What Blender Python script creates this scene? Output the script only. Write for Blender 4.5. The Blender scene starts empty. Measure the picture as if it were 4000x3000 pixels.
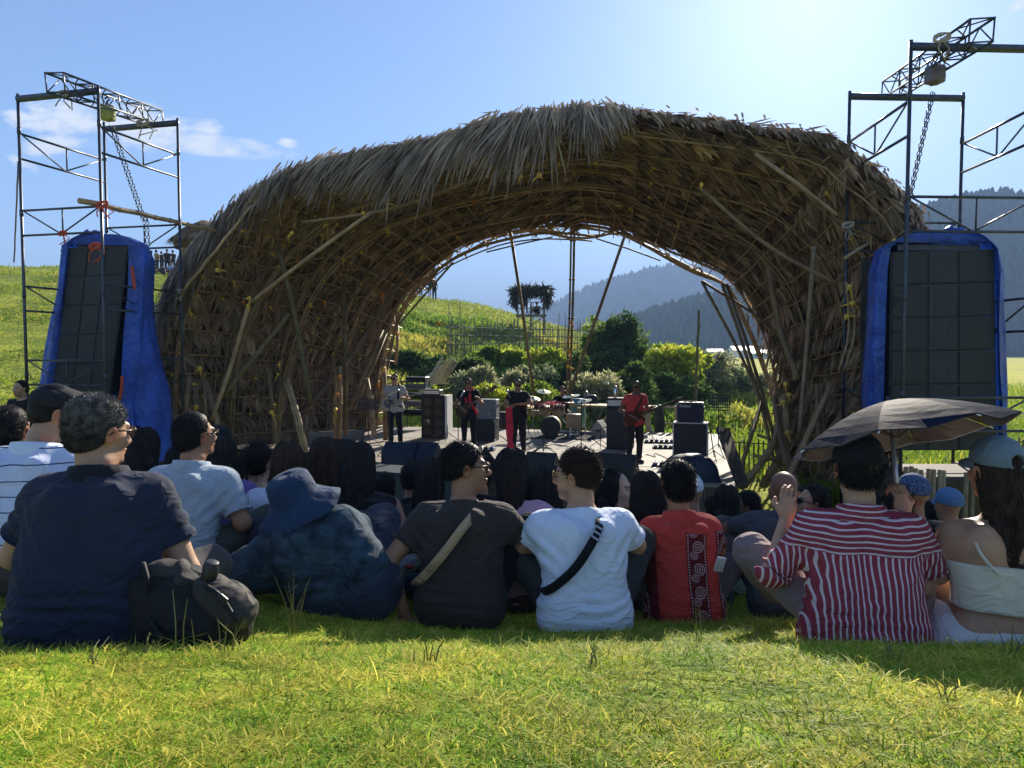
import bpy, math, random
import numpy as np
from mathutils import Vector, Matrix, Euler
R = math.radians
rng = np.random.default_rng(7)
random.seed(7)
sc = bpy.context.scene
col = sc.collection

# ---------------------------------------------------------------- camera
FPX = 2800.0                       # focal length in pixels of the 4000 px wide photograph
PITCH = math.atan(130.0 / FPX)     # the camera looks slightly down
cam_d = bpy.data.cameras.new("camera"); cam = bpy.data.objects.new("camera", cam_d); col.objects.link(cam)
cam_d.sensor_width = 36.0; cam_d.lens = FPX / 4000.0 * 36.0
cam_d.clip_start = 0.05; cam_d.clip_end = 9000.0
cam.location = (0, 0, 0); cam.rotation_euler = (R(90) - PITCH, 0, 0)
sc.camera = cam
# ---------------------------------------------------------------- world, sun, exposure
SUN_EL, SUN_AZ = R(26.5), R(22.0)
world = bpy.data.worlds.new("World"); sc.world = world; world.use_nodes = True
wn = world.node_tree; wn.nodes.clear()
wo = wn.nodes.new("ShaderNodeOutputWorld"); wb = wn.nodes.new("ShaderNodeBackground")
sky = wn.nodes.new("ShaderNodeTexSky"); sky.sky_type = 'NISHITA'; sky.sun_disc = False
sky.sun_elevation = SUN_EL; sky.sun_rotation = SUN_AZ
sky.altitude = 1200; sky.air_density = 1.0; sky.dust_density = 0.8; sky.ozone_density = 4.0
wb.inputs[1].default_value = 0.066
# thin fair-weather clouds: a band of white low in the left of the sky, by direction
tc = wn.nodes.new("ShaderNodeTexCoord")
sep = wn.nodes.new("ShaderNodeSeparateXYZ"); wn.links.new(tc.outputs['Generated'], sep.inputs[0])
def wmath(op, a, b=None, c=None):
    n = wn.nodes.new("ShaderNodeMath"); n.operation = op
    for i, v in enumerate((a, b, c)):
        if v is None: continue
        if isinstance(v, (int, float)): n.inputs[i].default_value = v
        else: wn.links.new(v, n.inputs[i])
    return n.outputs[0]
u_ = wmath('DIVIDE', sep.outputs[0], wmath('MAXIMUM', sep.outputs[1], 0.02))
v_ = wmath('DIVIDE', sep.outputs[2], wmath('MAXIMUM', sep.outputs[1], 0.02))
cmb = wn.nodes.new("ShaderNodeCombineXYZ"); wn.links.new(u_, cmb.inputs[0]); wn.links.new(v_, cmb.inputs[1])
nz = wn.nodes.new("ShaderNodeTexNoise"); nz.inputs['Scale'].default_value = 15.0; nz.inputs['Detail'].default_value = 9
nz.inputs['Roughness'].default_value = 0.62
mp = wn.nodes.new("ShaderNodeMapping"); mp.inputs['Scale'].default_value = (1.0, 2.3, 1); mp.inputs['Rotation'].default_value = (0, 0, R(12))
wn.links.new(cmb.outputs[0], mp.inputs[0]); wn.links.new(mp.outputs[0], nz.inputs[0])
def blob(cu, cv, ru, rv, tilt):   # soft elliptic mask round one cloud
    du = wmath('SUBTRACT', u_, cu); dv = wmath('SUBTRACT', v_, cv)
    dv2 = wmath('SUBTRACT', dv, wmath('MULTIPLY', du, tilt))
    a = wmath('POWER', wmath('ABSOLUTE', wmath('DIVIDE', du, ru)), 2.0); b = wmath('POWER', wmath('ABSOLUTE', wmath('DIVIDE', dv2, rv)), 2.0)
    return wmath('MAXIMUM', wmath('SUBTRACT', 1.0, wmath('ADD', a, b)), 0.0)
m = None
for args in [(-.54, .312, .19, .036, -.10), (-.42, .284, .13, .020, -.10), (-.62, .283, .075, .017, .05), (-.655, .335, .03, .012, -.35), (-.50, .292, .10, .016, -.15),
             (-.675, .258, .03, .012, -.4), (.25, .33, .012, .006, .1), (.69, .47, .02, .010, .5), (-.31, .285, .02, .008, -.1), (-.675, .322, .03, .010, -.2)]:
    b_ = blob(*args); m = b_ if m is None else wmath('MAXIMUM', m, b_)
den = wmath('MULTIPLY', wmath('SUBTRACT', wmath('ADD', wmath('MULTIPLY', m, 0.42), wmath('MULTIPLY', nz.outputs[0], 1.5)), 0.86), 3.2)
den = wmath('MULTIPLY', wmath('MINIMUM', wmath('MAXIMUM', den, 0.0), 1.0), wmath('GREATER_THAN', m, 0.001))
den = wmath('MULTIPLY', den, wmath('GREATER_THAN', sep.outputs[1], 0.1))
mix = wn.nodes.new("ShaderNodeMixRGB"); wn.links.new(den, mix.inputs[0])
skc = wn.nodes.new("ShaderNodeMixRGB"); skc.blend_type = 'MULTIPLY'; skc.inputs[0].default_value = 1.0
skc.inputs[2].default_value = (0.86, 0.93, 1.0, 1)
wn.links.new(sky.outputs[0], skc.inputs[1])
wn.links.new(skc.outputs[0], mix.inputs[1]); mix.inputs[2].default_value = (5.6, 5.8, 6.1, 1)
wn.links.new(mix.outputs[0], wb.inputs[0]); wn.links.new(wb.outputs[0], wo.inputs[0])

sd = bpy.data.lights.new("sun", 'SUN'); sd.energy = 5.0; sd.angle = R(0.55); sd.color = (1.0, 0.91, 0.76)
sun = bpy.data.objects.new("sun", sd); col.objects.link(sun)
SDIR = Vector((math.sin(SUN_AZ) * math.cos(SUN_EL), math.cos(SUN_AZ) * math.cos(SUN_EL), math.sin(SUN_EL)))
sun.rotation_euler = SDIR.to_track_quat('Z', 'Y').to_euler(); sun.location = SDIR * 50
sc.view_settings.view_transform = 'Standard'; sc.view_settings.look = 'None'
sc.view_settings.exposure = 1.55; sc.view_settings.gamma = 1.0
cy = sc.cycles
cy.max_bounces = 6; cy.diffuse_bounces = 3; cy.glossy_bounces = 2; cy.transmission_bounces = 3; cy.transparent_max_bounces = 8
cy.volume_bounces = 0; cy.use_denoising = True; cy.caustics_reflective = False; cy.caustics_refractive = False
try: cy.denoiser = 'OPENIMAGEDENOISE'
except Exception: pass
cy.use_adaptive_sampling = True; cy.adaptive_threshold = 0.02

# ---------------------------------------------------------------- helpers
CP, SP = math.cos(PITCH), math.sin(PITCH)
def P(px, py, d):
    """world point seen at pixel (px, py) of the photograph at distance d along +Y"""
    x = (px - 2000.0) / FPX; u = (1500.0 - py) / FPX
    y = CP + u * SP; z = -SP + u * CP
    k = d / y
    return Vector((x * k, d, z * k))
def px_of(v):
    y = v[1] * CP - v[2] * SP; z = v[1] * SP + v[2] * CP
    return 2000 + FPX * v[0] / y, 1500 - FPX * z / y
def lerp(a, b, t): return a + (b - a) * t
def tag(o, label=None, cat=None, group=None, kind=None):
    if label: o['label'] = label
    if cat: o['category'] = cat
    if group: o['group'] = group
    if kind: o['kind'] = kind
    return o
def empty(name, loc=(0, 0, 0), rz=0.0):
    o = bpy.data.objects.new(name, None); o.location = loc; o.rotation_euler = (0, 0, rz); o.empty_display_size = 0.1
    col.objects.link(o); return o
def mesh_obj(name, verts, faces, mat=None, parent=None, smooth=False, colors=None, uv=None):
    me = bpy.data.meshes.new(name)
    verts = np.asarray(verts, dtype=np.float32).reshape(-1, 3)
    if isinstance(faces, np.ndarray) and faces.ndim == 2:
        nf, k = faces.shape
        me.vertices.add(len(verts)); me.vertices.foreach_set('co', verts.ravel())
        me.loops.add(nf * k); me.loops.foreach_set('vertex_index', faces.astype(np.int32).ravel())
        me.polygons.add(nf); me.polygons.foreach_set('loop_start', np.arange(0, nf * k, k, dtype=np.int32))
        me.update(calc_edges=True)
    else:
        me.from_pydata(verts.tolist(), [], faces)
    if colors is not None:
        ca = me.color_attributes.new('tint', 'FLOAT_COLOR', 'POINT')
        c = np.ones((len(verts), 4), dtype=np.float32); c[:, :3] = colors
        ca.data.foreach_set('color', c.ravel())
    if smooth: me.polygons.foreach_set('use_smooth', np.ones(len(me.polygons), dtype=bool))
    if mat is not None:
        for m_ in (mat if isinstance(mat, (list, tuple)) else [mat]): me.materials.append(m_)
    o = bpy.data.objects.new(name, me); col.objects.link(o)
    if parent is not None:
        o.parent = parent
        o.matrix_parent_inverse = PINV(parent)
    return o
def PINV(parent):
    # parts are modelled in world coordinates; undo the parent's placement
    m_ = Matrix.Translation(parent.location) @ parent.rotation_euler.to_matrix().to_4x4()
    return m_.inverted()

class MB:
    """collects tubes, boxes, strips into one mesh"""
    def __init__(s): s.v = []; s.f = []; s.n = 0; s.mi = []; s.c = []; s.cur = 0; s.tint = (1, 1, 1)
    def add(s, vs, fs):
        b = s.n
        vs = [tuple(v) for v in vs]
        s.v += vs; s.n += len(vs); s.c += [s.tint] * len(vs)
        for f in fs: s.f.append(tuple(b + i for i in f)); s.mi.append(s.cur)
        return b
    def tube(s, pts, r, n=6, caps=True):
        pts = [Vector(p) for p in pts]; m_ = len(pts)
        rs = r if isinstance(r, (list, tuple)) else [r] * m_
        up = None; vs = []
        for i, p in enumerate(pts):
            t = (pts[min(i + 1, m_ - 1)] - pts[max(i - 1, 0)])
            if t.length < 1e-9: t = Vector((0, 0, 1))
            t.normalize()
            if up is None:
                up = Vector((0, 0, 1)) if abs(t.z) < .9 else Vector((1, 0, 0))
            a = t.cross(up)
            if a.length < 1e-6: a = t.orthogonal()
            a.normalize(); b = a.cross(t).normalized(); up = b
            for k in range(n):
                an = 2 * math.pi * k / n
                vs.append(p + (a * math.cos(an) + b * math.sin(an)) * rs[i])
        fs = []
        for i in range(m_ - 1):
            for k in range(n):
                fs.append((i * n + k, i * n + (k + 1) % n, (i + 1) * n + (k + 1) % n, (i + 1) * n + k))
        if caps:
            fs.append(tuple(range(n))[::-1]); fs.append(tuple((m_ - 1) * n + k for k in range(n)))
        s.add(vs, fs); return s
    def box(s, c, size, rot=None, bevel=0.0):
        c = Vector(c); hx, hy, hz = [q / 2 for q in size]
        M = rot.to_matrix() if isinstance(rot, Euler) else (rot if rot is not None else Matrix.Identity(3))
        if bevel <= 0:
            vs = [c + M @ Vector((x * hx, y * hy, z * hz)) for x in (-1, 1) for y in (-1, 1) for z in (-1, 1)]
            fs = [(0, 1, 3, 2), (4, 6, 7, 5), (0, 4, 5, 1), (2, 3, 7, 6), (0, 2, 6, 4), (1, 5, 7, 3)]
            s.add(vs, fs); return s
        b = bevel; vs = []; idx = {}
        for x in (-1, 1):
            for y in (-1, 1):
                for z in (-1, 1):
                    for ax in range(3):
                        q = [x * (hx - b), y * (hy - b), z * (hz - b)]; q[ax] = (x * hx, y * hy, z * hz)[ax]
                        idx[(x, y, z, ax)] = len(vs); vs.append(c + M @ Vector(q))
        fs = []
        for ax in range(3):
            o1, o2 = [(1, 2), (2, 0), (0, 1)][ax]
            for sg in (-1, 1):
                ring = []
                for p_, q_ in ((-1, -1), (1, -1), (1, 1), (-1, 1)):
                    k = [0, 0, 0]; k[ax] = sg; k[o1] = p_; k[o2] = q_; ring.append(idx[(k[0], k[1], k[2], ax)])
                fs.append(tuple(ring if sg > 0 else ring[::-1]))
        for ax in range(3):
            o1, o2 = [(1, 2), (2, 0), (0, 1)][ax]
            for p_ in (-1, 1):
                for q_ in (-1, 1):
                    k = [0, 0, 0]; k[o1] = p_; k[o2] = q_
                    k0 = list(k); k0[ax] = -1; k1 = list(k); k1[ax] = 1
                    f = (idx[(*k0, o1)], idx[(*k1, o1)], idx[(*k1, o2)], idx[(*k0, o2)])
                    fs.append(f if p_ * q_ < 0 else f[::-1])
        for x in (-1, 1):
            for y in (-1, 1):
                for z in (-1, 1):
                    f = (idx[(x, y, z, 0)], idx[(x, y, z, 1)], idx[(x, y, z, 2)])
                    fs.append(f if x * y * z > 0 else f[::-1])
        s.add(vs, fs); return s
    def quad(s, a, b, c, d): s.add([a, b, c, d], [(0, 1, 2, 3)]); return s
    def poly(s, pts): s.add(pts, [tuple(range(len(pts)))]); return s
    def prism(s, pts, dv):
        n = len(pts); dv = Vector(dv); a = [Vector(p) for p in pts]; b = [p + dv for p in a]
        fs = [tuple(range(n))[::-1], tuple(range(n, 2 * n))] + [(i, (i + 1) % n, n + (i + 1) % n, n + i) for i in range(n)]
        s.add(a + b, fs); return s
    def lathe(s, c, prof, axis=None, n=16, caps=True):
        """prof: list of (radius, height) along axis"""
        c = Vector(c); ax = Vector(axis).normalized() if axis is not None else Vector((0, 0, 1))
        a = ax.orthogonal().normalized(); b = ax.cross(a)
        vs = []; fs = []
        for (r, h) in prof:
            for k in range(n):
                an = 2 * math.pi * k / n; vs.append(c + ax * h + (a * math.cos(an) + b * math.sin(an)) * r)
        for i in range(len(prof) - 1):
            for k in range(n): fs.append((i * n + k, i * n + (k + 1) % n, (i + 1) * n + (k + 1) % n, (i + 1) * n + k))
        if caps: fs.append(tuple(range(n))[::-1]); fs.append(tuple((len(prof) - 1) * n + k for k in range(n)))
        s.add(vs, fs); return s
    def ball(s, c, r, n=10, m=7):
        rr = r if isinstance(r, (tuple, list)) else (r, r, r); c = Vector(c); vs = []; fs = []
        for i in range(m + 1):
            th = math.pi * i / m
            for k in range(n):
                ph = 2 * math.pi * k / n
                vs.append(c + Vector((rr[0] * math.sin(th) * math.cos(ph), rr[1] * math.sin(th) * math.sin(ph), rr[2] * math.cos(th))))
        for i in range(m):
            for k in range(n): fs.append((i * n + k, (i + 1) * n + k, (i + 1) * n + (k + 1) % n, i * n + (k + 1) % n))
        s.add(vs, fs); return s
    def build(s, name, mat, parent=None, smooth=False, tint=False):
        me = bpy.data.meshes.new(name); me.from_pydata(s.v, [], s.f)
        mats = mat if isinstance(mat, (list, tuple)) else [mat]
        for m_ in mats: me.materials.append(m_)
        if len(mats) > 1: me.polygons.foreach_set('material_index', s.mi)
        if smooth: me.polygons.foreach_set('use_smooth', [True] * len(s.f))
        if tint:
            ca = me.color_attributes.new('tint', 'FLOAT_COLOR', 'POINT')
            ca.data.foreach_set('color', np.hstack([np.array(s.c, dtype=np.float32), np.ones((len(s.c), 1), np.float32)]).ravel())
        me.update()
        o = bpy.data.objects.new(name, me); col.objects.link(o)
        if parent is not None:
            o.parent = parent; o.matrix_parent_inverse = PINV(parent)
        return o

# ---- smooth noise in numpy
def _hash(ix, iy, iz, seed):
    n = (ix * 374761393 + iy * 668265263 + iz * 2147483647 + seed * 1274126177) & 0xFFFFFFFF
    n = ((n ^ (n >> 13)) * 1274126177) & 0xFFFFFFFF
    n = (n ^ (n >> 16)) & 0xFFFFFFFF
    return n.astype(np.float64) / 4294967295.0
def vnoise(p, seed=0):
    p = np.asarray(p, dtype=np.float64)
    i = np.floor(p).astype(np.int64); f = p - i; f = f * f * (3 - 2 * f)
    out = 0
    for dx in (0, 1):
        for dy in (0, 1):
            for dz in (0, 1):
                w = (f[..., 0] if dx else 1 - f[..., 0]) * (f[..., 1] if dy else 1 - f[..., 1]) * (f[..., 2] if dz else 1 - f[..., 2])
                out = out + w * _hash(i[..., 0] + dx, i[..., 1] + dy, i[..., 2] + dz, seed)
    return out * 2 - 1
def fbm(p, o=4, seed=0, gain=.5):
    p = np.asarray(p, dtype=np.float64); a = 1.0; t = 0; s_ = 0
    for k in range(o):
        t = t + a * vnoise(p * (2.03 ** k), seed + k * 17); s_ += a; a *= gain
    return t / s_
def n2(x, y, sc_, seed=0, o=4):
    x = np.asarray(x, dtype=np.float64); y = np.asarray(y, dtype=np.float64)
    return fbm(np.stack([x * sc_, y * sc_, np.zeros_like(x) + .37], -1), o, seed)

# ---------------------------------------------------------------- materials
MATS = {}
def crease(nt, b, src, fine=.25, fsc=170, fd=.003, strength=.48):
    """cloth: long soft creases (ridged, warped noise) plus a fine weave"""
    nz_ = nt.nodes.new("ShaderNodeTexNoise"); nz_.inputs['Scale'].default_value = 3.0; nt.links.new(src, nz_.inputs[0])
    k = nt.nodes.new("ShaderNodeVectorMath"); k.operation = 'MULTIPLY_ADD'; nt.links.new(nz_.outputs['Color'], k.inputs[0]); k.inputs[1].default_value = (.35, .35, .5); nt.links.new(src, k.inputs[2])
    mp_ = nt.nodes.new("ShaderNodeMapping"); mp_.inputs['Scale'].default_value = (.8, .8, 2.1); mp_.inputs['Rotation'].default_value = (0, .45, 0); nt.links.new(k.outputs[0], mp_.inputs[0])
    n1 = nt.nodes.new("ShaderNodeTexNoise"); n1.inputs['Scale'].default_value = 6.5; n1.inputs['Detail'].default_value = 2.5; nt.links.new(mp_.outputs[0], n1.inputs[0])
    r_ = _mathn(nt, 'POWER', _mathn(nt, 'SUBTRACT', 1.0, _mathn(nt, 'MULTIPLY', _mathn(nt, 'ABSOLUTE', _mathn(nt, 'SUBTRACT', n1.outputs[0], .5), 0), 5.0)), 2.0)
    r_ = _mathn(nt, 'MINIMUM', r_, 1.0)
    nb = nt.nodes.new("ShaderNodeTexNoise"); nb.inputs['Scale'].default_value = fsc; nb.inputs['Detail'].default_value = 3; nt.links.new(src, nb.inputs[0])
    b1 = nt.nodes.new("ShaderNodeBump"); b1.inputs['Strength'].default_value = strength; b1.inputs['Distance'].default_value = .013; nt.links.new(r_, b1.inputs['Height'])
    b2 = nt.nodes.new("ShaderNodeBump"); b2.inputs['Strength'].default_value = fine; b2.inputs['Distance'].default_value = fd; nt.links.new(nb.outputs[0], b2.inputs['Height']); nt.links.new(b1.outputs[0], b2.inputs['Normal'])
    nt.links.new(b2.outputs[0], b.inputs['Normal'])
def _mathn(nt, op, a, b):
    n = nt.nodes.new("ShaderNodeMath"); n.operation = op
    for i, v in enumerate((a, b)):
        if isinstance(v, (int, float)): n.inputs[i].default_value = v
        else: nt.links.new(v, n.inputs[i])
    return n.outputs[0]
def mat(name, c, rough=0.7, var=0.15, vscale=6.0, bump=0.0, bscale=40.0, metal=0.0, c2=None, tint=False, transl=0.0,
        spec=0.3, sheen=0.0, stretch=None, coat=0.0, sss=0.0, bdist=0.01, space='Object'):
    if name in MATS: return MATS[name]
    m_ = bpy.data.materials.new(name); m_.use_nodes = True; nt = m_.node_tree; b = nt.nodes['Principled BSDF']
    MATS[name] = m_
    tcn = nt.nodes.new("ShaderNodeTexCoord"); src = tcn.outputs[space]
    if stretch:
        mpn = nt.nodes.new("ShaderNodeMapping"); mpn.inputs['Scale'].default_value = stretch; nt.links.new(src, mpn.inputs[0]); src = mpn.outputs[0]
    nzn = nt.nodes.new("ShaderNodeTexNoise"); nzn.inputs['Scale'].default_value = vscale; nzn.inputs['Detail'].default_value = 6
    nzn.inputs['Roughness'].default_value = .6; nt.links.new(src, nzn.inputs[0])
    cr = nt.nodes.new("ShaderNodeValToRGB"); nt.links.new(nzn.outputs[0], cr.inputs[0])
    cc = c2 if c2 is not None else tuple(q * (1 + var) for q in c)
    c1 = c if c2 is not None else tuple(q * (1 - var) for q in c)
    cr.color_ramp.elements[0].position = .35; cr.color_ramp.elements[1].position = .66
    cr.color_ramp.elements[0].color = (*c1, 1); cr.color_ramp.elements[1].color = (*cc, 1)
    outc = cr.outputs[0]
    if tint:
        at = nt.nodes.new("ShaderNodeVertexColor"); at.layer_name = 'tint'
        mx = nt.nodes.new("ShaderNodeMixRGB"); mx.blend_type = 'MULTIPLY'; mx.inputs[0].default_value = 1
        nt.links.new(outc, mx.inputs[1]); nt.links.new(at.outputs[0], mx.inputs[2]); outc = mx.outputs[0]
    nt.links.new(outc, b.inputs['Base Color'])
    b.inputs['Roughness'].default_value = rough; b.inputs['Metallic'].default_value = metal
    b.inputs['Specular IOR Level'].default_value = spec
    if sheen: b.inputs['Sheen Weight'].default_value = sheen
    if coat: b.inputs['Coat Weight'].default_value = coat
    if sss:
        b.inputs['Subsurface Weight'].default_value = sss; b.inputs['Subsurface Radius'].default_value = (.012, .004, .002)
        b.inputs['Subsurface Scale'].default_value = 1.0
    if name.startswith('cloth_'):
        crease(nt, b, tcn.outputs['Object'], bump, bscale, bdist)
    elif bump:
        nb = nt.nodes.new("ShaderNodeTexNoise"); nb.inputs['Scale'].default_value = bscale; nb.inputs['Detail'].default_value = 5
        nt.links.new(src, nb.inputs[0])
        bp = nt.nodes.new("ShaderNodeBump"); bp.inputs['Strength'].default_value = bump; bp.inputs['Distance'].default_value = bdist
        nt.links.new(nb.outputs[0], bp.inputs['Height']); nt.links.new(bp.outputs[0], b.inputs['Normal'])
    if transl:
        tr = nt.nodes.new("ShaderNodeBsdfTranslucent"); nt.links.new(outc, tr.inputs[0])
        ms = nt.nodes.new("ShaderNodeMixShader"); ms.inputs[0].default_value = transl
        nt.links.new(b.outputs[0], ms.inputs[1]); nt.links.new(tr.outputs[0], ms.inputs[2])
        nt.links.new(ms.outputs[0], nt.nodes['Material Output'].inputs[0])
    return m_
# ---------------------------------------------------------------- terrain
_gy = [-8, 0, 1.2, 2.0, 2.5, 2.7, 3.3, 3.6, 4.0, 6, 9, 12, 14, 30, 80]
_gz = [-.30, -.62, -.72, -.87, -1.05, -1.13, -1.29, -1.38, -1.48, -1.98, -2.62, -3.05, -3.2, -3.35, -3.5]
_cx = [-160, -80, -43, -30, -20, -7.5, -2.1, 2.1, 6.4, 9.6, 13.5, 17, 160]
_cz = [9.5, 8.6, 7.7, 7.3, 6.6, 4.9, 4.15, 2.9, 1.6, .2, -2.0, -3.7, -4.2]
def sstep(a, b, x):
    t = np.clip((x - a) / (b - a), 0, 1); return t * t * (3 - 2 * t)
def ground_z(x, y):
    x = np.asarray(x, dtype=np.float64); y = np.asarray(y, dtype=np.float64)
    base = np.interp(y, _gy, _gz)
    base = base + 0.24 * sstep(-0.2, -1.9, x) * sstep(2.3, 3.3, y) * sstep(11, 5, y)
    base = base + 0.015 * n2(x, y, .9, 3, 3) * sstep(0, 2, y)
    crest = np.interp(x, _cx, _cz)
    y0 = np.interp(x, [-30, -9, -5, 4, 20], [4, 10, 20, 27, 34])
    t = np.clip((y - y0) / (60 - y0), 0, 1.0)
    s_ = t ** 1.12
    s_ = np.where(y > 60, 1 - sstep(60, 130, y) * .9, s_)
    # rounded crest
    s_ = s_ - .05 * np.exp(-((y - 60) / 6.0) ** 2)
    hh = base + (crest - base) * s_ + (0.55 * n2(x, y, .07, 11) + .16 * n2(x, y, .45, 5)) * sstep(0, .25, t)
    low = -3.45 - .5 * sstep(16, 24, y) * sstep(3.5, 8, x)
    far = sstep(24, 34, y)
    return np.where(crest > base, hh, base * (1 - far) + low * far)
def gz(x, y): return float(ground_z(np.array([x]), np.array([y]))[0])

def grass_ground_mat():
    m_ = mat("grass_soil", (.16, .21, .022), .95, c2=(.38, .40, .045), vscale=.55, bump=.9, bscale=9, bdist=.12, space='Object', spec=.1)
    nt = m_.node_tree; b = nt.nodes['Principled BSDF']
    # finer second layer of dry and green patches
    nz2 = nt.nodes.new("ShaderNodeTexNoise"); nz2.inputs['Scale'].default_value = 4.0; nz2.inputs['Detail'].default_value = 8; nz2.inputs['Roughness'].default_value = .7
    tcn = nt.nodes.new("ShaderNodeTexCoord"); nt.links.new(tcn.outputs['Object'], nz2.inputs[0])
    cr = nt.nodes.new("ShaderNodeValToRGB"); nt.links.new(nz2.outputs[0], cr.inputs[0])
    cr.color_ramp.elements[0].position = .38; cr.color_ramp.elements[1].position = .62
    cr.color_ramp.elements[0].color = (.55, .62, .55, 1); cr.color_ramp.elements[1].color = (1.25, 1.2, 1.1, 1)
    mx = nt.nodes.new("ShaderNodeMixRGB"); mx.blend_type = 'MULTIPLY'; mx.inputs[0].default_value = 1
    old = b.inputs['Base Color'].links[0].from_socket
    nt.links.new(old, mx.inputs[1]); nt.links.new(cr.outputs[0], mx.inputs[2]); nt.links.new(mx.outputs[0], b.inputs['Base Color'])
    return m_
M_SOIL = grass_ground_mat()
def grid_sheet(name, xs, ys, zf, m_, smooth=True):
    X, Y = np.meshgrid(xs, ys); Z = zf(X, Y)
    v = np.stack([X, Y, Z], -1).reshape(-1, 3); nx, ny = len(xs), len(ys)
    i = np.arange(ny - 1)[:, None] * nx + np.arange(nx - 1)[None, :]
    f = np.stack([i, i + 1, i + nx + 1, i + nx], -1).reshape(-1, 4)
    return mesh_obj(name, v, f, m_, None, smooth)
def stretch_axis(a, b, n, p):      # denser near zero
    t = np.linspace(-1, 1, n); s_ = np.sign(t) * np.abs(t) ** p
    return np.where(s_ < 0, -s_ * a, s_ * b)
xs = stretch_axis(-170, 120, 260, 2.2); ys = np.concatenate([np.linspace(-8, 16, 130), np.linspace(16.4, 66, 170), np.linspace(68, 150, 30)])
g = grid_sheet("ground", xs, ys, ground_z, M_SOIL); tag(g, "short green grass slope and hillside around the stage", "ground", kind="structure")

# rice fields: one wide flat sheet to the foot of the mountains
M_RICE = mat("rice", (.27, .30, .025), .95, c2=(.50, .44, .05), vscale=.10, bump=.6, bscale=2.5, bdist=.2, stretch=(1, 3.0, 1), spec=.1)
def rice_z(x, y): return -3.30 + .05 * n2(x, y, .15, 9, 2)
xs2 = stretch_axis(-2600, 2600, 120, 3.0) ; ys2 = np.concatenate([np.linspace(15.5, 90, 60), np.geomspace(92, 3800, 50)])
XS2, YS2 = np.meshgrid(xs2, ys2)
g = grid_sheet("rice_field", xs2, ys2, rice_z, M_RICE); tag(g, "yellow green rice fields stretching to the foot of the mountains", "field", kind="structure")

# distant forested mountains: height as seen along each bearing
M_FOREST = mat("forest_slope", (.018, .035, .014), 1.0, c2=(.05, .075, .03), vscale=.02, bump=1.0, bscale=.12, bdist=9, spec=.0)
def mountain(name, px_list, py_list, d0, d1, seed, label, rough=12.0, trees=0, th=12):
    """px/py: skyline in the photograph at distance d1; the slope starts at d0 on the plain"""
    n = 240; m_ = 40
    pxs = np.linspace(px_list[0], px_list[-1], n); pys = np.interp(pxs, px_list, py_list)
    v = np.zeros((m_ + 8, n, 3))
    for i, (a, b) in enumerate(zip(pxs, pys)):
        top = P(a, b, d1)
        for j in range(m_ + 8):
            t = j / (m_ - 1)
            if t <= 1:
                d = lerp(d0, d1, t); k = d / d1; z = -3.6 + (top.z + 3.6) * (t ** 1.25)
                v[j, i] = (top.x * k, d, z)
            else:
                d = d1 + (t - 1) * d1 * .8; v[j, i] = (top.x * d / d1, d, top.z - (t - 1) * (top.z + 3.6) * 4.2)
    T = np.clip(np.arange(m_ + 8) / (m_ - 1), 0, 1)[:, None]
    env = np.sin(np.pi * np.clip(T, 0, 1)) * .9 + .1
    v[..., 2] += n2(v[..., 0], v[..., 1], 1 / (d1 * .12), seed, 5) * rough * 2.6 * env
    v[..., 2] += np.abs(n2(v[..., 0], v[..., 1], 1 / (d1 * .03), seed + 5, 4)) * rough * .8 * env
    i = np.arange(m_ + 7)[:, None] * n + np.arange(n - 1)[None, :]
    f = np.stack([i, i + 1, i + n + 1, i + n], -1).reshape(-1, 4)
    o = mesh_obj(name, v.reshape(-1, 3), f, M_FOREST, None, True); tag(o, label, "hill", kind="structure")
    # trees on it
    if trees:
        V = []; F = []; k = 0
        ii = rng.integers(2, m_ + 1, trees); jj = rng.integers(0, n - 1, trees)
        ii[: trees // 3] = rng.integers(m_ - 4, m_ + 1, trees // 3)
        fr = rng.random((trees, 2))
        for a, b, (u, w) in zip(ii, jj, fr):
            p = v[a, b] * (1 - u) + v[a, b + 1] * u
            p = p * (1 - w) + (v[a - 1, b] * w)
            h = th * (0.45 + .8 * rng.random()); r = h * (.22 + .16 * rng.random())
            for lv, (rr, zz) in enumerate([(r * .7, 0), (r, h * .3), (r * .75, h * .62), (r * .15, h)]):
                for q in range(5):
                    an = q * 1.2566 + lv * .6; jr = rr * (0.8 + .4 * rng.random())
                    V.append((p[0] + jr * math.cos(an), p[1] + jr * math.sin(an), p[2] + zz - h * .1))
            for lv in range(3):
                for q in range(5):
                    F.append((k + lv * 5 + q, k + lv * 5 + (q + 1) % 5, k + (lv + 1) * 5 + (q + 1) % 5, k + (lv + 1) * 5 + q))
            k += 20
        t_ = mesh_obj("forest", V, np.array(F), mat("forest_trees", (.02, .042, .014), 1.0, c2=(.055, .09, .03), vscale=.03, spec=0), None, False)
        tag(t_, "dark trees covering " + label, "forest", kind="stuff")
mountain("far_mountain", [1500, 1900, 2150, 2350, 2500, 2640, 2800, 3000, 3300, 3700, 4300, 4800], [1330, 1290, 1195, 1110, 1060, 1035, 1045, 1075, 1060, 1010, 960, 940],
         900, 1500, 3, "the blue hazy mountain seen through the arch opening", 22, trees=5200, th=10)
mountain("near_hill", [2330, 2480, 2600, 2750, 2900, 3100, 3400, 3560, 3700, 3850, 4000, 4400], [1345, 1285, 1235, 1190, 1165, 1120, 930, 850, 815, 790, 770, 740],
         380, 560, 8, "the nearer wooded hill right of the stage", 9, trees=3600, th=11)

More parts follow.
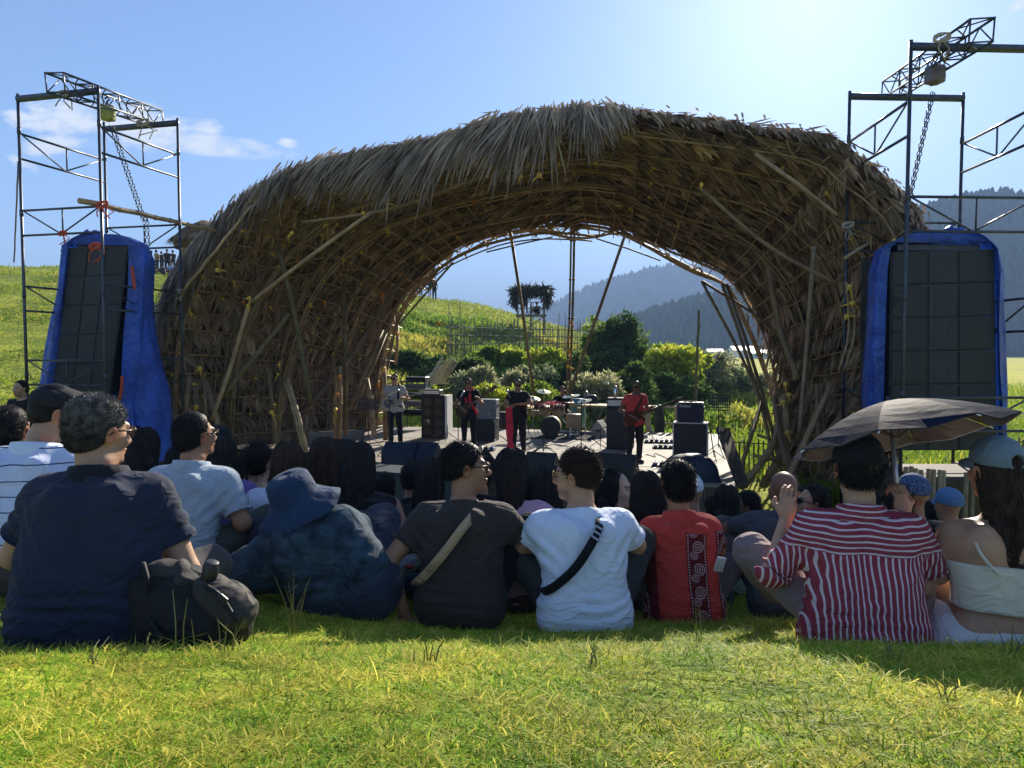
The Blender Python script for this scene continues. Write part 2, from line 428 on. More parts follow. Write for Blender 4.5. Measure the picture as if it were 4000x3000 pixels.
# haze: even air round everything
hz = MB(); hz.box((0, 1000, 129), (5600, 5700, 269))
hm = bpy.data.materials.new("haze"); hm.use_nodes = True; nt = hm.node_tree; nt.nodes.clear()
ho = nt.nodes.new("ShaderNodeOutputMaterial"); hv = nt.nodes.new("ShaderNodeVolumePrincipled")
hv.inputs['Color'].default_value = (.42, .62, 1, 1); hv.inputs['Density'].default_value = .00075; hv.inputs['Anisotropy'].default_value = -.1
nt.links.new(hv.outputs[0], ho.inputs['Volume'])
HAZE = True
if HAZE:
    h = hz.build("haze", hm); tag(h, "pale blue haze in the air over the valley", "haze", kind="stuff")

# small far houses on the plain
def far_house(px, d, w, dp, hgt, wall, roof, label):
    c = P(px, 1400, d); x, y, z = c.x, d, -3.3
    t = empty("house", (x, y, z)); tag(t, label, "house", "far houses on the plain")
    b = MB(); b.box((x, y, z + hgt / 2), (w, dp, hgt)); wl = b.build("wall", wall, t)
    r = MB(); r.prism([(x - w * .56, y - dp * .58, z + hgt), (x - w * .56, y + dp * .58, z + hgt), (x - w * .56, y, z + hgt * 1.5)], (w * 1.12, 0, 0)); r.build("roof", roof, t)
    for k in (-.25, .25):
        q = MB(); q.box((x + w * k, y - dp / 2 - .03, z + hgt * .55), (w * .14, .06, hgt * .3)); q.build("window", mat("dark_glass", (.03, .04, .05), .2), t)
far_house(2905, 330, 11, 8, 3.6, mat("white_wall", (.7, .7, .7)), mat("tin_white", (.65, .68, .72), .4), "white tin roofed house at the foot of the wooded hill")
far_house(2790, 345, 7, 6, 2.8, mat("grey_wall", (.4, .4, .4)), mat("tin_grey", (.45, .48, .5), .4), "small grey house left of the white roofed house")
far_house(2962, 300, 8, 6, 2.4, mat("white_wall", (.7, .7, .7)), mat("tin_blue", (.25, .35, .45), .4), "low blue roofed house right of the white roofed house")
# ---------------------------------------------------------------- the thatched bamboo arch
def on_plane(px, py, y0, m_):
    q = P(px, py, 1.0); d = y0 / (1 - m_ * q.x); return P(px, py, d)
FP = (13.76, -.2837); BP = (20.52, -.36)
def spline(pts, n):
    """Catmull-Rom through pts, resampled to n points by length"""
    pts = [np.array(p) for p in pts]; pts = [2 * pts[0] - pts[1]] + pts + [2 * pts[-1] - pts[-2]]; out = []
    for i in range(1, len(pts) - 2):
        for t in np.linspace(0, 1, 24, endpoint=False):
            a, b, c, d = pts[i - 1:i + 3]
            out.append(.5 * ((2 * b) + (-a + c) * t + (2 * a - 5 * b + 4 * c - d) * t * t + (-a + 3 * b - 3 * c + d) * t ** 3))
    out.append(pts[-2]); out = np.array(out)
    L = np.concatenate([[0], np.cumsum(np.linalg.norm(np.diff(out, axis=0), axis=1))]); s_ = np.linspace(0, L[-1], n)
    return np.stack([np.interp(s_, L, out[:, k]) for k in range(3)], -1)
Fpx = [(640, 1930), (610, 1750), (604, 1600), (612, 1450), (632, 1300), (680, 1160), (750, 1030), (890, 870), (1040, 725), (1240, 640), (1450, 600), (1718, 545), (1917, 480), (2110, 443),
       (2297, 428), (2622, 458), (2893, 492), (3219, 540), (3345, 630), (3472, 730), (3562, 870), (3600, 1050), (3585, 1300), (3530, 1550), (3470, 1750), (3440, 1990)]
Bpx = [(1462, 1790), (1470, 1650), (1482, 1500), (1512, 1350), (1560, 1190), (1640, 1090), (1750, 990), (1900, 915), (2050, 878), (2200, 868), (2380, 888), (2500, 925), (2700, 1005),
       (2850, 1080), (2945, 1210), (3010, 1350), (3045, 1500), (3055, 1650), (3072, 1840)]
Fpx = [(a, b + (24 if b < 760 else 0)) for a, b in Fpx]
NT = 240
def zfix(c, zb):    # both feet down to the ground
    return c
Fc = spline([on_plane(a, b, *FP) for a, b in Fpx], NT); Bc = spline([on_plane(a, b, *BP) for a, b in Bpx], NT)
def S(t, s_, off=0.0):
    """point on the inner face; t 0..1 left foot to right foot, s 0 front .. 1 back, off inwards"""
    i = np.clip(np.asarray(t, dtype=float), 0, 1) * (NT - 1)
    i0 = np.clip(np.floor(i).astype(int), 0, NT - 2); f = (i - i0)[..., None]
    a = Fc[i0] * (1 - f) + Fc[i0 + 1] * f; b = Bc[i0] * (1 - f) + Bc[i0 + 1] * f
    ta = Fc[i0 + 1] - Fc[i0]; ta = ta / np.linalg.norm(ta, axis=-1, keepdims=True)
    s_ = np.asarray(s_, dtype=float)[..., None]; dv = b - a
    n = np.cross(ta, dv); n = n / np.linalg.norm(n, axis=-1, keepdims=True)
    # inward = towards the arch centre
    ctr = np.array([0.3, 17.0, -1.5]); n = np.where(((ctr - a) * n).sum(-1, keepdims=True) < 0, -n, n)
    p = a + dv * s_ - n * (0.45 * np.sin(np.pi * np.clip(s_, 0, 1)))
    off = np.asarray(off, dtype=float)
    return p + n * off[..., None], ta, dv / np.linalg.norm(dv, axis=-1, keepdims=True), n
arch = empty("bamboo_arch", (0.0, 16.5, -3.3)); tag(arch, "huge thatched bamboo arch spanning the stage, tied with yellow cord", "arch")
M_THATCH = mat("thatch", (.20, .135, .085), .9, c2=(.40, .29, .195), vscale=2.2, tint=True, bump=.5, bscale=30, bdist=.02, spec=.15, transl=.12)
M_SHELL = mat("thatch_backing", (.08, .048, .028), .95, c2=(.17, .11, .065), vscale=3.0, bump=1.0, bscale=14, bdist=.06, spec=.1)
M_BAMBOO = mat("bamboo", (.21, .14, .078), .6, c2=(.37, .265, .15), vscale=4, tint=True, spec=.35)
M_TIE = mat("yellow_tie", (.72, .46, .07), .7, var=.2, spec=.2)
M_TIEO = mat("orange_tie", (.70, .26, .03), .7, var=.2, spec=.2)
# backing shell: closed, 0.3 m thick
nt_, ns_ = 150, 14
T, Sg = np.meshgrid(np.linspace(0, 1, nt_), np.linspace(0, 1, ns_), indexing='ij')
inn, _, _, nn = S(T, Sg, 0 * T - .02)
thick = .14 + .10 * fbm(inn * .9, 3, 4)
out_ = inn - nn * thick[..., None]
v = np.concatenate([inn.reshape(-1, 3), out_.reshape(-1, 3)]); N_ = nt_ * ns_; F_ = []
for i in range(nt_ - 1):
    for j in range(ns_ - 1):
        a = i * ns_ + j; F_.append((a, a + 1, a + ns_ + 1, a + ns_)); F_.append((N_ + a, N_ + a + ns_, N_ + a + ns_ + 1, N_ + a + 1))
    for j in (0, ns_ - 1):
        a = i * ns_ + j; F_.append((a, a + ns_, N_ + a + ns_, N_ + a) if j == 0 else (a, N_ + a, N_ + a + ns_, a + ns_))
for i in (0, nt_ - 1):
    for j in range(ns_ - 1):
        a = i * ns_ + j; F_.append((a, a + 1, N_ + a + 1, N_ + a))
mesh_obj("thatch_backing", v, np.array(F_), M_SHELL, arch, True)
# leaf strips: vectorised blades from base points with direction, side, length, width
def blades(base, dirv, side, L, W, droop=None, segs=2, tint=None):
    """base,dirv,side: (n,3); ribbon with segs segments tapering to a tip; droop: (n,3) added * t^2"""
    n = len(base); L = L[:, None]; W = W[:, None]
    rows = []
    for k in range(segs + 1):
        t = k / segs; c = base + dirv * L * t
        if droop is not None: c = c + droop * t * t
        w = W * (0.55 + 1.0 * t) * (1 - t) ** .7 if False else W * max(.06, math.sin(math.pi * (.16 + .82 * t)))
        rows.append(c - side * w * .5); rows.append(c + side * w * .5)
    V = np.stack(rows, 1)                    # n, 2*(segs+1), 3
    k = np.arange(n)[:, None, None] * (2 * (segs + 1)); q = np.array([[2 * s_, 2 * s_ + 1, 2 * s_ + 3, 2 * s_ + 2] for s_ in range(segs)])[None]
    F = (k + q).reshape(-1, 4)
    C = None if tint is None else np.repeat(tint, 2 * (segs + 1), axis=0)
    return V.reshape(-1, 3), F, C
def unit(a): return a / np.maximum(np.linalg.norm(a, axis=-1, keepdims=True), 1e-9)
def leaf_layer(nrow, nper, L, W, fan, kper, lift, seed):
    r = np.random.default_rng(seed)
    tt, ss = np.meshgrid((np.arange(nrow) + .5) / nrow, (np.arange(nper) + .5) / nper, indexing='ij')
    tt = (tt + r.normal(0, .05 / nrow, tt.shape)).ravel(); ss = (ss + r.normal(0, .25 / nper, ss.shape)).ravel()
    p, ta, dv, n = S(tt, np.clip(ss, 0, 1.02), np.full(tt.shape, .03))
    down = np.where(ta[:, 2:3] > 0, -ta, ta)
    cl = r.normal(0, 1, (len(tt), 1))
    B_, D_, S_, LL, WW, TT = [], [], [], [], [], []
    for k in range(kper):
        a = (k / (kper - 1) - .5) * 2 * fan + r.normal(0, .10, (len(tt), 1)) + cl * .12
        d = down * np.cos(a) + dv * np.sin(a)
        li = lift * (0.6 + .8 * r.random((len(tt), 1)))
        d = unit(d + n * li + np.array([0, 0, -.12]))
        B_.append(p + dv * r.normal(0, .03, (len(tt), 1))); D_.append(d); S_.append(unit(np.cross(d, n) + n * r.normal(0, .35, (len(tt), 1))))
        LL.append(L * (.8 + .35 * r.random(len(tt)))); WW.append(W * (.7 + .6 * r.random(len(tt))))
        g = (.5 + .85 * r.random((len(tt), 1))) * (1 + .2 * cl); TT.append(g * np.array([1, .98, .95]) + r.normal(0, .03, (len(tt), 3)))
    return blades(np.concatenate(B_), np.concatenate(D_), np.concatenate(S_), np.concatenate(LL), np.concatenate(WW), None, 2, np.clip(np.concatenate(TT), .2, 2))
V1, F1, C1 = leaf_layer(50, 34, .60, .150, .50, 4, .26, 1)
V2, F2, C2 = leaf_layer(50, 50, .56, .032, .60, 4, .30, 2)
mesh_obj("thatch_lining", np.concatenate([V1, V2]), np.concatenate([F1, F2 + len(V1)]), M_THATCH, arch, False, np.concatenate([C1, C2]))
# front fringe: long fronds hanging from the rim, longest on the left half
r = np.random.default_rng(5); n = 5200
M_FROND = mat("dry_frond", (.21, .15, .105), .8, c2=(.38, .295, .215), vscale=2, tint=True, spec=.2, transl=.15)
tt = np.concatenate([r.uniform(.10, .60, n), r.uniform(.0, 1, 1800)]); k = len(tt)
clump = np.floor(tt * 170); cr_ = np.random.default_rng(9).normal(0, 1, 400)[clump.astype(int)][:, None]; cr2 = np.random.default_rng(19).random(400)[clump.astype(int)]
p, ta, dv, nn2 = S(tt, np.full(k, -.012) + r.normal(0, .012, k), r.normal(-.10, .06, k))
sgn_ = np.clip((.56 - tt) * 12, -1, 1)[:, None]; down = -ta * sgn_
lft = np.interp(tt, [0, .1, .2, .35, .46, .55, .61, 1], [.25, .38, .52, .50, .80, .70, .16, .10]) * (0.45 + .9 * cr2)
d = unit(down * (.75 + .25 * cr_) + np.array([0, -.12, -.42]) + nn2 * (.10 + .1 * r.random((k, 1))) + r.normal(0, .16, (k, 3)))
L = (.35 + .95 * r.random(k)) * lft; drp = np.zeros((k, 3)); drp[:, 2] = -L * (.15 + .4 * r.random(k)); drp -= dv * (L * .1)[:, None]
g = (.6 + .7 * r.random((k, 1))) * (1 + .15 * cr_)
V3, F3, C3 = blades(p, d, unit(np.cross(d, -dv) + r.normal(0, .3, (k, 3))), L, .028 + .022 * r.random(k), drp, 4, np.clip(g * np.ones(3), .25, 2))
# ragged outside skin along the ridge
k2 = 9000; tt = r.random(k2); ss = r.uniform(-.02, 1.0, k2) ** 1.4 if False else np.clip(r.exponential(.25, k2), 0, 1)
p, ta, dv, nn2 = S(tt, ss, np.full(k2, -.15) + r.normal(0, .04, k2)); down = np.where(ta[:, 2:3] > 0, -ta, ta)
d = unit(down + r.normal(0, .13, (k2, 3)) - nn2 * (.0 + .10 * r.random((k2, 1)) ** 2) - dv * .25)
V4, F4, C4 = blades(p, d, unit(np.cross(d, nn2)), .14 + .26 * r.random(k2), .035 + .03 * r.random(k2), None, 2, (.6 + .6 * r.random((k2, 1))) * np.ones(3))
mesh_obj("frond_fringe", np.concatenate([V3, V4]), np.concatenate([F3, F4 + len(V3)]) if F3.shape[1] == F4.shape[1] else F3, M_FROND, arch, False, np.concatenate([C3, C4]))
# ribs: each a truss of two bundles of bamboo with struts
def wob(pts, a, seed):
    r_ = np.random.default_rng(seed); ph = r_.random(3) * 6; k_ = np.linspace(0, 1, len(pts))[:, None]
    return pts + a * np.sin(k_ * np.array([[23., 31., 27.]]) + ph)
def bamboo_tint(r_): g_ = r_.uniform(.7, 1.25); return (g_, g_ * r_.uniform(.92, 1.02), g_ * r_.uniform(.8, 1.0))
rr_ = random.Random(4)
def bundle(mb, pts, k, rad, spread, seed):
    for q in range(k):
        mb.tint = bamboo_tint(rr_)
        o_ = np.array([rr_.gauss(0, spread) for _ in range(3)])
        mb.tube(wob(pts + o_, .015, seed * 7 + q), [rad * rr_.uniform(.75, 1.15)] * len(pts), 6)
nodes = []
for ri, (s_, t0, t1, deep) in enumerate([(.05, .0, 1, .20), (.27, 0, 1, .50), (.50, 0, 1, .60), (.74, 0, 1, .60), (.97, 0, 1, .45)]):
    tl = np.linspace(t0, t1, 60); mb = MB()
    ca, *_ = S(tl, np.full(60, s_), np.full(60, .17)); cb, *_ = S(tl, np.full(60, s_), np.interp(tl, [0, .06, .14, .86, .94, 1], [.12, .30, deep, deep, .30, .12]))
    bundle(mb, ca[:36], 4, .024, .034, ri); bundle(mb, ca[35:], 2, .020, .03, ri + 60); bundle(mb, cb[:38 - ri], 4, .025, .04, ri + 20)
    for q in range(0, 36 - ri, 1):
        a, b = (ca[q], cb[q + 1]) if q % 2 else (cb[q], ca[q + 1])
        mb.tint = bamboo_tint(rr_); mb.tube([a, b], .016, 5)
        if q % 2 == 0: nodes.append(cb[q]); 
        elif q % 3 == 0: nodes.append(ca[q])
    mb.build("rib", M_BAMBOO, arch, True, True)
# purlins front to back and laths along the arch
for q in range(52):
    t = .012 + q / 51 * .976; sl = np.linspace(-.01, 1.04, 12); pp, *_ = S(np.full(12, t) + rr_.gauss(0, .002), sl, np.full(12, .19))
    mb = MB(); mb.tint = bamboo_tint(rr_); mb.tube(wob(pp, .02, q), .022 if t < .58 else .014, 5); mb.build("purlin", M_BAMBOO, arch, True, True)
    for s_ in (.05, .16, .27, .38, .5, .62, .74, .86):
        if rr_.random() < (.62 if t < .58 else .12): nodes.append(S(np.array([t]), np.array([s_ + rr_.gauss(0, .01)]), np.array([.22]))[0][0])
mb = MB()
for s_ in (.11, .16, .22, .33, .38, .44, .56, .62, .68, .80, .86, .92):
    tl = np.linspace(.0, .62, 50); pp, *_ = S(tl, np.full(50, s_), np.full(50, .15)); mb.tint = bamboo_tint(rr_); mb.tube(wob(pp, .02, int(s_ * 99)), .013, 5)
for q in range(40):   # diagonal laths
    t = rr_.uniform(.03, .6); s0 = rr_.uniform(0, .6); tl = np.linspace(t, t + rr_.choice([-1, 1]) * .05, 8); pp, *_ = S(np.clip(tl, 0, 1), np.linspace(s0, s0 + .35, 8), np.full(8, .22))
    mb.tint = bamboo_tint(rr_); mb.tube(pp, .017, 5)
mb.build("lath_lattice", M_BAMBOO, arch, True, True)
# ladder truss behind the back rim
Lpx = [(1440, 1800), (1452, 1640), (1478, 1480), (1530, 1300), (1610, 1150), (1700, 1062), (1830, 985), (1960, 925), (2090, 905), (2230, 932), (2330, 930), (2430, 915), (2560, 985), (2700, 1060), (2845, 1125),
       (2905, 1250), (2968, 1400), (3020, 1560), (3040, 1700), (3060, 1870)]
Lc = spline([on_plane(a, b, 21.1, -.36) for a, b in Lpx], 90)
Bo, *_ = S(np.linspace(0, 1, 90), np.full(90, 1.06), np.full(90, .02))
mb = MB(); bundle(mb, Lc, 3, .032, .04, 50); bundle(mb, (Lc * .62 + Bo * .38), 2, .026, .03, 51); mb.build("rear_chord", M_BAMBOO, arch, True, True)
for q in range(2, 88, 2):
    mb = MB(); mb.tint = bamboo_tint(rr_); mb.tube([Lc[q], Bo[q + (1 if q % 4 else -1)]], .024, 5); mb.build("rung", M_BAMBOO, arch, True, True)
    if q % 6 == 0: nodes.append(Lc[q])
# loose poles and props tied into the arch: ((px,py,d),(px,py,d)), radius, count, colour
GREEN = (.55, .58, .42); PALE = (1.25, 1.2, 1.1); DARK = (.40, .38, .36)
props = [([(2235, 865, 20.3), (2228, 1200, 20.2), (2215, 1545, 20)], .045, 3, (.55, .52, .45)), ([(1993, 900, 20.6), (2085, 1540, 20)], .045, 1, (.8, .8, .62)),
         ([(2443, 915, 20.2), (2222, 1545, 19.6)], .045, 1, (.6, .6, .5)), ([(1900, 985, 20.8), (2160, 925, 20.6)], .022, 1, DARK), ([(2330, 932, 20.4), (2580, 1018, 20)], .022, 1, DARK),
         ([(1770, 1025, 21), (1590, 1230, 20.5), (1560, 1265, 20)], .032, 1, (.7, .75, .5)), ([(1552, 1270, 19.5), (1545, 1425, 19.5)], .045, 1, (1.1, 1, .7)),
         ([(1880, 690, 14.4), (1530, 815, 14.8), (1180, 870, 15.2)], .032, 2, (.85, .8, .7)),
         ([(1450, 830, 14.6), (1200, 1010, 15), (975, 1185, 15.4)], .040, 1, PALE), ([(972, 1190, 15.3), (905, 1420, 15.4), (828, 1640, 15.4)], .045, 1, PALE),
         ([(1092, 985, 16.2), (1150, 1230, 16.4), (1215, 1580, 16.6)], .06, 1, GREEN), ([(1130, 1225, 16.2), (990, 1400, 15.8), (860, 1560, 15.6)], .05, 1, GREEN),
         ([(1342, 1105, 17.8), (1350, 1700, 17.8)], .05, 1, GREEN), ([(1618, 1015, 18.8), (1390, 1360, 18), (1170, 1630, 17)], .05, 1, DARK),
         ([(1500, 1290, 19.5), (1370, 1600, 18.5)], .045, 2, (.8, .8, .7)), ([(800, 1490, 15.8), (872, 1760, 15.2)], .045, 2, PALE), ([(1125, 1475, 16.2), (1205, 1790, 15.6)], .045, 2, PALE),
         ([(1430, 1480, 18.6), (1460, 1700, 18)], .04, 2, PALE), ([(2742, 1100, 18.4), (2900, 1400, 17), (3065, 1790, 15)], .038, 1, (.75, .75, .65)),
         ([(2832, 1110, 18), (2905, 1320, 17.4), (2990, 1600, 15.8), (3050, 1860, 14.4)], .042, 2, (.75, .75, .65)), ([(2745, 1100, 18.4), (2950, 1230, 18), (3060, 1330, 17.5)], .035, 1, DARK),
         ([(2950, 600, 11.9), (3270, 842, 11.6)], .035, 1, (.95, .9, .85)), ([(2730, 730, 13), (3000, 960, 12.9), (3270, 1110, 12.4)], .035, 1, (.6, .55, .45)),
         ([(3180, 960, 13.2), (3150, 1380, 13.4), (3120, 1720, 13.4)], .045, 1, (.8, .8, .8)), ([(3010, 1050, 15), (3060, 1300, 15), (3130, 1480, 14.6)], .05, 2, (.75, .75, .7)),
         ([(2880, 1870, 13.6), (2975, 1570, 15.5)], .045, 1, (.9, .85, .6)), ([(2910, 1900, 12.6), (3050, 1680, 13.6), (3075, 1560, 14)], .055, 1, (.85, .8, .6)),
         ([(2890, 1905, 12.5), (3020, 1740, 13), (3060, 1550, 15)], .06, 1, (.9, .85, .6)), ([(2990, 1900, 12.8), (3090, 1720, 13.2)], .05, 2, (.8, .75, .5)),
         ([(3240, 1500, 12.4), (3120, 1760, 12.2), (3040, 1930, 12)], .04, 2, (.9, .85, .7)), ([(2960, 1700, 13.2), (3060, 1740, 13.4)], .03, 1, (.9, .85, .6)), ([(2950, 1780, 12.8), (3050, 1810, 13)], .03, 1, (.9, .85, .6)),
         ([(3120, 1900, 11.8), (3060, 1760, 12.6), (3030, 1560, 14)], .05, 1, DARK), ([(3395, 950, 12.2), (3300, 1010, 12.2)], .03, 1, PALE),
         ([(3330, 1100, 11.9), (3340, 1300, 11.9), (3300, 1450, 11.9)], .03, 3, (1.1, 1.05, .95)), ([(3200, 1500, 12.6), (3210, 1850, 12.2)], .06, 3, (.6, .55, .5)), ([(3060, 1540, 13.6), (3068, 1880, 13)], .06, 4, (.9, .8, .6)),
         ([(770, 1480, 15.4), (778, 1760, 15.2)], .05, 4, (.8, .75, .65)), ([(1050, 1440, 16.1), (1075, 1780, 15.8)], .05, 4, (.8, .75, .65)), ([(1322, 1430, 17.6), (1320, 1730, 17.5)], .05, 4, (1.1, 1, .85)),
         ([(1490, 1400, 19), (1500, 1720, 18.6)], .05, 4, (1.1, 1, .85)), ([(740, 1470, 16.2), (690, 1760, 16)], .04, 2, PALE),
         ([(560, 660, 13.2), (0, 0, 0)], 0, 0, None)]
for pts, rad, cnt, tn in props:
    if not cnt: continue
    w = [np.array(P(*q)) for q in pts]; w = spline(w, 10) if len(w) > 2 else np.array([w[0], (w[0] + w[1]) / 2 + .02, w[1]])
    mb = MB()
    for q in range(cnt):
        g_ = rr_.uniform(.85, 1.12); mb.tint = tuple(c_ * g_ for c_ in tn); o_ = np.array([rr_.gauss(0, .045), rr_.gauss(0, .03), 0]) if cnt > 1 else 0
        mb.tube(w + o_, rad * (1 if cnt < 3 else .62), 7)
        for w_ in w[1:-1:2]: mb.lathe(w_ + o_, [(rad * .8, -.02), (rad * 1.15, 0), (rad * .8, .02)], w[-1] - w[0], 6)
    mb.build("prop_pole", M_BAMBOO, arch, True, True)
# yellow cord ties: a wound band with loose ends at the joints
def tie_mesh(mb, p, sz, r_):
    ax = Vector((r_.gauss(0, 1), r_.gauss(0, .3), r_.gauss(0, 1))).normalized()
    mb.lathe(Vector(p) - ax * sz * .5, [(sz * .55, 0), (sz * .75, sz * .3), (sz * .6, sz * .7), (sz * .5, sz)], ax, 6)
    for _ in range(2):
        e = Vector(p) + Vector((r_.gauss(0, sz), r_.gauss(0, sz * .5), -abs(r_.gauss(sz * 1.2, sz)))); mb.tube([p, (Vector(p) + e) / 2 + Vector((0, -.02, 0)), e], [sz * .22, sz * .2, sz * .08], 4)
rr_.shuffle(nodes)
big = [P(*q) for q in [(975, 1165, 15.1), (968, 1195, 15.1), (780, 1440, 15.1), (758, 1500, 15.1), (765, 1590, 15), (1090, 1425, 15.9), (1085, 1462, 15.9), (1075, 1580, 15.6), (1060, 1610, 15.6), (1325, 1470, 17.4), (1318, 1540, 17.3), (1310, 1600, 17.3),
    (2035, 690, 13.8), (2106, 684, 13.8), (2740, 722, 12.9), (1515, 795, 14.7), (1140, 910, 15), (1420, 830, 14.6), (1500, 1440, 18.8), (1480, 1500, 18.8), (3080, 1540, 13), (3060, 1570, 13.4), (3075, 1690, 12.9), (3070, 1500, 13.5),
    (3320, 1120, 11.8), (3330, 1185, 11.8), (3310, 1235, 11.8), (2228, 1180, 20), (2222, 1320, 20), (2222, 1370, 19.9), (2218, 1430, 19.9), (2232, 1260, 20), (1548, 1300, 19.4), (1712, 1380 - 120, 18), (850, 1055, 15)]]
allp = [(p_, .075) for p_ in big] + [(p_, .070) for p_ in nodes]
for p_, sz in allp[:100]:
    mb = MB(); tie_mesh(mb, p_, sz * rr_.uniform(.7, 1.1), rr_); mb.build("cord_tie", M_TIEO if p_[1] > 17.2 and rr_.random() < .5 else M_TIE, arch, True)
mb = MB()
for p_, sz in allp[100:]: tie_mesh(mb, p_, sz * rr_.uniform(.5, .9), rr_)
o = mb.build("small_cord_ties", M_TIE, arch, True); o['kind'] = 'stuff'
print("arch ties", len(allp))
# ---------------------------------------------------------------- stage
DZ = -2.35
M_DECK = mat("stage_board", (.24, .22, .19), .75, c2=(.36, .33, .285), vscale=1.3, bump=.15, bscale=20)
M_DARKW = mat("dark_wood", (.055, .042, .03), .8, var=.3, vscale=8)
M_BLACK = mat("black_paint", (.016, .016, .018), .45, var=.2, spec=.4)
M_TOLEX = mat("black_tolex", (.02, .021, .024), .6, var=.2, bump=.3, bscale=300, spec=.3)
M_GRILLE = mat("speaker_grille", (.017, .018, .021), .55, var=.25, vscale=30, bump=.4, bscale=200, spec=.4)
M_CHROME = mat("chrome", (.6, .6, .6), .2, var=.05, metal=1.0)
M_ALU = mat("aluminium", (.45, .45, .46), .35, var=.1, metal=.9)
M_GREYC = mat("grey_cloth", (.17, .18, .19), .8, var=.1, bump=.2, bscale=200)
M_WHITE = mat("white_paint", (.72, .70, .66), .6, var=.06)
M_STEEL = mat("blue_black_steel", (.045, .052, .07), .38, var=.25, vscale=12, spec=.5, metal=.3)
FR, BR, BL, FL = [Vector(q) for q in ((3.9, 12.3, DZ), (5.9, 20.2, DZ), (-3.9, 22.3, DZ), (-5.2, 16.0, DZ))]
stage = empty("stage", (0, 17, -3.2)); tag(stage, "wide low stage with pale board deck and dark bamboo slat skirt", "stage")
def deck_pt(u, v, z=DZ):   # u 0..1 left to right, v 0 front .. 1 back
    a = FL.lerp(FR, u); b = BL.lerp(BR, u); q = a.lerp(b, v); return Vector((q.x, q.y, z))
mb = MB(); nb = 9
for i in range(nb):
    for j in range(5):
        g_ = .006
        a, b, c, d = deck_pt(i / nb + g_ * .1, j / 5 + g_ * .12), deck_pt((i + 1) / nb - g_ * .1, j / 5 + g_ * .12), deck_pt((i + 1) / nb - g_ * .1, (j + 1) / 5 - g_ * .12), deck_pt(i / nb + g_ * .1, (j + 1) / 5 - g_ * .12)
        h_ = random.uniform(-.006, .004); g2 = random.uniform(.82, 1.12); mb.tint = (g2, g2 * .99, g2 * .97)
        mb.prism([q + Vector((0, 0, h_)) for q in (a, b, c, d)], (0, 0, -.04))
mb.build("deck", mat("stage_deck", (.20, .185, .16), .75, c2=(.32, .29, .25), vscale=1.3, bump=.15, bscale=20, tint=True), stage, False, True)
mb = MB(); mb.prism([deck_pt(0, 0, DZ - .05), deck_pt(1, 0, DZ - .05), deck_pt(1, 1, DZ - .05), deck_pt(0, 1, DZ - .05)], (0, 0, -.10)); mb.build("joists", M_DARKW, stage)
mb = MB(); n = 230
for i in range(n):
    q = FL.lerp(FR, i / n); mb.tint = bamboo_tint(rr_); mb.tube([(q.x, q.y - .03, DZ - .06), (q.x, q.y - .03, -3.6)], .018, 5)
for i in range(180):
    q = FR.lerp(BR, i / 180); mb.tint = bamboo_tint(rr_); mb.tube([(q.x, q.y, DZ - .06), (q.x, q.y, -3.9)], .018, 5)
mb.build("skirt", mat("old_bamboo", (.10, .08, .055), .7, c2=(.17, .13, .09), vscale=5, tint=True), stage, True, True)
mb = MB(); a = P(1205, 1688, 18.2); b = P(1420, 1678, 19.2); mb.prism([a, b, (b.x, b.y, DZ - .1), (a.x, a.y, DZ - .1)], (.02, .05, 0)); mb.build("side_panel", M_GREYC, stage)
# plank ramp against the right edge of the stage
t = empty("plank", P(2850, 1850, 12.8)); tag(t, "dark wide plank leaning on the right edge of the stage", "plank")
mb = MB(); mb.prism([P(2795, 1670, 14.2), P(2850, 1672, 14.1), P(2925, 1890, 12.0), P(2880, 1905, 12.0)], (.02, .09, -.03)); mb.build("board", M_DARKW, t)
mb = MB(); mb.prism([P(2800, 1668, 14.15), P(2812, 1668, 14.13), P(2895, 1903, 11.95), P(2882, 1906, 11.95)], (.0, -.03, .02)); mb.build("edge_strip", M_DARKW, t)

def on_deck(px, py):      # point of the deck seen at this pixel
    q = P(px, py, 1.0); d = DZ / q.z; return Vector((q.x * d, d, DZ))
def text_obj(name, body, size, loc, rot, m_, parent, ext=.002, shear=0.0):
    cu = bpy.data.curves.new(name, 'FONT'); cu.body = body; cu.size = size; cu.extrude = ext; cu.align_x = 'CENTER'; cu.align_y = 'CENTER'; cu.shear = shear
    o = bpy.data.objects.new(name, cu); col.objects.link(o)
    dg = bpy.context.evaluated_depsgraph_get(); me = bpy.data.meshes.new_from_object(o.evaluated_get(dg)); bpy.data.objects.remove(o)
    o = bpy.data.objects.new(name, me); me.materials.clear(); me.materials.append(m_); col.objects.link(o)
    o.location = loc; o.rotation_euler = rot
    if parent is not None: o.parent = parent; o.matrix_parent_inverse = PINV(parent)
    return o
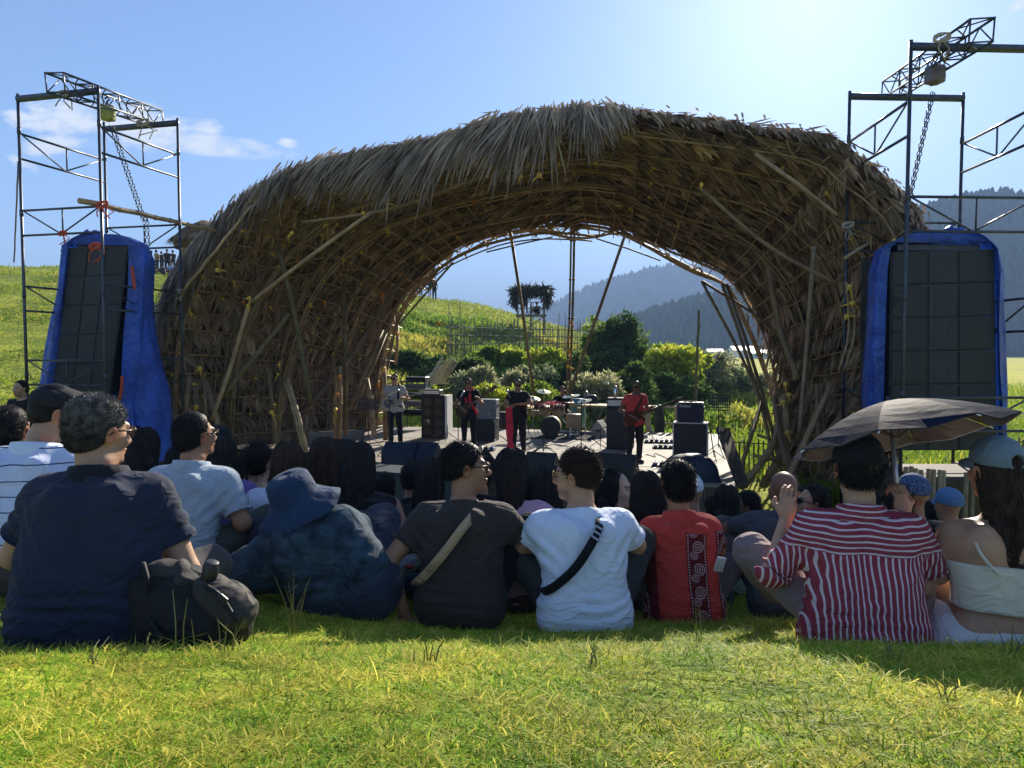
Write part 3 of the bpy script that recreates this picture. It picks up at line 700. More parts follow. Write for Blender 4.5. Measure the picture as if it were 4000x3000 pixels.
# ------- amplifiers and cabinets; box-like things built in their own frame then placed
def local(root):     # transform from local to world for parts of a thing being built
    M = Matrix.Translation(root.location) @ root.rotation_euler.to_matrix().to_4x4()
    return lambda p: M @ Vector(p), M.to_3x3()
def cab(name, label, catg, loc, rz, w, h, d, body_m, grille_m, cones=(), tilt=0, logo=None, corners=True, group=None, handle=True, grille_inset=.04):
    t = empty(name, loc, rz); tag(t, label, catg, group); L_, M3 = local(t)
    mb = MB(); mb.box(L_((0, 0, h / 2)), (w, d, h), M3, .012); mb.build("cabinet", body_m, t)
    mb = MB(); mb.box(L_((0, -d / 2 - .006, h / 2)), (w - 2 * grille_inset, .014, h - 2 * grille_inset), M3); mb.build("grille", grille_m, t)
    for (cx, cz, r_) in cones:
        mb = MB(); mb.lathe(L_((cx, -d / 2 - .012, cz)), [(r_, 0), (r_, .010), (r_ * .86, .012), (r_ * .80, .004), (r_ * .3, .002), (r_ * .22, .010), (.004, .012)], M3 @ Vector((0, -1, 0)), 18, False); mb.build("speaker_cone", mat("cone_paper", (.07, .055, .03), .6), t)
    if corners:
        mb = MB()
        for sx in (-1, 1):
            for sz in (0, 1): mb.box(L_((sx * (w / 2 - .02), -d / 2 + .015, sz * (h - .045) + .022)), (.05, .04, .05), M3, .008)
        mb.build("corner_guard", M_ALU if body_m is not M_TOLEX else M_BLACK, t)
    if handle:
        for sx in (-1, 1):
            mb = MB(); mb.box(L_((sx * (w / 2 + .004), 0, h * .7)), (.012, .16, .07), M3); mb.build("handle", M_BLACK, t)
    if logo:
        s_, sz, zc, m_, xo = logo; q = L_((xo, -d / 2 - .018, zc)); text_obj("logo", s_, sz, q, (R(90), 0, t.rotation_euler.z), m_, t, .002, .2)
    return t
YW = mat("stage_red_print", (.5, .12, .04), .5)
ya = R(-12)
bl = on_deck(1698, 1712); w_, h_ = .66, 1.16
cones = [(sx * .155, z, .105) for z in (.17, .43, .70, .97) for sx in (-1, 1)]
big = cab("bass_cabinet", "tall black bass cabinet with eight round speakers behind the guitarist", "speaker", bl + Vector((0, .2, 0)), ya, w_, h_, .42, M_TOLEX, mat("brown_grille", (.022, .018, .013), .6), cones, logo=("Hartke", .075, .07, YW, .05))
L_, M3 = local(big); mb = MB(); mb.box(L_((w_ / 2 + .035, .05, h_ / 2)), (.06, .5, h_ - .01), M3); mb.build("pale_side", M_WHITE, big)
mb = MB(); mb.box(L_((-.12, -.226, .47)), (.018, .01, .12), M3); mb.box(L_((-.155, -.226, .475)), (.055, .01, .018), M3); mb.build("badge", M_WHITE, big)
def amp_head(label, base, z, w, h, d, rz, m_, knobs=8):
    t = empty("amplifier_head", (base.x, base.y, z), rz); tag(t, label, "amplifier"); L_, M3 = local(t)
    mb = MB(); mb.box(L_((0, 0, h / 2)), (w, d, h), M3, .01); mb.build("case", m_, t)
    mb = MB(); mb.box(L_((0, -d / 2 - .003, h * .5)), (w * .92, .01, h * .55), M3); mb.build("front_panel", M_ALU, t)
    mb = MB()
    for k in range(knobs): mb.lathe(L_((-w * .4 + w * .8 * k / (knobs - 1), -d / 2 - .008, h * .5)), [(.012, 0), (.011, .02)], M3 @ Vector((0, -1, 0)), 8)
    mb.build("knob", M_BLACK, t); return t
amp_head("silver fronted amplifier head on the tall bass cabinet", bl + Vector((-.05, .2, 0)), DZ + h_ + .002, .46, .14, .3, ya, M_BLACK)
# equipment rack behind the guitarist
q = on_deck(1625, 1672); t = empty("equipment_rack", q, ya); tag(t, "open rack of stacked mixers and keyboards left of the bass cabinet", "equipment rack"); L_, M3 = local(t)
for sx in (-1, 1):
    for sy in (-1, 1):
        mb = MB(); mb.tube([L_((sx * .36, sy * .22, 0)), L_((sx * .36, sy * .22, 1.45))], .02, 6); mb.build("leg", M_STEEL, t)
for k, z in enumerate((.42, .68, .94, 1.2, 1.42)):
    mb = MB(); mb.box(L_((0, 0, z)), (.8, .5, .035), M3); mb.build("shelf", M_ALU if k % 2 else M_BLACK, t)
    mb = MB(); mb.box(L_((.03 * k - .05, -.02, z + .085)), (.62, .4, .11), M3, .01)
    for j in range(10): mb.lathe(L_((-.3 + .06 * j, -.225, z + .08)), [(.012, 0), (.01, .018)], M3 @ Vector((0, -1, 0)), 6)
    mb.build("mixer", M_GREYC if k % 2 else M_BLACK, t)
# grey combo on a flight case
q = on_deck(1895, 1722)
fc = cab("flight_case", "dark flight case with metal edges under the grey combo amplifier", "case", q + Vector((0, .15, 0)), R(-14), .64, .56, .45, M_GRILLE, M_TOLEX)
cab("combo_amplifier", "pale grey combo amplifier standing on the flight case", "amplifier", q + Vector((.04, .17, .562)), R(-14), .60, .52, .32, mat("grey_tolex", (.22, .23, .24), .6), M_GREYC, logo=("L", .10, .16, M_WHITE, .1))
cab("stage_box", "small dark speaker box between the singer and the grey amplifier", "speaker", on_deck(1975, 1672) + Vector((0, .15, 0)), R(-14), .42, .48, .35, M_TOLEX, M_GRILLE)
# tall stack behind red shirted bassist
q = on_deck(2420, 1755)
cab("tall_cabinet", "tall black cabinet behind the bassist in red", "speaker", q + Vector((.05, .2, 0)), R(-16), .62, .98, .42, M_TOLEX, M_TOLEX)
amp_head("dark amplifier head on the tall cabinet behind the bassist", q + Vector((.0, .2, 0)), DZ + .982, .52, .24, .32, R(-16), M_TOLEX, 6)
t = empty("steel_flask", q + Vector((-.08, .2, 1.23))); tag(t, "shiny steel flask with a dark cap on the amplifier head", "flask")
mb = MB(); mb.lathe(t.location, [(.045, 0), (.048, .02), (.048, .2), (.035, .225)], None, 14); mb.build("bottle", M_CHROME, t, True)
mb = MB(); mb.lathe(t.location + Vector((0, 0, .225)), [(.036, 0), (.036, .04), (.03, .05)], None, 12); mb.build("cap", M_ALU, t, True)
# right: combo on big cab
q = on_deck(2706, 1785)
cab("guitar_cabinet", "big black guitar cabinet with pale piping at the right of the stage", "speaker", q + Vector((0, .2, 0)), R(-17), .76, .76, .42, M_TOLEX, M_GRILLE, corners=True)
L_, M3 = local(bpy.data.objects["guitar_cabinet"]); mb = MB()
for sx in (-1, 1): mb.box(L_((sx * .365, -.212, .38)), (.018, .012, .74), M3)
mb.box(L_((0, -.212, .75)), (.74, .012, .018), M3); mb.build("piping", M_WHITE, bpy.data.objects["guitar_cabinet"])
cab("combo_amplifier", "navy black combo amplifier on the big guitar cabinet, lettering at its top", "amplifier", q + Vector((-.01, .2, .765)), R(-17), .58, .44, .3, mat("navy_tolex", (.02, .024, .04), .5), mat("navy_grille", (.018, .022, .038), .6), logo=("Roland", .085, .36, M_WHITE, -.12))
t = empty("cable_coil", q + Vector((-.02, .2, 1.207))); tag(t, "pale coil of cable lying on the navy combo amplifier", "cable"); mb = MB()
mb.tube([t.location + Vector((.14 * math.cos(a_) * (1 + .1 * math.sin(3 * a_)), .08 * math.sin(a_), .012 + .006 * math.sin(5 * a_))) for a_ in np.linspace(0, 12.5, 60)], .008, 5); mb.build("coil", M_GREYC, t, True)
# wedge monitors
def wedge(label, loc, rz, w, h, d, m_=None, gm=None, grp=None, flip=1):
    t = empty("floor_monitor", loc, rz); tag(t, label, "monitor", grp); L_, M3 = local(t); mb = MB()
    pr = [(-d / 2, 0), (d / 2, 0), (d / 2, h * .55), (d * .12, h), (-d / 2, h * .28)]
    pr = [(flip * a_, b_) for a_, b_ in pr]
    if flip < 0: pr = pr[::-1]
    mb.prism([L_((-w / 2, a_, b_)) for a_, b_ in pr], M3 @ Vector((w, 0, 0))); mb.build("cabinet", m_ or M_TOLEX, t)
    g = MB(); a0 = Vector((0, flip * d * .12, h)); b0 = Vector((0, flip * -d / 2, h * .28)); nn_ = Vector((0, -flip * (h * .72), d * .62)).normalized() * .008
    g.poly([L_(Vector((sx * w * .45, 0, 0)) + a0.lerp(b0, tt_) + nn_) for sx, tt_ in ((-1, .08), (1, .08), (1, .92), (-1, .92))]); g.build("grille", gm or M_GRILLE, t)
    for sx in (-1, 1):
        mb = MB(); mb.box(L_((sx * (w / 2 + .004), .02, h * .4)), (.01, .12, .05), M3); mb.build("handle", M_BLACK, t)
    return t
MG = "black wedge monitors along the stage front"
M_BLUEBLK = mat("blue_black_cloth", (.012, .022, .042), .6, var=.3, bump=.2, bscale=60)
rf = math.atan2(FR.y - FL.y, FR.x - FL.x)
wedge("wide blue black monitor at the stage front below the guitarist in pale tee", on_deck(1575, 1812), rf, .75, .46, .5, M_BLUEBLK, M_BLUEBLK, MG, -1)
wedge("blue black monitor touching the right of the widest one, square badge on it", on_deck(1665, 1815), rf, .62, .48, .5, M_BLUEBLK, M_BLUEBLK, MG, -1)
wedge("black monitor in front of the guitarist wearing a red scarf", on_deck(1868, 1838), rf - .25, .62, .42, .5, None, None, MG, -1)
wedge("squat black monitor in front of the singer", on_deck(2120, 1850), rf, .60, .42, .45, None, None, MG, -1)
wedge("black monitor at the feet of the bassist in red", on_deck(2415, 1872), rf, .68, .48, .5, None, None, MG, -1)
wedge("small black monitor at the left end of the stage front", on_deck(1345, 1780), rf, .5, .38, .42, None, None, MG, -1)
wedge("drum fill monitor with pale worn edges pointing up beside the drums", on_deck(2350, 1705), R(60), .42, .45, .42, mat("worn_grey", (.30, .28, .25), .7, var=.3), M_TOLEX, None, 1)
def cloth_lump(name, label, catg, c, sx, sy, sz, m_, seed):
    n = 26; V = []; F = []
    for i in range(n):
        for j in range(n):
            u, v = i / (n - 1) * 2 - 1, j / (n - 1) * 2 - 1; r_ = (abs(u) ** 4 + abs(v) ** 4) ** .25
            z = sz * max(0, 1 - r_ ** 3) ** .5; V.append((c.x + u * sx, c.y + v * sy, c.z + .004 + z))
    V = np.array(V); V[:, 2] += .035 * fbm(V * 5, 3, seed) * (V[:, 2] > c.z + .05); V[:, 0] += .03 * fbm(V * 4, 2, seed + 3)
    for i in range(n - 1):
        for j in range(n - 1): a_ = i * n + j; F.append((a_, a_ + n, a_ + n + 1, a_ + 1))
    o = mesh_obj(name, V, F, m_, None, True); tag(o, label, catg); return o
cloth_lump("covered_monitor", "monitor hidden under a crumpled black cloth at the right stage front", "monitor", on_deck(2700, 1872), .48, .35, .46, M_BLUEBLK, 3)
cloth_lump("black_bag", "black bag slumped on the wooden table behind the stage", "bag", P(2310, 1577, 21.2), .22, .15, .26, M_BLACK, 5)
# subwoofers / front fill in front of the stage, draped dark blue
for (px_, py_, w, h, lab) in [(1535, 1830, 1.1, 1.05, "left blue black subwoofer box below the stage front"), (1760, 1845, 1.0, 1.0, "right blue black subwoofer box below the stage front")]:
    q = P(px_, py_, 13.3); t = empty("subwoofer", (q.x, q.y, -3.15), rf); tag(t, lab, "subwoofer"); L_, M3 = local(t); hh = q.z + 3.15
    mb = MB(); mb.box(L_((0, 0, hh / 2)), (w, .8, hh), M3, .02); mb.build("cabinet", M_BLUEBLK, t)
    mb = MB(); mb.box(L_((0, -.405, hh / 2)), (w * .9, .02, hh * .85), M3); mb.build("grille", mat("blue_grille", (.015, .03, .05), .5), t)
# stands
def mic_stand(label, base, h, lean=(0, 0), boom=None, mic=True):
    t = empty("microphone_stand", base); tag(t, label, "microphone stand", "microphone stands on the stage"); b = Vector(base)
    for k in range(3):
        a_ = k * 2.094 + .4; mb = MB(); mb.tube([b + Vector((0, 0, .22)), b + Vector((.30 * math.cos(a_), .30 * math.sin(a_), .012))], .009, 5); mb.build("leg", M_BLACK, t)
    top = b + Vector((lean[0], lean[1], h)); mb = MB(); mb.tube([b + Vector((0, 0, .08)), top], .012, 6); mb.build("pole", M_BLACK, t)
    e = top
    if boom: e = top + Vector(boom); mb = MB(); mb.tube([top - Vector(boom) * .35, e], .008, 6); mb.build("boom", M_BLACK, t)
    if mic:
        dr = (Vector(boom).normalized() if boom else Vector((0, .3, .6)).normalized()); mb = MB()
        mb.lathe(e, [(.012, 0), (.016, .13), (.026, .14), (.030, .165), (.026, .19), (.01, .20)], dr, 10); mb.build("microphone", M_ALU, t, True)
    return t
mic_stand("straight stand in front of the guitarist in pale tee", on_deck(1518, 1775), 1.35, (.03, 0), (.08, .2, .05))
mic_stand("stand beside the guitarist with the red scarf", on_deck(1790, 1775), 1.2, (0, 0), (.05, .12, .1))
mic_stand("slim stand with red scarf hanging, held by the singer", on_deck(1990, 1800), 1.36, (0, 0), (-.02, .1, .05))
mic_stand("black stand at the stage centre in front of the drums", on_deck(2270, 1768), 1.18, (0, 0), (.1, .25, .12))
mic_stand("black stand right behind the centre stand, drum side", on_deck(2305, 1700), 1.5, (0, 0), (.35, .1, -.05))
mic_stand("short stand in front of the bass drum", on_deck(2124, 1775), .85, (0, 0), None, False)
mic_stand("low tripod stand at the foot of the bass cabinet", on_deck(1748, 1722), .42, (0, 0), None, False)
mic_stand("low tripod beside the drum fill monitor", on_deck(2345, 1752), .5, (0, 0), (.1, .1, 0))
mic_stand("leaning boom stand by the big guitar cabinet", on_deck(2790, 1800), .7, (-.1, 0), (-.28, .1, .55), False)
def music_stand(label, base, h, w, hh, rz):
    t = empty("music_stand", base, rz); tag(t, label, "music stand", "music stands on the stage"); L_, M3 = local(t)
    for k in range(3):
        a_ = k * 2.094 + 1.0; mb = MB(); mb.tube([L_((0, 0, .3)), L_((.33 * math.cos(a_), .33 * math.sin(a_), .01))], .009, 5); mb.build("leg", M_BLACK, t)
    mb = MB(); mb.tube([L_((0, 0, .2)), L_((0, 0, h))], .011, 6); mb.build("pole", M_BLACK, t)
    mb = MB(); Rm = M3 @ Euler((R(-20), 0, 0)).to_matrix(); c = L_((0, -.02, h + hh * .3)); nx, nz_ = 10, 5
    for i in range(nx + 1): mb.box(c + Rm @ Vector((-w / 2 + w * i / nx, 0, 0)), (.018, .008, hh), Rm)
    for j in range(nz_ + 1): mb.box(c + Rm @ Vector((0, .002, -hh / 2 + hh * j / nz_)), (w, .008, .02), Rm)
    mb.build("desk", M_BLACK, t); return t
music_stand("perforated music stand left of the guitarist in pale tee", on_deck(1440, 1742), .96, .52, .24, R(-10))
music_stand("perforated music stand right of the big guitar cabinet", on_deck(2805, 1785), 1.1, .46, .34, R(-20))
# pedals and cables on the floor
def pedal_board(label, q, w, rz, n=5):
    t = empty("pedal_board", q, rz); tag(t, label, "effects pedals", "pedal boards on the deck"); L_, M3 = local(t)
    mb = MB(); mb.box(L_((0, 0, .02)), (w, .26, .04), M3); mb.build("board", M_BLACK, t)
    for k in range(n):
        mb = MB(); mb.box(L_((-w / 2 + w * (k + .5) / n, 0, .065)), (w / n * .75, .13, .05), M3, .008); mb.lathe(L_((-w / 2 + w * (k + .5) / n, .03, .09)), [(.015, 0), (.013, .025)], None, 8); mb.build("pedal", [M_ALU, M_TOLEX, mat("pedal_blue", (.05, .12, .3), .4)][k % 3], t)
pedal_board("row of pedals behind the bassist in red", on_deck(2575, 1730), .75, R(-10), 6)
pedal_board("row of pedals in front of the big guitar cabinet", on_deck(2600, 1752), .6, R(-5), 5)
pedal_board("pedals near the right front of the deck", on_deck(2600, 1822), .55, R(-15), 4)
pedal_board("single small pedal board at the guitarist with the scarf", on_deck(1900, 1760), .4, R(-10), 3)
cr2_ = random.Random(3)
for k, (x0, x1, y0_, y1_) in enumerate([(1500, 1760, 1745, 1790), (1900, 2200, 1700, 1745), (2230, 2420, 1700, 1760), (2420, 2660, 1770, 1800), (2440, 2600, 1830, 1870), (2150, 2330, 1690, 1705), (2480, 2700, 1690, 1740), (1250, 1500, 1740, 1760)]):
    pts = [on_deck(lerp(x0, x1, u) + cr2_.uniform(-30, 30), lerp(y0_, y1_, cr2_.random())) + Vector((0, 0, .012)) for u in np.linspace(0, 1, 9)]
    mb = MB(); mb.tube(spline([np.array(p_) for p_ in pts], 50), .009, 4); o = mb.build("cable", M_BLACK, None, True)
    tag(o, ["black cable looping across the left deck", "cable behind the singer's feet", "cable by the drum carpet", "cable snaking under the bassist", "cable loop near the front edge", "short cable along the drum carpet", "cable at the pedal boards", "cable at the left stage end"][k], "cable", "cables on the stage floor")
# drum kit
dk = on_deck(2170, 1715) + Vector((0, .25, 0)); t = empty("drum_kit", dk, R(-8)); tag(t, "drum kit with black bass drum, pale wood shells and hanging pink flowers", "drum kit"); L_, M3 = local(t); Y_ = M3 @ Vector((0, -1, 0))
M_SHELLW = mat("drum_wood", (.30, .22, .13), .4, var=.2); M_SKIN = mat("drum_head", (.55, .53, .5), .5)
mb = MB(); mb.box(L_((0, .5, .006)), (2.1, 1.6, .012), M3); mb.build("carpet", mat("drum_carpet", (.02, .022, .03), .95, var=.3), t)
mb = MB(); mb.lathe(L_((-.12, .35, .30)), [(.27, 0), (.275, .02), (.275, .42), (.27, .44)], Y_, 26); mb.build("bass_drum", M_SHELLW, t, True)
mb = MB(); mb.lathe(L_((-.12, -.092, .30)), [(.25, 0), (.25, .006)], Y_, 26); mb.build("drum_head", M_BLACK, t)
mb = MB(); mb.tube([L_((-.12 + .262 * math.cos(a_), -.10, .30 + .262 * math.sin(a_))) for a_ in np.linspace(0, 6.283, 30)], .012, 6); mb.build("hoop", M_BLACK, t, True)
for (x, y, z, r_, h_, ax) in [(-.30, .15, .74, .15, .22, (.1, -.4, 1)), (.08, .15, .74, .17, .24, (-.1, -.4, 1)), (.48, .35, .42, .21, .40, (0, 0, 1)), (-.55, .55, .62, .17, .14, (0, 0, 1))]:
    a_ = (M3 @ Vector(ax)).normalized(); mb = MB(); mb.lathe(L_((x, y, z)) - a_ * h_ / 2, [(r_ * .98, 0), (r_, .01), (r_, h_ - .01), (r_ * .98, h_)], a_, 18); mb.build("tom", M_SHELLW, t, True)
for (x, y, z, r_, ax) in [(-.62, .25, 1.05, .2, (.25, -.25, 1)), (-.80, .1, .86, .22, (.2, -.3, 1)), (.42, .2, 1.12, .24, (-.15, -.12, 1)), (.78, .35, .98, .2, (-.2, -.2, 1)), (-.35, .5, 1.22, .2, (.1, -.25, 1))]:
    a_ = (M3 @ Vector(ax)).normalized(); mb = MB(); mb.lathe(L_((x, y, z)), [(r_, 0), (r_ * .5, .012), (.05, .018), (.03, .04), (.005, .045)], a_, 22, False); mb.build("cymbal", mat("cymbal_bronze", (.55, .46, .25), .3, metal=1.0), t, True)
    mb = MB(); mb.tube([L_((x, y, z - .01)), L_((x, y, .35)), L_((x, y, .2))], .011, 5)
    for k in range(3): a2 = k * 2.094 + x; mb.tube([L_((x, y, .35)), L_((x + .26 * math.cos(a2), y + .26 * math.sin(a2), .015))], .009, 4)
    mb.build("cymbal_stand", M_CHROME, t)
mb = MB(); cr3 = random.Random(8)
for k in range(70):
    x = -.75 + cr3.random() * 1.0; z = .98 - abs(cr3.gauss(0, .07)); y = -.02 + cr3.gauss(0, .05); c = L_((x, y, z)); mb.tint = (1, 1, 1)
    for q_ in range(4):
        a_ = cr3.random() * 6.28; e = Vector((math.cos(a_), cr3.gauss(0, .5), math.sin(a_))) * .035; s2 = e.cross(Vector((0, 1, 0))).normalized() * .014; mb.quad(c, c + e * .5 + s2, c + e, c + e * .5 - s2)
mb.build("flower_garland", mat("pink_petal", (.62, .16, .24), .7, var=.3, transl=.2), t)
mb = MB()
for k in range(60):
    x = -.8 + cr3.random() * 1.1; c = L_((x, -.03 + cr3.gauss(0, .03), .90)); mb.tube([c, c + Vector((cr3.gauss(0, .02), 0, -.10 - .1 * cr3.random()))], .007, 4)
mb.build("garland_fringe", M_DARKW, t)
# table and rail behind the stage
M_TABLE = mat("raw_plank", (.33, .25, .15), .7, c2=(.45, .36, .23), vscale=3, stretch=(1, 8, 1))
ta_, tb_ = P(2225, 1580, 21.6), P(2568, 1592, 20.4); t = empty("plank_table", ((ta_.x + tb_.x) / 2, 21, -3.2)); tag(t, "long rough plank table along the back of the stage", "table")
mb = MB(); mb.prism([ta_, tb_, tb_ + Vector((.15, .8, 0)), ta_ + Vector((.15, .8, 0))], (0, 0, -.06)); mb.build("table_top", M_TABLE, t)
for (px_, py_) in ((2265, 1590), (2430, 1590), (2535, 1595), (2400, 1590)):
    q = P(px_, py_, 21.0); mb = MB(); mb.box((q.x, q.y + .1, (q.z - 3.3) / 2 - .03), (.14, .12, q.z + 3.3), None); mb.build("leg", M_TABLE, t)
mb = MB(); mb.tube([P(2300, 1690, 21), P(2400, 1600, 21)], .045, 5); mb.tube([P(2560, 1700, 20.4), P(2470, 1600, 20.8)], .045, 5); mb.build("brace", M_TABLE, t)
t = empty("bamboo_rail", P(2600, 1650, 21)); tag(t, "low bamboo handrail behind the right of the stage", "railing")
for a_, b_ in (((2560, 1590, 21.5), (2680, 1592, 21)), ((2570, 1655, 21.5), (2640, 1656, 21)), ((2560, 1700, 21.5), (2640, 1700, 21)), ((1760, 1575, 22.5), (1860, 1575, 22.4)), ((1950, 1578, 22.3), (1985, 1578, 22.3))):
    mb = MB(); mb.tube([P(*a_), P(*b_)], .035, 6); mb.build("rail", M_TABLE, t)
for (px_, d_) in ((2575, 21.5), (2640, 21.1)):
    mb = MB(); q = P(px_, 1585, d_); mb.tube([q, (q.x, q.y, -3.6)], .05, 6); mb.build("post", M_TABLE, t)
o = cloth_lump("hanging_jacket", "dark jacket hung over the bamboo rail behind the stage", "jacket", P(2575, 1690, 21.3), .14, .12, .85, M_BLACK, 12)
# blue drum behind the drummer
q = on_deck(2262, 1672) + Vector((0, .2, 0)); t = empty("plastic_barrel", q); tag(t, "pale blue plastic barrel behind the drums", "barrel")
mb = MB(); mb.lathe(q, [(.2, 0), (.22, .05), (.23, .3), (.24, .32), (.23, .34), (.22, .8), (.19, .86)], None, 18); mb.build("drum", mat("blue_plastic", (.10, .25, .38), .45), t, True)
mb = MB(); mb.lathe(q + Vector((0, 0, .86)), [(.19, 0), (.19, .02)], None, 18); mb.build("lid", mat("blue_plastic_dark", (.05, .13, .22), .45), t, True)

# ---------------------------------------------------------------- scaffold towers with hanging line arrays
def tower(name, label, A, B, C, D, ztops, levels, rail_gap, pr, zbot):
    """A,B,C,D plan corners (x,y) in order; levels: list of (z_top_of_panel, which) which 0 = sides AB & DC, 1 = sides AD & BC"""
    t = empty(name, ((A[0] + C[0]) / 2, (A[1] + C[1]) / 2, zbot)); tag(t, label, "scaffold tower", "scaffold towers either side of the stage")
    for c, zt in zip((A, B, C, D), ztops):
        mb = MB(); z = zbot - .4; pts = [(c[0], c[1], zbot - .4), (c[0], c[1], zt)]; mb.tube(pts, pr, 8)
        for zz in np.arange(zbot + 1.1, zt - .4, 1.45): mb.lathe((c[0], c[1], zz), [(pr * 1.25, -.06), (pr * 1.25, .06)], None, 8)
        mb.build("upright", M_STEEL, t, True)
    def panel(p, q, z):
        p = Vector((*p, 0)); q = Vector((*q, 0)); u = (q - p); m_ = p + u * .5
        mb = MB(); Z = lambda v_, z_: (v_.x, v_.y, z_)
        mb.tube([Z(p, z), Z(q, z)], pr * .8, 6); mb.tube([Z(p, z - rail_gap), Z(q, z - rail_gap)], pr * .8, 6)
        mb.tube([Z(p + u * .04, z - .02), Z(m_, z - rail_gap)], pr * .55, 5); mb.tube([Z(q - u * .04, z - .02), Z(m_, z - rail_gap)], pr * .55, 5); mb.tube([Z(m_ + u * .02, z), Z(m_ + u * .02, z - rail_gap)], pr * .55, 5)
        mb.build("brace_panel", M_STEEL, t, True)
    for z, w in levels:
        if w == 0: panel(A, B, z); panel(D, C, z)
        else: panel(A, D, z); panel(B, C, z)
    for p, q, zt in ((A, B, min(ztops[0], ztops[1]) - .09), (D, C, min(ztops[2], ztops[3]) - .09)):
        mb = MB(); mb.tube([(p[0], p[1], zt), (q[0], q[1], zt)], .062, 8); mb.build("top_beam", M_STEEL, t, True)
    return t
def box_truss(name, label, a, b, w, r_):
    a = Vector(a); b = Vector(b); u = (b - a).normalized(); s2 = u.cross(Vector((0, 0, 1))).normalized(); up = s2.cross(u)
    t = empty(name, a.lerp(b, .5)); tag(t, label, "truss", "ladder trusses lying across the towers"); n = 8
    cs = [(-1, -1), (1, -1), (1, 1), (-1, 1)]
    pt = lambda k, c: a.lerp(b, k / n) + s2 * (c[0] * w / 2) + up * (c[1] * w / 2)
    for c in cs:
        mb = MB(); mb.tube([pt(0, c), pt(n, c)], r_, 6); mb.build("chord", M_STEEL, t, True)
    for k in range(0, n + 1, 2):
        mb = MB()
        for i in range(4): mb.tube([pt(k, cs[i]), pt(k, cs[(i + 1) % 4])], r_ * .7, 5)
        mb.build("ring_brace", M_STEEL, t, True)
    mb = MB()
    for k in range(n):
        for i in range(4): a_, b_ = cs[i], cs[(i + 1) % 4]; mb.tube([pt(k, a_ if k % 2 else b_), pt(k + 1, b_ if k % 2 else a_)], r_ * .6, 5)
    mb.build("diagonal_brace", M_STEEL, t, True); return t
def chain(label, a, b, m_, strands=2, grp="hoist chains"):
    t = empty("hoist_chain", a); tag(t, label, "chain", grp); a = Vector(a); b = Vector(b); L = (b - a).length; u = (b - a) / L
    for s_ in range(strands):
        mb = MB(); n = int(L / .062); o_ = Vector((.05 * s_ - .02, .03 * s_, 0)); s1 = u.orthogonal().normalized(); s2 = u.cross(s1)
        for k in range(n):
            c = a + u * (k + .5) * L / n + o_; w = s1 if k % 2 else s2
            mb.tube([c + u * (.042 * math.cos(q_)) + w * (.020 * math.sin(q_)) for q_ in np.linspace(0, 6.283, 7)], .0075, 4, False)
        mb.build("strand", m_, t, True)
    return t
def hoist(label, c, m_, rz=0):
    t = empty("chain_hoist", c, rz); tag(t, label, "hoist", "chain hoists"); L_, M3 = local(t)
    mb = MB(); mb.lathe(L_((0, -.13, 0)), [(.07, 0), (.10, .02), (.10, .20), (.07, .22)], M3 @ Vector((0, 1, 0)), 16); mb.box(L_((0, 0, .05)), (.24, .2, .26), M3, .02); mb.build("housing", m_, t, False)
    mb = MB(); mb.tube([L_((0, 0, .18)), L_((0, 0, .26)), L_((.04, 0, .3)), L_((0, 0, .34)), L_((-.04, 0, .3))], .018, 6); mb.build("hook", M_BLACK, t, True)
    return t
def line_array(label, tl, tr, bl_, br_, dtop, dbot, ncab, depth, grp="hanging line arrays"):
    """four front corners as pixels, top and bottom distances"""
    q = [P(*tl, dtop), P(*tr, dtop), P(*bl_, dbot), P(*br_, dbot)]
    t = empty("line_array", ((q[2].x + q[3].x) / 2, dbot, q[2].z)); tag(t, label, "loudspeaker", grp)
    back = Vector(((q[0].x + q[1].x) / 2 - 0, 0, 0)); dv = Vector((.0, depth, .02))
    for k in range(ncab):
        f0, f1 = k / ncab + .0015, (k + 1) / ncab - .0015; a, b = q[0].lerp(q[2], f0), q[1].lerp(q[3], f0); c, d = q[0].lerp(q[2], f1), q[1].lerp(q[3], f1)
        mb = MB(); mb.prism([a, c, d, b], dv); cb = mb.build("cabinet", M_TOLEX, t)
        fw = Vector((0, -.012, 0)); Q = lambda u, v_: a.lerp(b, u).lerp(c.lerp(d, u), v_) + fw
        for u0, u1 in ((.02, .34), (.66, .98)):
            g = MB(); g.prism([Q(u0, .05), Q(u0, .95), Q(u1, .95), Q(u1, .05)], (0, .01, 0)); gg = g.build("grille", M_GRILLE, cb)
        h_ = MB(); h_.prism([Q(.37, .04), Q(.37, .96), Q(.63, .96), Q(.63, .04)], (0, .01, 0)); h_.build("horn_panel", mat("horn_grey", (.028, .028, .032), .5), cb)
        s_ = MB()
        for u in (.42, .49, .56):
            for v0, v1 in ((.10, .45), (.55, .90)): s_.prism([Q(u, v0) + fw * .3, Q(u, v1) + fw * .3, Q(u + .025, v1) + fw * .3, Q(u + .025, v0) + fw * .3], (0, .005, 0))
        s_.build("horn_slot", M_BLACK, cb)
        e = MB(); e.prism([Q(0, .0), Q(0, .03), Q(1, .03), Q(1, .0)], (0, .01, 0)); e.build("front_lip", mat("rim_grey", (.04, .045, .05), .5), cb)
    mb = MB(); mb.box((q[0].lerp(q[1], .5) + Vector((0, depth * .5, .06))), (abs(q[1].x - q[0].x) * .8, depth * .8, .09)); mb.build("fly_frame", M_STEEL, t)
    return t
M_TARP = mat("blue_tarpaulin", (.008, .045, .30), .42, c2=(.022, .10, .55), vscale=2.5, bump=.9, bscale=9, bdist=.05, spec=.6, transl=.14, stretch=(1, 1, .45))
crease(M_TARP.node_tree, M_TARP.node_tree.nodes['Principled BSDF'], [n_ for n_ in M_TARP.node_tree.nodes if n_.type == 'TEX_COORD'][0].outputs['Object'], .5, 14, .03, 1.0)
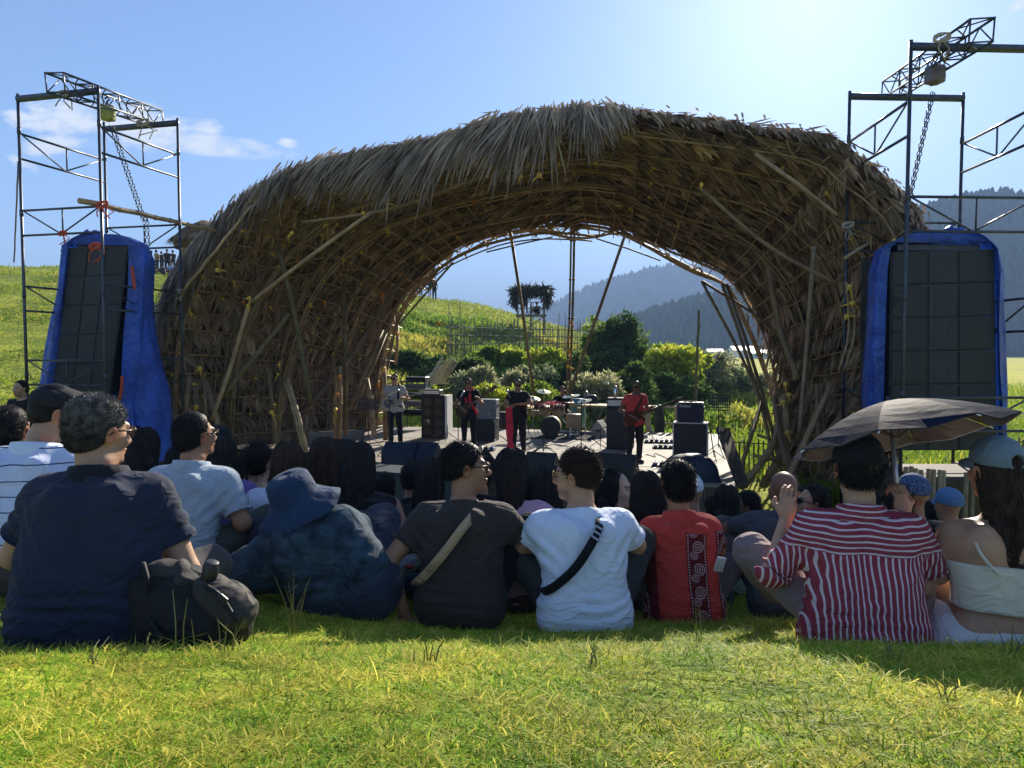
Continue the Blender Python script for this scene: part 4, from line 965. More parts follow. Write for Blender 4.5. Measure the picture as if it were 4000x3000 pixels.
def tarp(label, rows, dF, dB, zamp, seed, top=True, grp="blue tarpaulins over the speakers"):
    """rows: (py, xl_outer, xl_inner, xr_inner, xr_outer); open at the front between the inner edges"""
    r_ = np.random.default_rng(seed); n = 150; V = []
    for k, (py, a, b, c, d) in enumerate(rows):
        f = k / (len(rows) - 1)
        path = [P(b, py, dF - .03), P(lerp(a, b, .45), py, dF - .10 - .05 * f), P(a, py, dF + .12), P(a + 4, py, dB), P(d - 4, py, dB), P(d, py, dF + .12), P(lerp(c, d, .6), py, dF - .10 - .05 * f), P(c, py, dF - .03)]
        path = np.array(path); path[:, 2] = path[0, 2]
        L = np.concatenate([[0], np.cumsum(np.linalg.norm(np.diff(path, axis=0), axis=1))]); L /= L[-1]
        u = np.concatenate([np.linspace(0, L[3], n // 3), np.linspace(L[3], L[4], n // 3 + 2)[1:-1], np.linspace(L[4], 1, n // 3)])
        V.append(np.stack([np.interp(u, L, path[:, i]) for i in range(3)], -1))
    V = np.array(V); # refine rows
    m_ = 60; ff = np.linspace(0, len(V) - 1, m_); i0 = np.minimum(ff.astype(int), len(V) - 2); fr = (ff - i0)[:, None, None]; V = V[i0] * (1 - fr) + V[i0 + 1] * fr
    nu = V.shape[1]; uu = np.linspace(0, 1, nu)[None, :]; vv = np.linspace(0, 1, m_)[:, None]
    fold = zamp * (.25 + .9 * vv) * (np.sin(uu * 58 + 2.5 * np.sin(vv * 3 + uu * 9) + seed) * .6 + .25 * np.sin(uu * 113 + 3 * np.sin(vv * 5 + uu * 6)) + fbm(np.stack([uu * 14 + 0 * vv, vv * 3 + 0 * uu, 0 * uu * vv], -1), 3, seed))
    ctr = V.mean(1, keepdims=True); dr = V - ctr; dr[..., 2] = 0; dr /= np.linalg.norm(dr, axis=-1, keepdims=True) + 1e-6
    edge = np.minimum(1, np.minimum(uu, 1 - uu) * 30)
    V = V + dr * (fold * edge)[..., None]; V[..., 2] += .012 * np.sin(uu * 40 + seed)
    i = np.arange(m_ - 1)[:, None] * nu + np.arange(nu - 1)[None]; F = np.stack([i, i + 1, i + nu + 1, i + nu], -1).reshape(-1, 4).tolist(); Vl = V.reshape(-1, 3).tolist()
    # crown over the top, gathered to a knot
    kn = V[0].mean(0) + np.array([0, -.35, .16]); base = len(Vl)
    rings = 6
    for q_ in range(1, rings + 1):
        f = q_ / rings; ring = V[0] * (1 - f) + kn * f; ring[:, 2] += .10 * math.sin(math.pi * f) + .02 * np.sin(np.linspace(0, 60, nu)) * (1 - f) + .03 * f; Vl += ring.tolist()
    idx = lambda q_, i_: (i_ if q_ == 0 else base + (q_ - 1) * nu + i_)
    for q_ in range(rings):
        for i_ in range(nu): F.append((idx(q_, i_), idx(q_ + 1, i_), idx(q_ + 1, (i_ + 1) % nu), idx(q_, (i_ + 1) % nu)))
    o = mesh_obj("tarpaulin", Vl, F, M_TARP, None, True); tag(o, label, "tarpaulin", grp)
    kk = MB(); c = Vector(kn); 
    for q_ in range(9):
        a_ = q_ * .7; kk.tube([c, c + Vector((.10 * math.cos(a_), -.05 + .05 * math.sin(a_), .10 * abs(math.sin(a_ * 1.3)))), c + Vector((.19 * math.cos(a_), -.06, .10 * math.sin(a_ * 2)))], [.03, .06, .02], 6)
    kk.build("knot", M_TARP, o, True)
    return o, kn
# left tower
zt = lambda py, d: P(2000, py, d).z
A, B, C, D = (-8.74, 12.9), (-7.09, 12.5), (-6.57, 14.3), (-8.24, 14.7)
lt = tower("scaffold_tower", "left scaffold tower of dark steel tubes on the grassy side", A, B, C, D, (zt(367, 12.9), zt(333, 12.5), zt(462, 14.3), zt(476, 14.7)),
           [(zt(521, 12.9), 1), (zt(815, 12.7), 0), (zt(1118, 12.9), 1), (zt(1408, 12.7), 0), (-1.6, 1)], .44, .026, -3.0)
box_truss("ladder_truss", "box ladder truss lying over the top of the left tower", P(215, 322, 11.9), P(608, 462, 15.1), .30, .018)
hoist("green yellow chain hoist hanging under the left truss", P(420, 452, 13.5), mat("hoist_green", (.42, .42, .10), .5), .3)
chain("chain running down from the green hoist to the left speakers", P(432, 490, 13.5), P(560, 860, 13.8), M_STEEL); chain("short lower end of the chain above the left speakers", P(566, 850, 13.8), P(574, 960, 13.8), M_STEEL, 2)
line_array("left line array of black cabinets inside the scaffold", (262, 968), (505, 958), (205, 1540), (432, 1535), 13.2, 13.1, 5, .85)
tarp("blue tarpaulin draped round the left line array, spreading at the bottom", [(955, 246, 270, 500, 578), (1010, 243, 266, 503, 598), (1150, 232, 250, 497, 592), (1300, 205, 243, 482, 598), (1450, 172, 230, 474, 632), (1560, 148, 216, 478, 650), (1700, 140, 214, 490, 664), (1800, 138, 214, 500, 672)], 13.2, 14.15, .13, 3)
# right tower
A, B, C, D = (5.78, 10.6), (7.80, 10.7), (7.92, 12.8), (5.88, 12.7)
rt = tower("scaffold_tower", "right scaffold tower of dark steel tubes, its near corner highest in view", A, B, C, D, (zt(157, 10.6), zt(157, 10.7), zt(362, 12.8), zt(356, 12.7)),
           [(zt(393, 10.6), 1), (zt(768, 10.6), 0), (zt(1160, 10.7), 1), (zt(1555, 10.6), 0), (-2.0, 1)], .50, .028, -3.2)
box_truss("ladder_truss", "box ladder truss lying over the top of the right tower", P(3480, 352, 13.2), P(3835, 118, 9.9), .30, .018)
hoist("grey brown chain hoist hanging under the right truss", P(3652, 305, 11.2), mat("hoist_grey", (.16, .13, .13), .5), .2)
chain("chain slanting down from the grey hoist behind the arch", P(3645, 360, 11.2), P(3548, 800, 11.4), M_STEEL, 2)
line_array("right line array of black cabinets behind the umbrella", (3478, 985), (3884, 972), (3470, 1760), (3892, 1760), 10.95, 10.85, 6, .9)
tarp("blue tarpaulin hung over the right line array like a hood", [(950, 3455, 3500, 3870, 3880), (972, 3420, 3480, 3884, 3900), (1050, 3398, 3468, 3885, 3920), (1200, 3392, 3462, 3893, 3912), (1400, 3384, 3456, 3898, 3918), (1600, 3380, 3452, 3905, 3922), (1750, 3380, 3450, 3908, 3928)], 10.95, 11.95, .06, 8)
# bamboo poles tied to the left tower, rope and slack strings
def pole(label, a, b, r_, tn, name="bamboo_pole", m_=None, grp=None):
    w = np.linspace(np.array(a), np.array(b), 9); t = MB(); t.tint = tn; w = wob(w, .012, len(label)); t.tube(w, [lerp(r_, r_ * .75, k / 8) for k in range(9)], 8)
    for q_ in w[1:-1]: t.lathe(q_, [(r_ * .85, -.015), (r_ * 1.12, 0), (r_ * .85, .015)], Vector(b) - Vector(a), 8)
    o = t.build(name, m_ or M_BAMBOO, None, True, True); tag(o, label, "pole", grp); return o
pole("long pale bamboo pole lashed across the left tower to the arch", P(312, 782, 12.35), P(842, 902, 15.2), .05, (1.25, 1.2, 1.1))
pole("thin crooked wooden pole standing on the left skyline", P(72, 632, 40), (P(55, 1025, 40)), .05, (.35, .35, .38))
def rope_wrap(label, p, sz, m_, seed):
    r_ = random.Random(seed); mb = MB(); p = Vector(p)
    for k in range(5): a_ = k * 1.3; mb.tube([p + Vector((sz * math.cos(q_ + a_), -.03, sz * .55 * math.sin(q_ * 1.2 + a_))) for q_ in np.linspace(0, 5.5, 10)], .014, 4)
    for k in range(3): mb.tube([p, p + Vector((r_.gauss(0, sz), 0, -sz * 1.2)), p + Vector((r_.gauss(0, sz), -.02, -sz * r_.uniform(2, 3)))], .012, 4)
    o = mb.build("rope_lashing", m_, None, True); tag(o, label, "rope", "rope lashings on the towers")
M_ROPE = mat("pale_rope", (.38, .33, .25), .8); M_ROPER = mat("red_rope", (.45, .07, .03), .7)
rope_wrap("pale rope lashing at the near end of the left truss", P(250, 368, 12.6), .10, M_ROPE, 1); rope_wrap("pale rope lashing at the far end of the left truss", P(560, 480, 14.3), .12, M_ROPE, 2)
rope_wrap("red rope tying the bamboo pole to the left tower", P(402, 800, 12.42), .10, M_ROPER, 3); rope_wrap("red rope knot on the lower rail of the left tower", P(248, 912, 12.66), .07, M_ROPER, 4)
rope_wrap("orange red rope bunch at the tarpaulin knot on the left", P(375, 962, 12.5), .10, M_ROPER, 5); rope_wrap("white rope tied to the far right post of the left tower", P(706, 1140, 14.22), .07, M_ROPE, 6)
rope_wrap("pale rope lashing at the near end of the right truss", P(3675, 150, 10.5), .12, M_ROPE, 7); rope_wrap("grey cloth strip tied to the right tower leg", P(3310, 880, 12.6), .10, M_ROPE, 8)
for lab, a, b, sag in [("orange strap hanging down the left tarpaulin", P(515, 1040, 12.9), P(526, 1130, 12.9), 0), ("orange strap beside the left cabinets near the bottom", P(476, 1470, 12.9), P(466, 1560, 12.9), .02)]:
    mb = MB(); mb.tube([a, a.lerp(b, .5) + Vector((sag, 0, 0)), b], .03, 4); o = mb.build("strap", M_ROPER, None); tag(o, lab, "strap", "orange straps on the tarpaulin")
pole("pale frond stalk stretched from the left tower up along the thatch edge", P(708, 1145, 14.15), P(985, 800, 13.9), .03, (1.5, 1.45, 1.4))
# speaker platforms and the cut bamboo palisade by the right tower
t = empty("speaker_platform", (6.9, 11.4, -3.2)); tag(t, "dark draped platform under the right line array", "platform")
mb = MB(); mb.box((6.75, 11.6, -2.0), (2.1, 1.5, .08)); mb.build("platform_top", M_DARKW, t)
mb = MB(); mb.box((6.75, 11.62, -2.65), (2.0, 1.4, 1.2)); mb.build("drape", M_BLACK, t)
t = empty("speaker_platform", (-7.7, 13.6, -3.0)); tag(t, "dark draped platform under the left line array", "platform")
mb = MB(); mb.box((-7.75, 13.6, -1.45), (1.6, 1.3, .08)); mb.build("platform_top", M_DARKW, t)
mb = MB(); mb.box((-7.75, 13.62, -2.4), (1.5, 1.2, 1.8)); mb.build("drape", M_BLACK, t)
t = empty("bamboo_palisade", P(3720, 1900, 9.6)); tag(t, "short palisade of cut bamboo poles below the right speakers", "palisade")
for px_, py_ in ((3540, 1824), (3560, 1822), (3578, 1830), (3598, 1836), (3628, 1832), (3648, 1834), (3672, 1836), (3686, 1838), (3775, 1846), (3800, 1850)):
    q = P(px_, py_, 9.6); mb = MB(); mb.tint = bamboo_tint(rr_); mb.tube([(q.x, q.y, -3.1), (q.x, q.y, q.z)], .03, 8); mb.lathe((q.x, q.y, q.z - .35), [(.028, -.02), (.034, 0), (.028, .02)], None, 8); mb.build("stake", M_BAMBOO, t, True, True)
# wooden pallet table left front of the stage
q = P(1010, 1745, 14.8); t = empty("pallet", q, -.25); tag(t, "slatted pale pallet lying left of the stage", "pallet"); L_, M3 = local(t)
for k in range(5): mb = MB(); mb.box(L_((0, -.3 + k * .15, 0)), (.95, .09, .03), M3); mb.build("slat", M_TABLE, t)
mb = MB(); mb.box(L_((-.4, 0, -.06)), (.08, .7, .08), M3); mb.box(L_((.4, 0, -.06)), (.08, .7, .08), M3); mb.box(L_((0, 0, -.6)), (.8, .5, .95), M3); mb.build("crate_base", M_DARKW, t)
# ---------------------------------------------------------------- shrubs and trees behind the stage
def leafmat(name, c, c2): return mat(name, c, .65, c2=c2, vscale=1.2, tint=True, transl=.5, spec=.25)
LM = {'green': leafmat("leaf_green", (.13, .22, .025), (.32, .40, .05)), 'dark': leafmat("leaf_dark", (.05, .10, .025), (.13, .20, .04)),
      'grey': leafmat("leaf_grey", (.20, .24, .11), (.42, .44, .24)), 'yellow': leafmat("leaf_yellow", (.30, .38, .03), (.52, .55, .06))}
M_BARK = mat("bark", (.09, .07, .05), .9, var=.3, bump=.4, bscale=20)
def foliage(c, rad, n, leaf, seed, lobes=9, gap=.14, droop=.3):
    r_ = np.random.default_rng(seed); c = np.array(c); rad = np.array(rad)
    th = r_.uniform(0, 2 * np.pi, lobes); u = r_.uniform(-.5, .9, lobes); rr = r_.uniform(.35, .75, lobes)
    lc = np.stack([np.cos(th) * np.sqrt(1 - u * u) * rr, np.sin(th) * np.sqrt(1 - u * u) * rr, u * rr], -1); lr = r_.uniform(.25, .5, lobes)
    k = r_.integers(0, lobes, n); d = unit(r_.normal(0, 1, (n, 3))); sh = np.abs(1 - np.abs(r_.normal(0, .42, n))) ** 1
    p = lc[k] + d * (lr[k] * sh)[:, None]; w = c + p * rad
    keep = fbm(w * (1.6 / max(.4, rad.min() * .5)), 3, seed) > -gap; w = w[keep]; d = d[keep]; m_ = len(w)
    dirv = unit(d + r_.normal(0, .6, (m_, 3)) + np.array([0, 0, -droop])); side = unit(np.cross(dirv, r_.normal(0, 1, (m_, 3))))
    cl = fbm(w * .9, 2, seed + 2)[:, None]
    tint = (.85 + .5 * cl + .25 * r_.normal(0, 1, (m_, 1))) * np.ones(3); tint[:, 0] *= 1 + .25 * cl[:, 0]
    return blades(w, dirv, side, leaf * r_.uniform(.6, 1.4, m_), leaf * .42 * r_.uniform(.7, 1.3, m_), None, 2, np.clip(tint, .25, 1.9))
def shrub(name, label, px, py_top, d, wpx, kind, n, leaf, seed, catg="shrub", grp="shrubs behind the stage", base=None, dep=.6, lobes=10):
    top = P(px, py_top, d); zb = (gz(top.x, d) if base is None else base) - .1; h = top.z - zb; w = wpx / FPX * d / 2
    t = empty(name, (top.x, d, zb)); tag(t, label, catg, grp)
    V, F, C = foliage((top.x, d, zb + h * .52), (w * 1.25, w * dep * 1.25, h * .58), n, leaf, seed, lobes)
    V[:, 2] = np.maximum(V[:, 2], zb + .02)
    mesh_obj("crown", V, F, LM[kind], t, False, C)
    mb = MB(); r_ = random.Random(seed)
    for k in range(6):
        e = Vector((top.x + r_.uniform(-.6, .6) * w, d + r_.uniform(-.5, .5) * w * dep, zb + h * r_.uniform(.5, .85))); b0 = Vector((top.x + r_.uniform(-.12, .12) * w, d, zb)); rt_ = max(.03, h * .02)
        mb.tube([b0, b0.lerp(e, .5) + Vector((0, 0, h * .06)), e], [rt_, rt_ * .6, rt_ * .2], 5)
    mb.build("trunk", M_BARK, t, True); return t
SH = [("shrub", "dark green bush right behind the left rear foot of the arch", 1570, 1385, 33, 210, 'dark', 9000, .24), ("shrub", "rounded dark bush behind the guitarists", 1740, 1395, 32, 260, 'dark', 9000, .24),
      ("shrub", "low yellow green bush behind the bass cabinet", 1640, 1490, 27, 150, 'yellow', 4500, .18), ("shrub", "silvery green bush above the combo amplifier", 1860, 1430, 29, 220, 'grey', 9000, .2),
      ("shrub", "tall green bush under the bamboo fence", 1960, 1350, 36, 260, 'green', 10000, .26), ("shrub", "pale plumed bush behind the singer", 2060, 1420, 30, 200, 'grey', 8000, .2),
      ("shrub", "bright green bush behind the left tripod pole", 2140, 1360, 34, 210, 'yellow', 8000, .24), ("shrub", "dark bush between the tripod poles", 2215, 1400, 31, 190, 'dark', 8000, .22),
      ("shrub", "light green bush behind the drummer", 2100, 1480, 26.5, 260, 'green', 8000, .17), ("shrub", "yellowish low bush in front of the dark ones", 1950, 1500, 26, 240, 'yellow', 7000, .17),
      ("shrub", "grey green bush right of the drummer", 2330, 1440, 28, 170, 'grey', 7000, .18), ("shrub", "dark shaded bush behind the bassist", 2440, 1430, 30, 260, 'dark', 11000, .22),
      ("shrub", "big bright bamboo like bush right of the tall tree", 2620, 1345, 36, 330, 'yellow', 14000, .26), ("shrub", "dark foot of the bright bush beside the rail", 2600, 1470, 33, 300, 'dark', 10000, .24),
      ("shrub", "silver green bush with feathery top beside the thin post", 2780, 1370, 39, 280, 'grey', 12000, .26), ("shrub", "grey green bush at the right end of the row", 2900, 1430, 40, 210, 'grey', 9000, .26),
      ("shrub", "low dark bush seen through the crossed poles at right", 2985, 1500, 42, 150, 'dark', 5000, .26), ("shrub", "sunlit bush at the left under the hillside", 1490, 1430, 34, 130, 'green', 5000, .22)]
for k, (nm, lab, px_, py_, d_, w_, kd, n_, lf) in enumerate(SH): shrub(nm, lab, px_, py_, d_, w_, kd, n_, lf, 100 + k)
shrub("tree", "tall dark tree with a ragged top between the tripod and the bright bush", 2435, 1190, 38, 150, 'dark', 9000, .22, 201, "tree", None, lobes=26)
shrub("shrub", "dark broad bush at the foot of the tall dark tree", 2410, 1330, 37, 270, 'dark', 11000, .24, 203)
shrub("tree", "loose olive green sapling crown leaning left of the dark tree", 2365, 1240, 39, 150, 'green', 6000, .28, 202, "tree", None)
# ---------------------------------------------------------------- bamboo stake fence on the hillside
def hill_pt(px, py):      # first terrain point seen at this pixel beyond d = 24
    for d in np.arange(24, 90, .4):
        q = P(px, py, d)
        if q.z <= gz(q.x, d) : return Vector((q.x, d, gz(q.x, d)))
    q = P(px, py, 58); return Vector((q.x, 58, gz(q.x, 58)))
t = empty("stake_fence", hill_pt(2000, 1400)); tag(t, "long fence of upright bamboo stakes with thin rails on the hillside", "fence")
proto = None; fr_ = random.Random(6); M_STAKE = mat("weathered_stake", (.17, .15, .10), .8, var=.2)
for k in range(90):
    f = k / 89; px_ = lerp(1745, 2330, f) + fr_.uniform(-3, 3); d = lerp(36, 47, f); q = P(px_, 1400, d); zb = gz(q.x, d); top = P(px_, lerp(1245, 1262, f) + fr_.gauss(0, 16) - (80 if k in (1, 8, 52, 66, 74) else 0), d).z
    if proto is None:
        mb = MB(); mb.tube([(0, 0, 0), (0, 0, 1)], [.030, .020], 5); proto = mb.build("stake", M_STAKE, t); o = proto
    else: o = proto.copy(); col.objects.link(o); o.parent = t
    o.matrix_parent_inverse = PINV(t); o.location = (q.x, d, zb - .2); o.scale = (1, 1, max(.5, top - zb)); o.rotation_euler = (fr_.gauss(0, .02), fr_.gauss(0, .02), 0)
for z0, z1 in ((1278, 1292), (1310, 1318), (1345, 1340)):
    mb = MB(); mb.tube([P(1745, z0, 36) , P(2040, (z0 + z1) / 2, 41.5), P(2330, z1, 47)], .03, 5); mb.build("rail", M_STAKE, t)
t = empty("leaning_stakes", P(1720, 1480, 25)); tag(t, "bundle of pale split bamboo leaning behind the bass cabinet", "bamboo bundle")
for k in range(16):
    px_ = 1660 + k * 5; mb = MB(); mb.tube([P(px_, 1500, 24.6 + .05 * k), P(px_ + 8 + 3 * k, 1395 + 6 * abs(k - 12), 25)], .022, 5); mb.build("stake", mat("pale_split", (.42, .36, .24), .7), t)
for a_, b_ in (((1665, 1500, 24.2), (1730, 1395, 24.5)), ((1680, 1510, 24.2), (1728, 1430, 24.5))):
    mb = MB(); mb.tube([P(*a_), P(*b_)], .05, 6); mb.build("long_stake", mat("pale_split", (.42, .36, .24), .7), t)
pole("tall thin dark post standing before the bushes at right", P(2731, 1212, 27), Vector((P(2712, 1560, 27).x, 27, -3.4)), .055, (.35, .38, .3), "post")
# low wire fence along the field at right
for k, (x0, x1, y0_, y1_, d_, lab) in enumerate([(2850, 3000, 1725, 1735, 18, "row of short field stakes right of the stage"), (3935, 4060, 1720, 1735, 17, "row of short field stakes at the right edge")]):
    t = empty("field_fence", P((x0 + x1) / 2, 1740, d_)); tag(t, lab, "fence")
    for q_ in range(9):
        a_ = P(lerp(x0, x1, q_ / 8), y0_ - 12 + 8 * (q_ % 3), d_); mb = MB(); mb.tube([a_, (a_.x + .03, a_.y, -3.5)], .022, 5); mb.build("stake", M_STAKE, t)
    mb = MB(); mb.tube([P(x0, y0_, d_), P(x1, y1_, d_)], .015, 4); mb.build("rail", M_STAKE, t)
# ---------------------------------------------------------------- lookout platforms on the hill
def lookout(label, px, py_floor, d, wpx, roof_py, rail_py, seed):
    c = P(px, py_floor, d); w = wpx / FPX * d; zb = gz(c.x, d); r_ = random.Random(seed); t = empty("bamboo_lookout", (c.x, d, zb)); tag(t, label, "lookout"); zr = P(px, roof_py, d).z; zl = P(px, rail_py, d).z
    for sx in (-.5, 0, .5):
        for sy in (0, w * .8):
            mb = MB(); mb.tube([(c.x + sx * w, d + sy, zb - .3), (c.x + sx * w, d + sy, zr if sx else zl)], .05, 5); mb.build("post", M_STAKE, t)
    mb = MB(); mb.box((c.x, d + w * .4, c.z - .05), (w * 1.15, w * .95, .10)); mb.build("floor", M_STAKE, t)
    for z in (zl, (zl + c.z) / 2):
        mb = MB(); mb.tube([(c.x - w / 2, d, z), (c.x + w / 2, d, z)], .035, 5); mb.tube([(c.x + w / 2, d, z), (c.x + w / 2, d + w * .8, z)], .035, 5); mb.build("rail", M_STAKE, t)
    mb = MB()
    for sx in (-1, 1): mb.tube([(c.x + sx * w / 2, d, zb), (c.x - sx * w / 2, d, c.z - .1)], .035, 5)
    for sx in (-.5, -.1, .3): mb.tube([(c.x + sx * w, d, c.z), (c.x + (sx + .22) * w, d, zl)], .025, 5)
    mb.build("brace", M_STAKE, t)
    rg = np.random.default_rng(seed); n = 1500
    b = np.stack([c.x + rg.uniform(-.62, .62, n) * w, d + rg.uniform(-.2, 1.0, n) * w, zr + rg.normal(0, .08, n) - .25 * np.abs(rg.uniform(-1, 1, n)) ** 4], -1)
    dr = unit(rg.normal(0, 1, (n, 3)) * [1, .6, .35] + [0, 0, -.25]); side = unit(np.cross(dr, rg.normal(0, 1, (n, 3))))
    e = np.concatenate([np.stack([np.full(260, c.x + sx * w * .6) + rg.normal(0, .08, 260), rg.uniform(d - .1, d + .3, 260), zr - rg.random(260) * (.9 if sx else .5)], -1) for sx in (-1, 1)])
    b = np.concatenate([b, e]); dr = np.concatenate([dr, unit(rg.normal(0, .4, (520, 3)) + [0, 0, -1])]); side = np.concatenate([side, unit(rg.normal(0, 1, (520, 3)))])
    V, F, C = blades(b, dr, side, .45 + .4 * rg.random(len(b)), .06 + .06 * rg.random(len(b)), None, 2, (.5 + .5 * rg.random((len(b), 1))) * np.ones(3)); mesh_obj("leaf_roof", V, F, mat("dried_leaf_roof", (.035, .05, .025), .8, c2=(.09, .10, .05), tint=True), t, False, C)
    return t
lookout("bamboo lookout with a ragged leaf roof on the hillside, seen in the arch opening", 2075, 1228, 50, 104, 1128, 1180, 3)
lookout("smaller lookout with leaf roof half hidden behind the arch edge", 1640, 1122, 62, 70, 1055, 1090, 4)
# thatched hut behind the left of the arch
q = P(775, 900, 25); t = empty("thatched_hut", (q.x, 25, gz(q.x, 25))); tag(t, "round thatched hut roof rising behind the left shoulder of the arch", "hut"); rg = np.random.default_rng(4); n = 3000
zt_ = P(775, 862, 25).z; ze = P(775, 935, 25).z; mb = MB(); mb.lathe((q.x + .2, 25, 0), [(.95, ze - .35), (1.0, ze), (.7, lerp(ze, zt_, .5)), (.1, zt_)], None, 20); mb.build("roof", M_SHELL, t, True)
an = rg.uniform(0, 6.283, n); rr3 = rg.uniform(.05, 1.0, n); b = np.stack([q.x + .2 + np.cos(an) * rr3, 25 + np.sin(an) * rr3, zt_ - (zt_ - ze) * rr3 + .02], -1); dr = unit(np.stack([np.cos(an), np.sin(an), np.full(n, -.9)], -1) + rg.normal(0, .15, (n, 3)))
V, F, C = blades(b, dr, unit(np.cross(dr, [0, 0, 1.])), .25 + .2 * rg.random(n), .05 + 0 * an, None, 2, (.6 + .6 * rg.random((n, 1))) * np.ones(3)); mesh_obj("thatch", V, F, M_THATCH, t, False, C)
for a_ in range(6):
    mb = MB(); mb.tube([(q.x + .2 + .8 * math.cos(a_), 25 + .8 * math.sin(a_), gz(q.x, 25) - .3), (q.x + .2 + .8 * math.cos(a_), 25 + .8 * math.sin(a_), ze)], .05, 6); mb.build("post", M_STAKE, t)
# ---------------------------------------------------------------- grass
M_GRASS = mat("grass_blade", (.23, .28, .035), .6, c2=(.42, .45, .06), vscale=1.1, tint=True, transl=.5, spec=.12)
def grass_patch(name, label, n, fx, fy, L, W, seed, lean=.6, straw=.3, mask=None, m_=None, zoff=0, zf=None):
    r_ = np.random.default_rng(seed); y = fy(r_, n); x = fx(r_, n, y)
    if mask is not None: k = mask(x, y, r_); x, y = x[k], y[k]; n = len(x)
    z = (zf or ground_z)(x, y) - .006 + zoff; b = np.stack([x, y, z], -1)
    l0 = 1; d = unit(np.stack([r_.normal(0, lean, n), r_.normal(0, lean, n), np.ones(n)], -1)); a = r_.uniform(0, 6.283, n); side = np.stack([np.cos(a), np.sin(a), np.zeros(n)], -1)
    cl = n2(x, y, 2.2, seed, 3); cl2 = n2(x, y, 9, seed + 1, 2)
    l = L * np.exp(r_.normal(0, .35, n)) * (1 + .5 * cl + .4 * cl2); dr = np.stack([d[:, 0] * l * .6, d[:, 1] * l * .6, -l * (.25 + .3 * r_.random(n))], -1)
    st = (r_.random(n) < straw * (1 + 1.5 * cl2))[:, None]
    g = (.8 + .45 * r_.random((n, 1)) + .28 * cl[:, None]); green = np.array([.75, 1.0, .7]) * g * np.stack([1 + .3 * cl2, 1 + 0 * cl2, 1 + 0 * cl2], -1); dry = np.array([1.8, 1.45, 2.2]) * g
    V, F, C = blades(b, d, side, l, W * (.6 + .8 * r_.random(n)), dr, 3, np.clip(np.where(st, dry, green), .2, 3.5))
    o = mesh_obj(name, V, F, m_ or M_GRASS, None, False, C); tag(o, label, "grass", kind="stuff"); return o
fy_near = lambda r_, n: 1.0 + 3.6 * r_.random(n) ** 1.25
fx_near = lambda r_, n, y: r_.uniform(-1, 1, n) * (y * .78 + .25)
grass_patch("grass", "short sunlit grass and dry blades in the foreground", 210000, fx_near, fy_near, .034, .0032, 21, .85, .42)
grass_patch("grass", "grass on the shaded slope among the seated people", 60000, lambda r_, n, y: r_.uniform(-1, 1, n) * (y * .8), lambda r_, n: 4.2 + 9 * r_.random(n) ** 1.4, .07, .007, 22, .6, .2)
grass_patch("rice_plants", "bright green rice and tall grass behind the stage", 70000, lambda r_, n, y: r_.uniform(.18, .85, n) * y, lambda r_, n: 14.5 + 50 * r_.random(n) ** 1.6, .62, .035, 23, .22, .25, mask=lambda x, y, r_: (x > np.interp(y, [14, 20, 40], [6.2, 6.2, 9.5])) & ~((x < 9.5) & (y < 14)), zf=lambda x, y: rice_z(x, y), m_=mat("rice_blade", (.16, .22, .02), .6, c2=(.30, .33, .035), vscale=.5, tint=True, transl=.5))
grass_patch("hillside_grass", "rough grass tufts over the hillside", 90000, lambda r_, n, y: r_.uniform(-.85, .30, n) * y, lambda r_, n: 13 + 48 * r_.random(n) ** .8, .26, .05, 24, .5, .35, mask=lambda x, y, r_: (ground_z(x, y) > -2.9) & (n2(x, y, .35, 77, 3) + .35 * r_.random(len(x)) > np.where(x > -14, -.3, .12)), m_=mat("hill_blade", (.16, .22, .02), .7, c2=(.32, .34, .03), vscale=.3, tint=True, transl=.4))
def scrub():
    r_ = np.random.default_rng(31); n = 90000; y = r_.uniform(25, 50, n); x = r_.uniform(-.20, .36, n) * y; k = (n2(x, y, .22, 55, 3) > -.12) & (ground_z(x, y) < 2.6); x, y = x[k], y[k]; n = len(x)
    hgt = np.clip(.35 + .9 * n2(x, y, .5, 56, 3), .05, 1.3) * (1.25 - (y - 25) / 40); z = np.maximum(ground_z(x, y), -3.3) + hgt * r_.random(n) ** .6; d = unit(r_.normal(0, .8, (n, 3)) + [0, 0, .5]); cl = n2(x, y, .8, 57, 2)[:, None]
    sel = (n2(x, y, .18, 58, 2) > .05)[:, None]; tint = (.8 + .5 * cl + .3 * r_.random((n, 1))) * np.where(sel, [1.5, 1.2, 1.3], [.75, .95, .8])
    V, F, C = blades(np.stack([x, y, z], -1), d, unit(np.cross(d, r_.normal(0, 1, (n, 3)))), r_.uniform(.14, .34, n), r_.uniform(.05, .11, n), None, 2, np.clip(tint, .2, 2.5))
    o = mesh_obj("scrub", V, F, leafmat("leaf_scrub", (.16, .23, .03), (.36, .40, .07)), None, False, C); tag(o, "low green and straw coloured scrub between the bushes and the hillside", "scrub", kind="stuff")
scrub()
grass_patch("clover", "small broad leaved weeds low in the foreground grass", 9000, fx_near, fy_near, .014, .012, 27, 1.4, .1, mask=lambda x, y, r_: n2(x, y, 1.6, 91, 3) > .12)
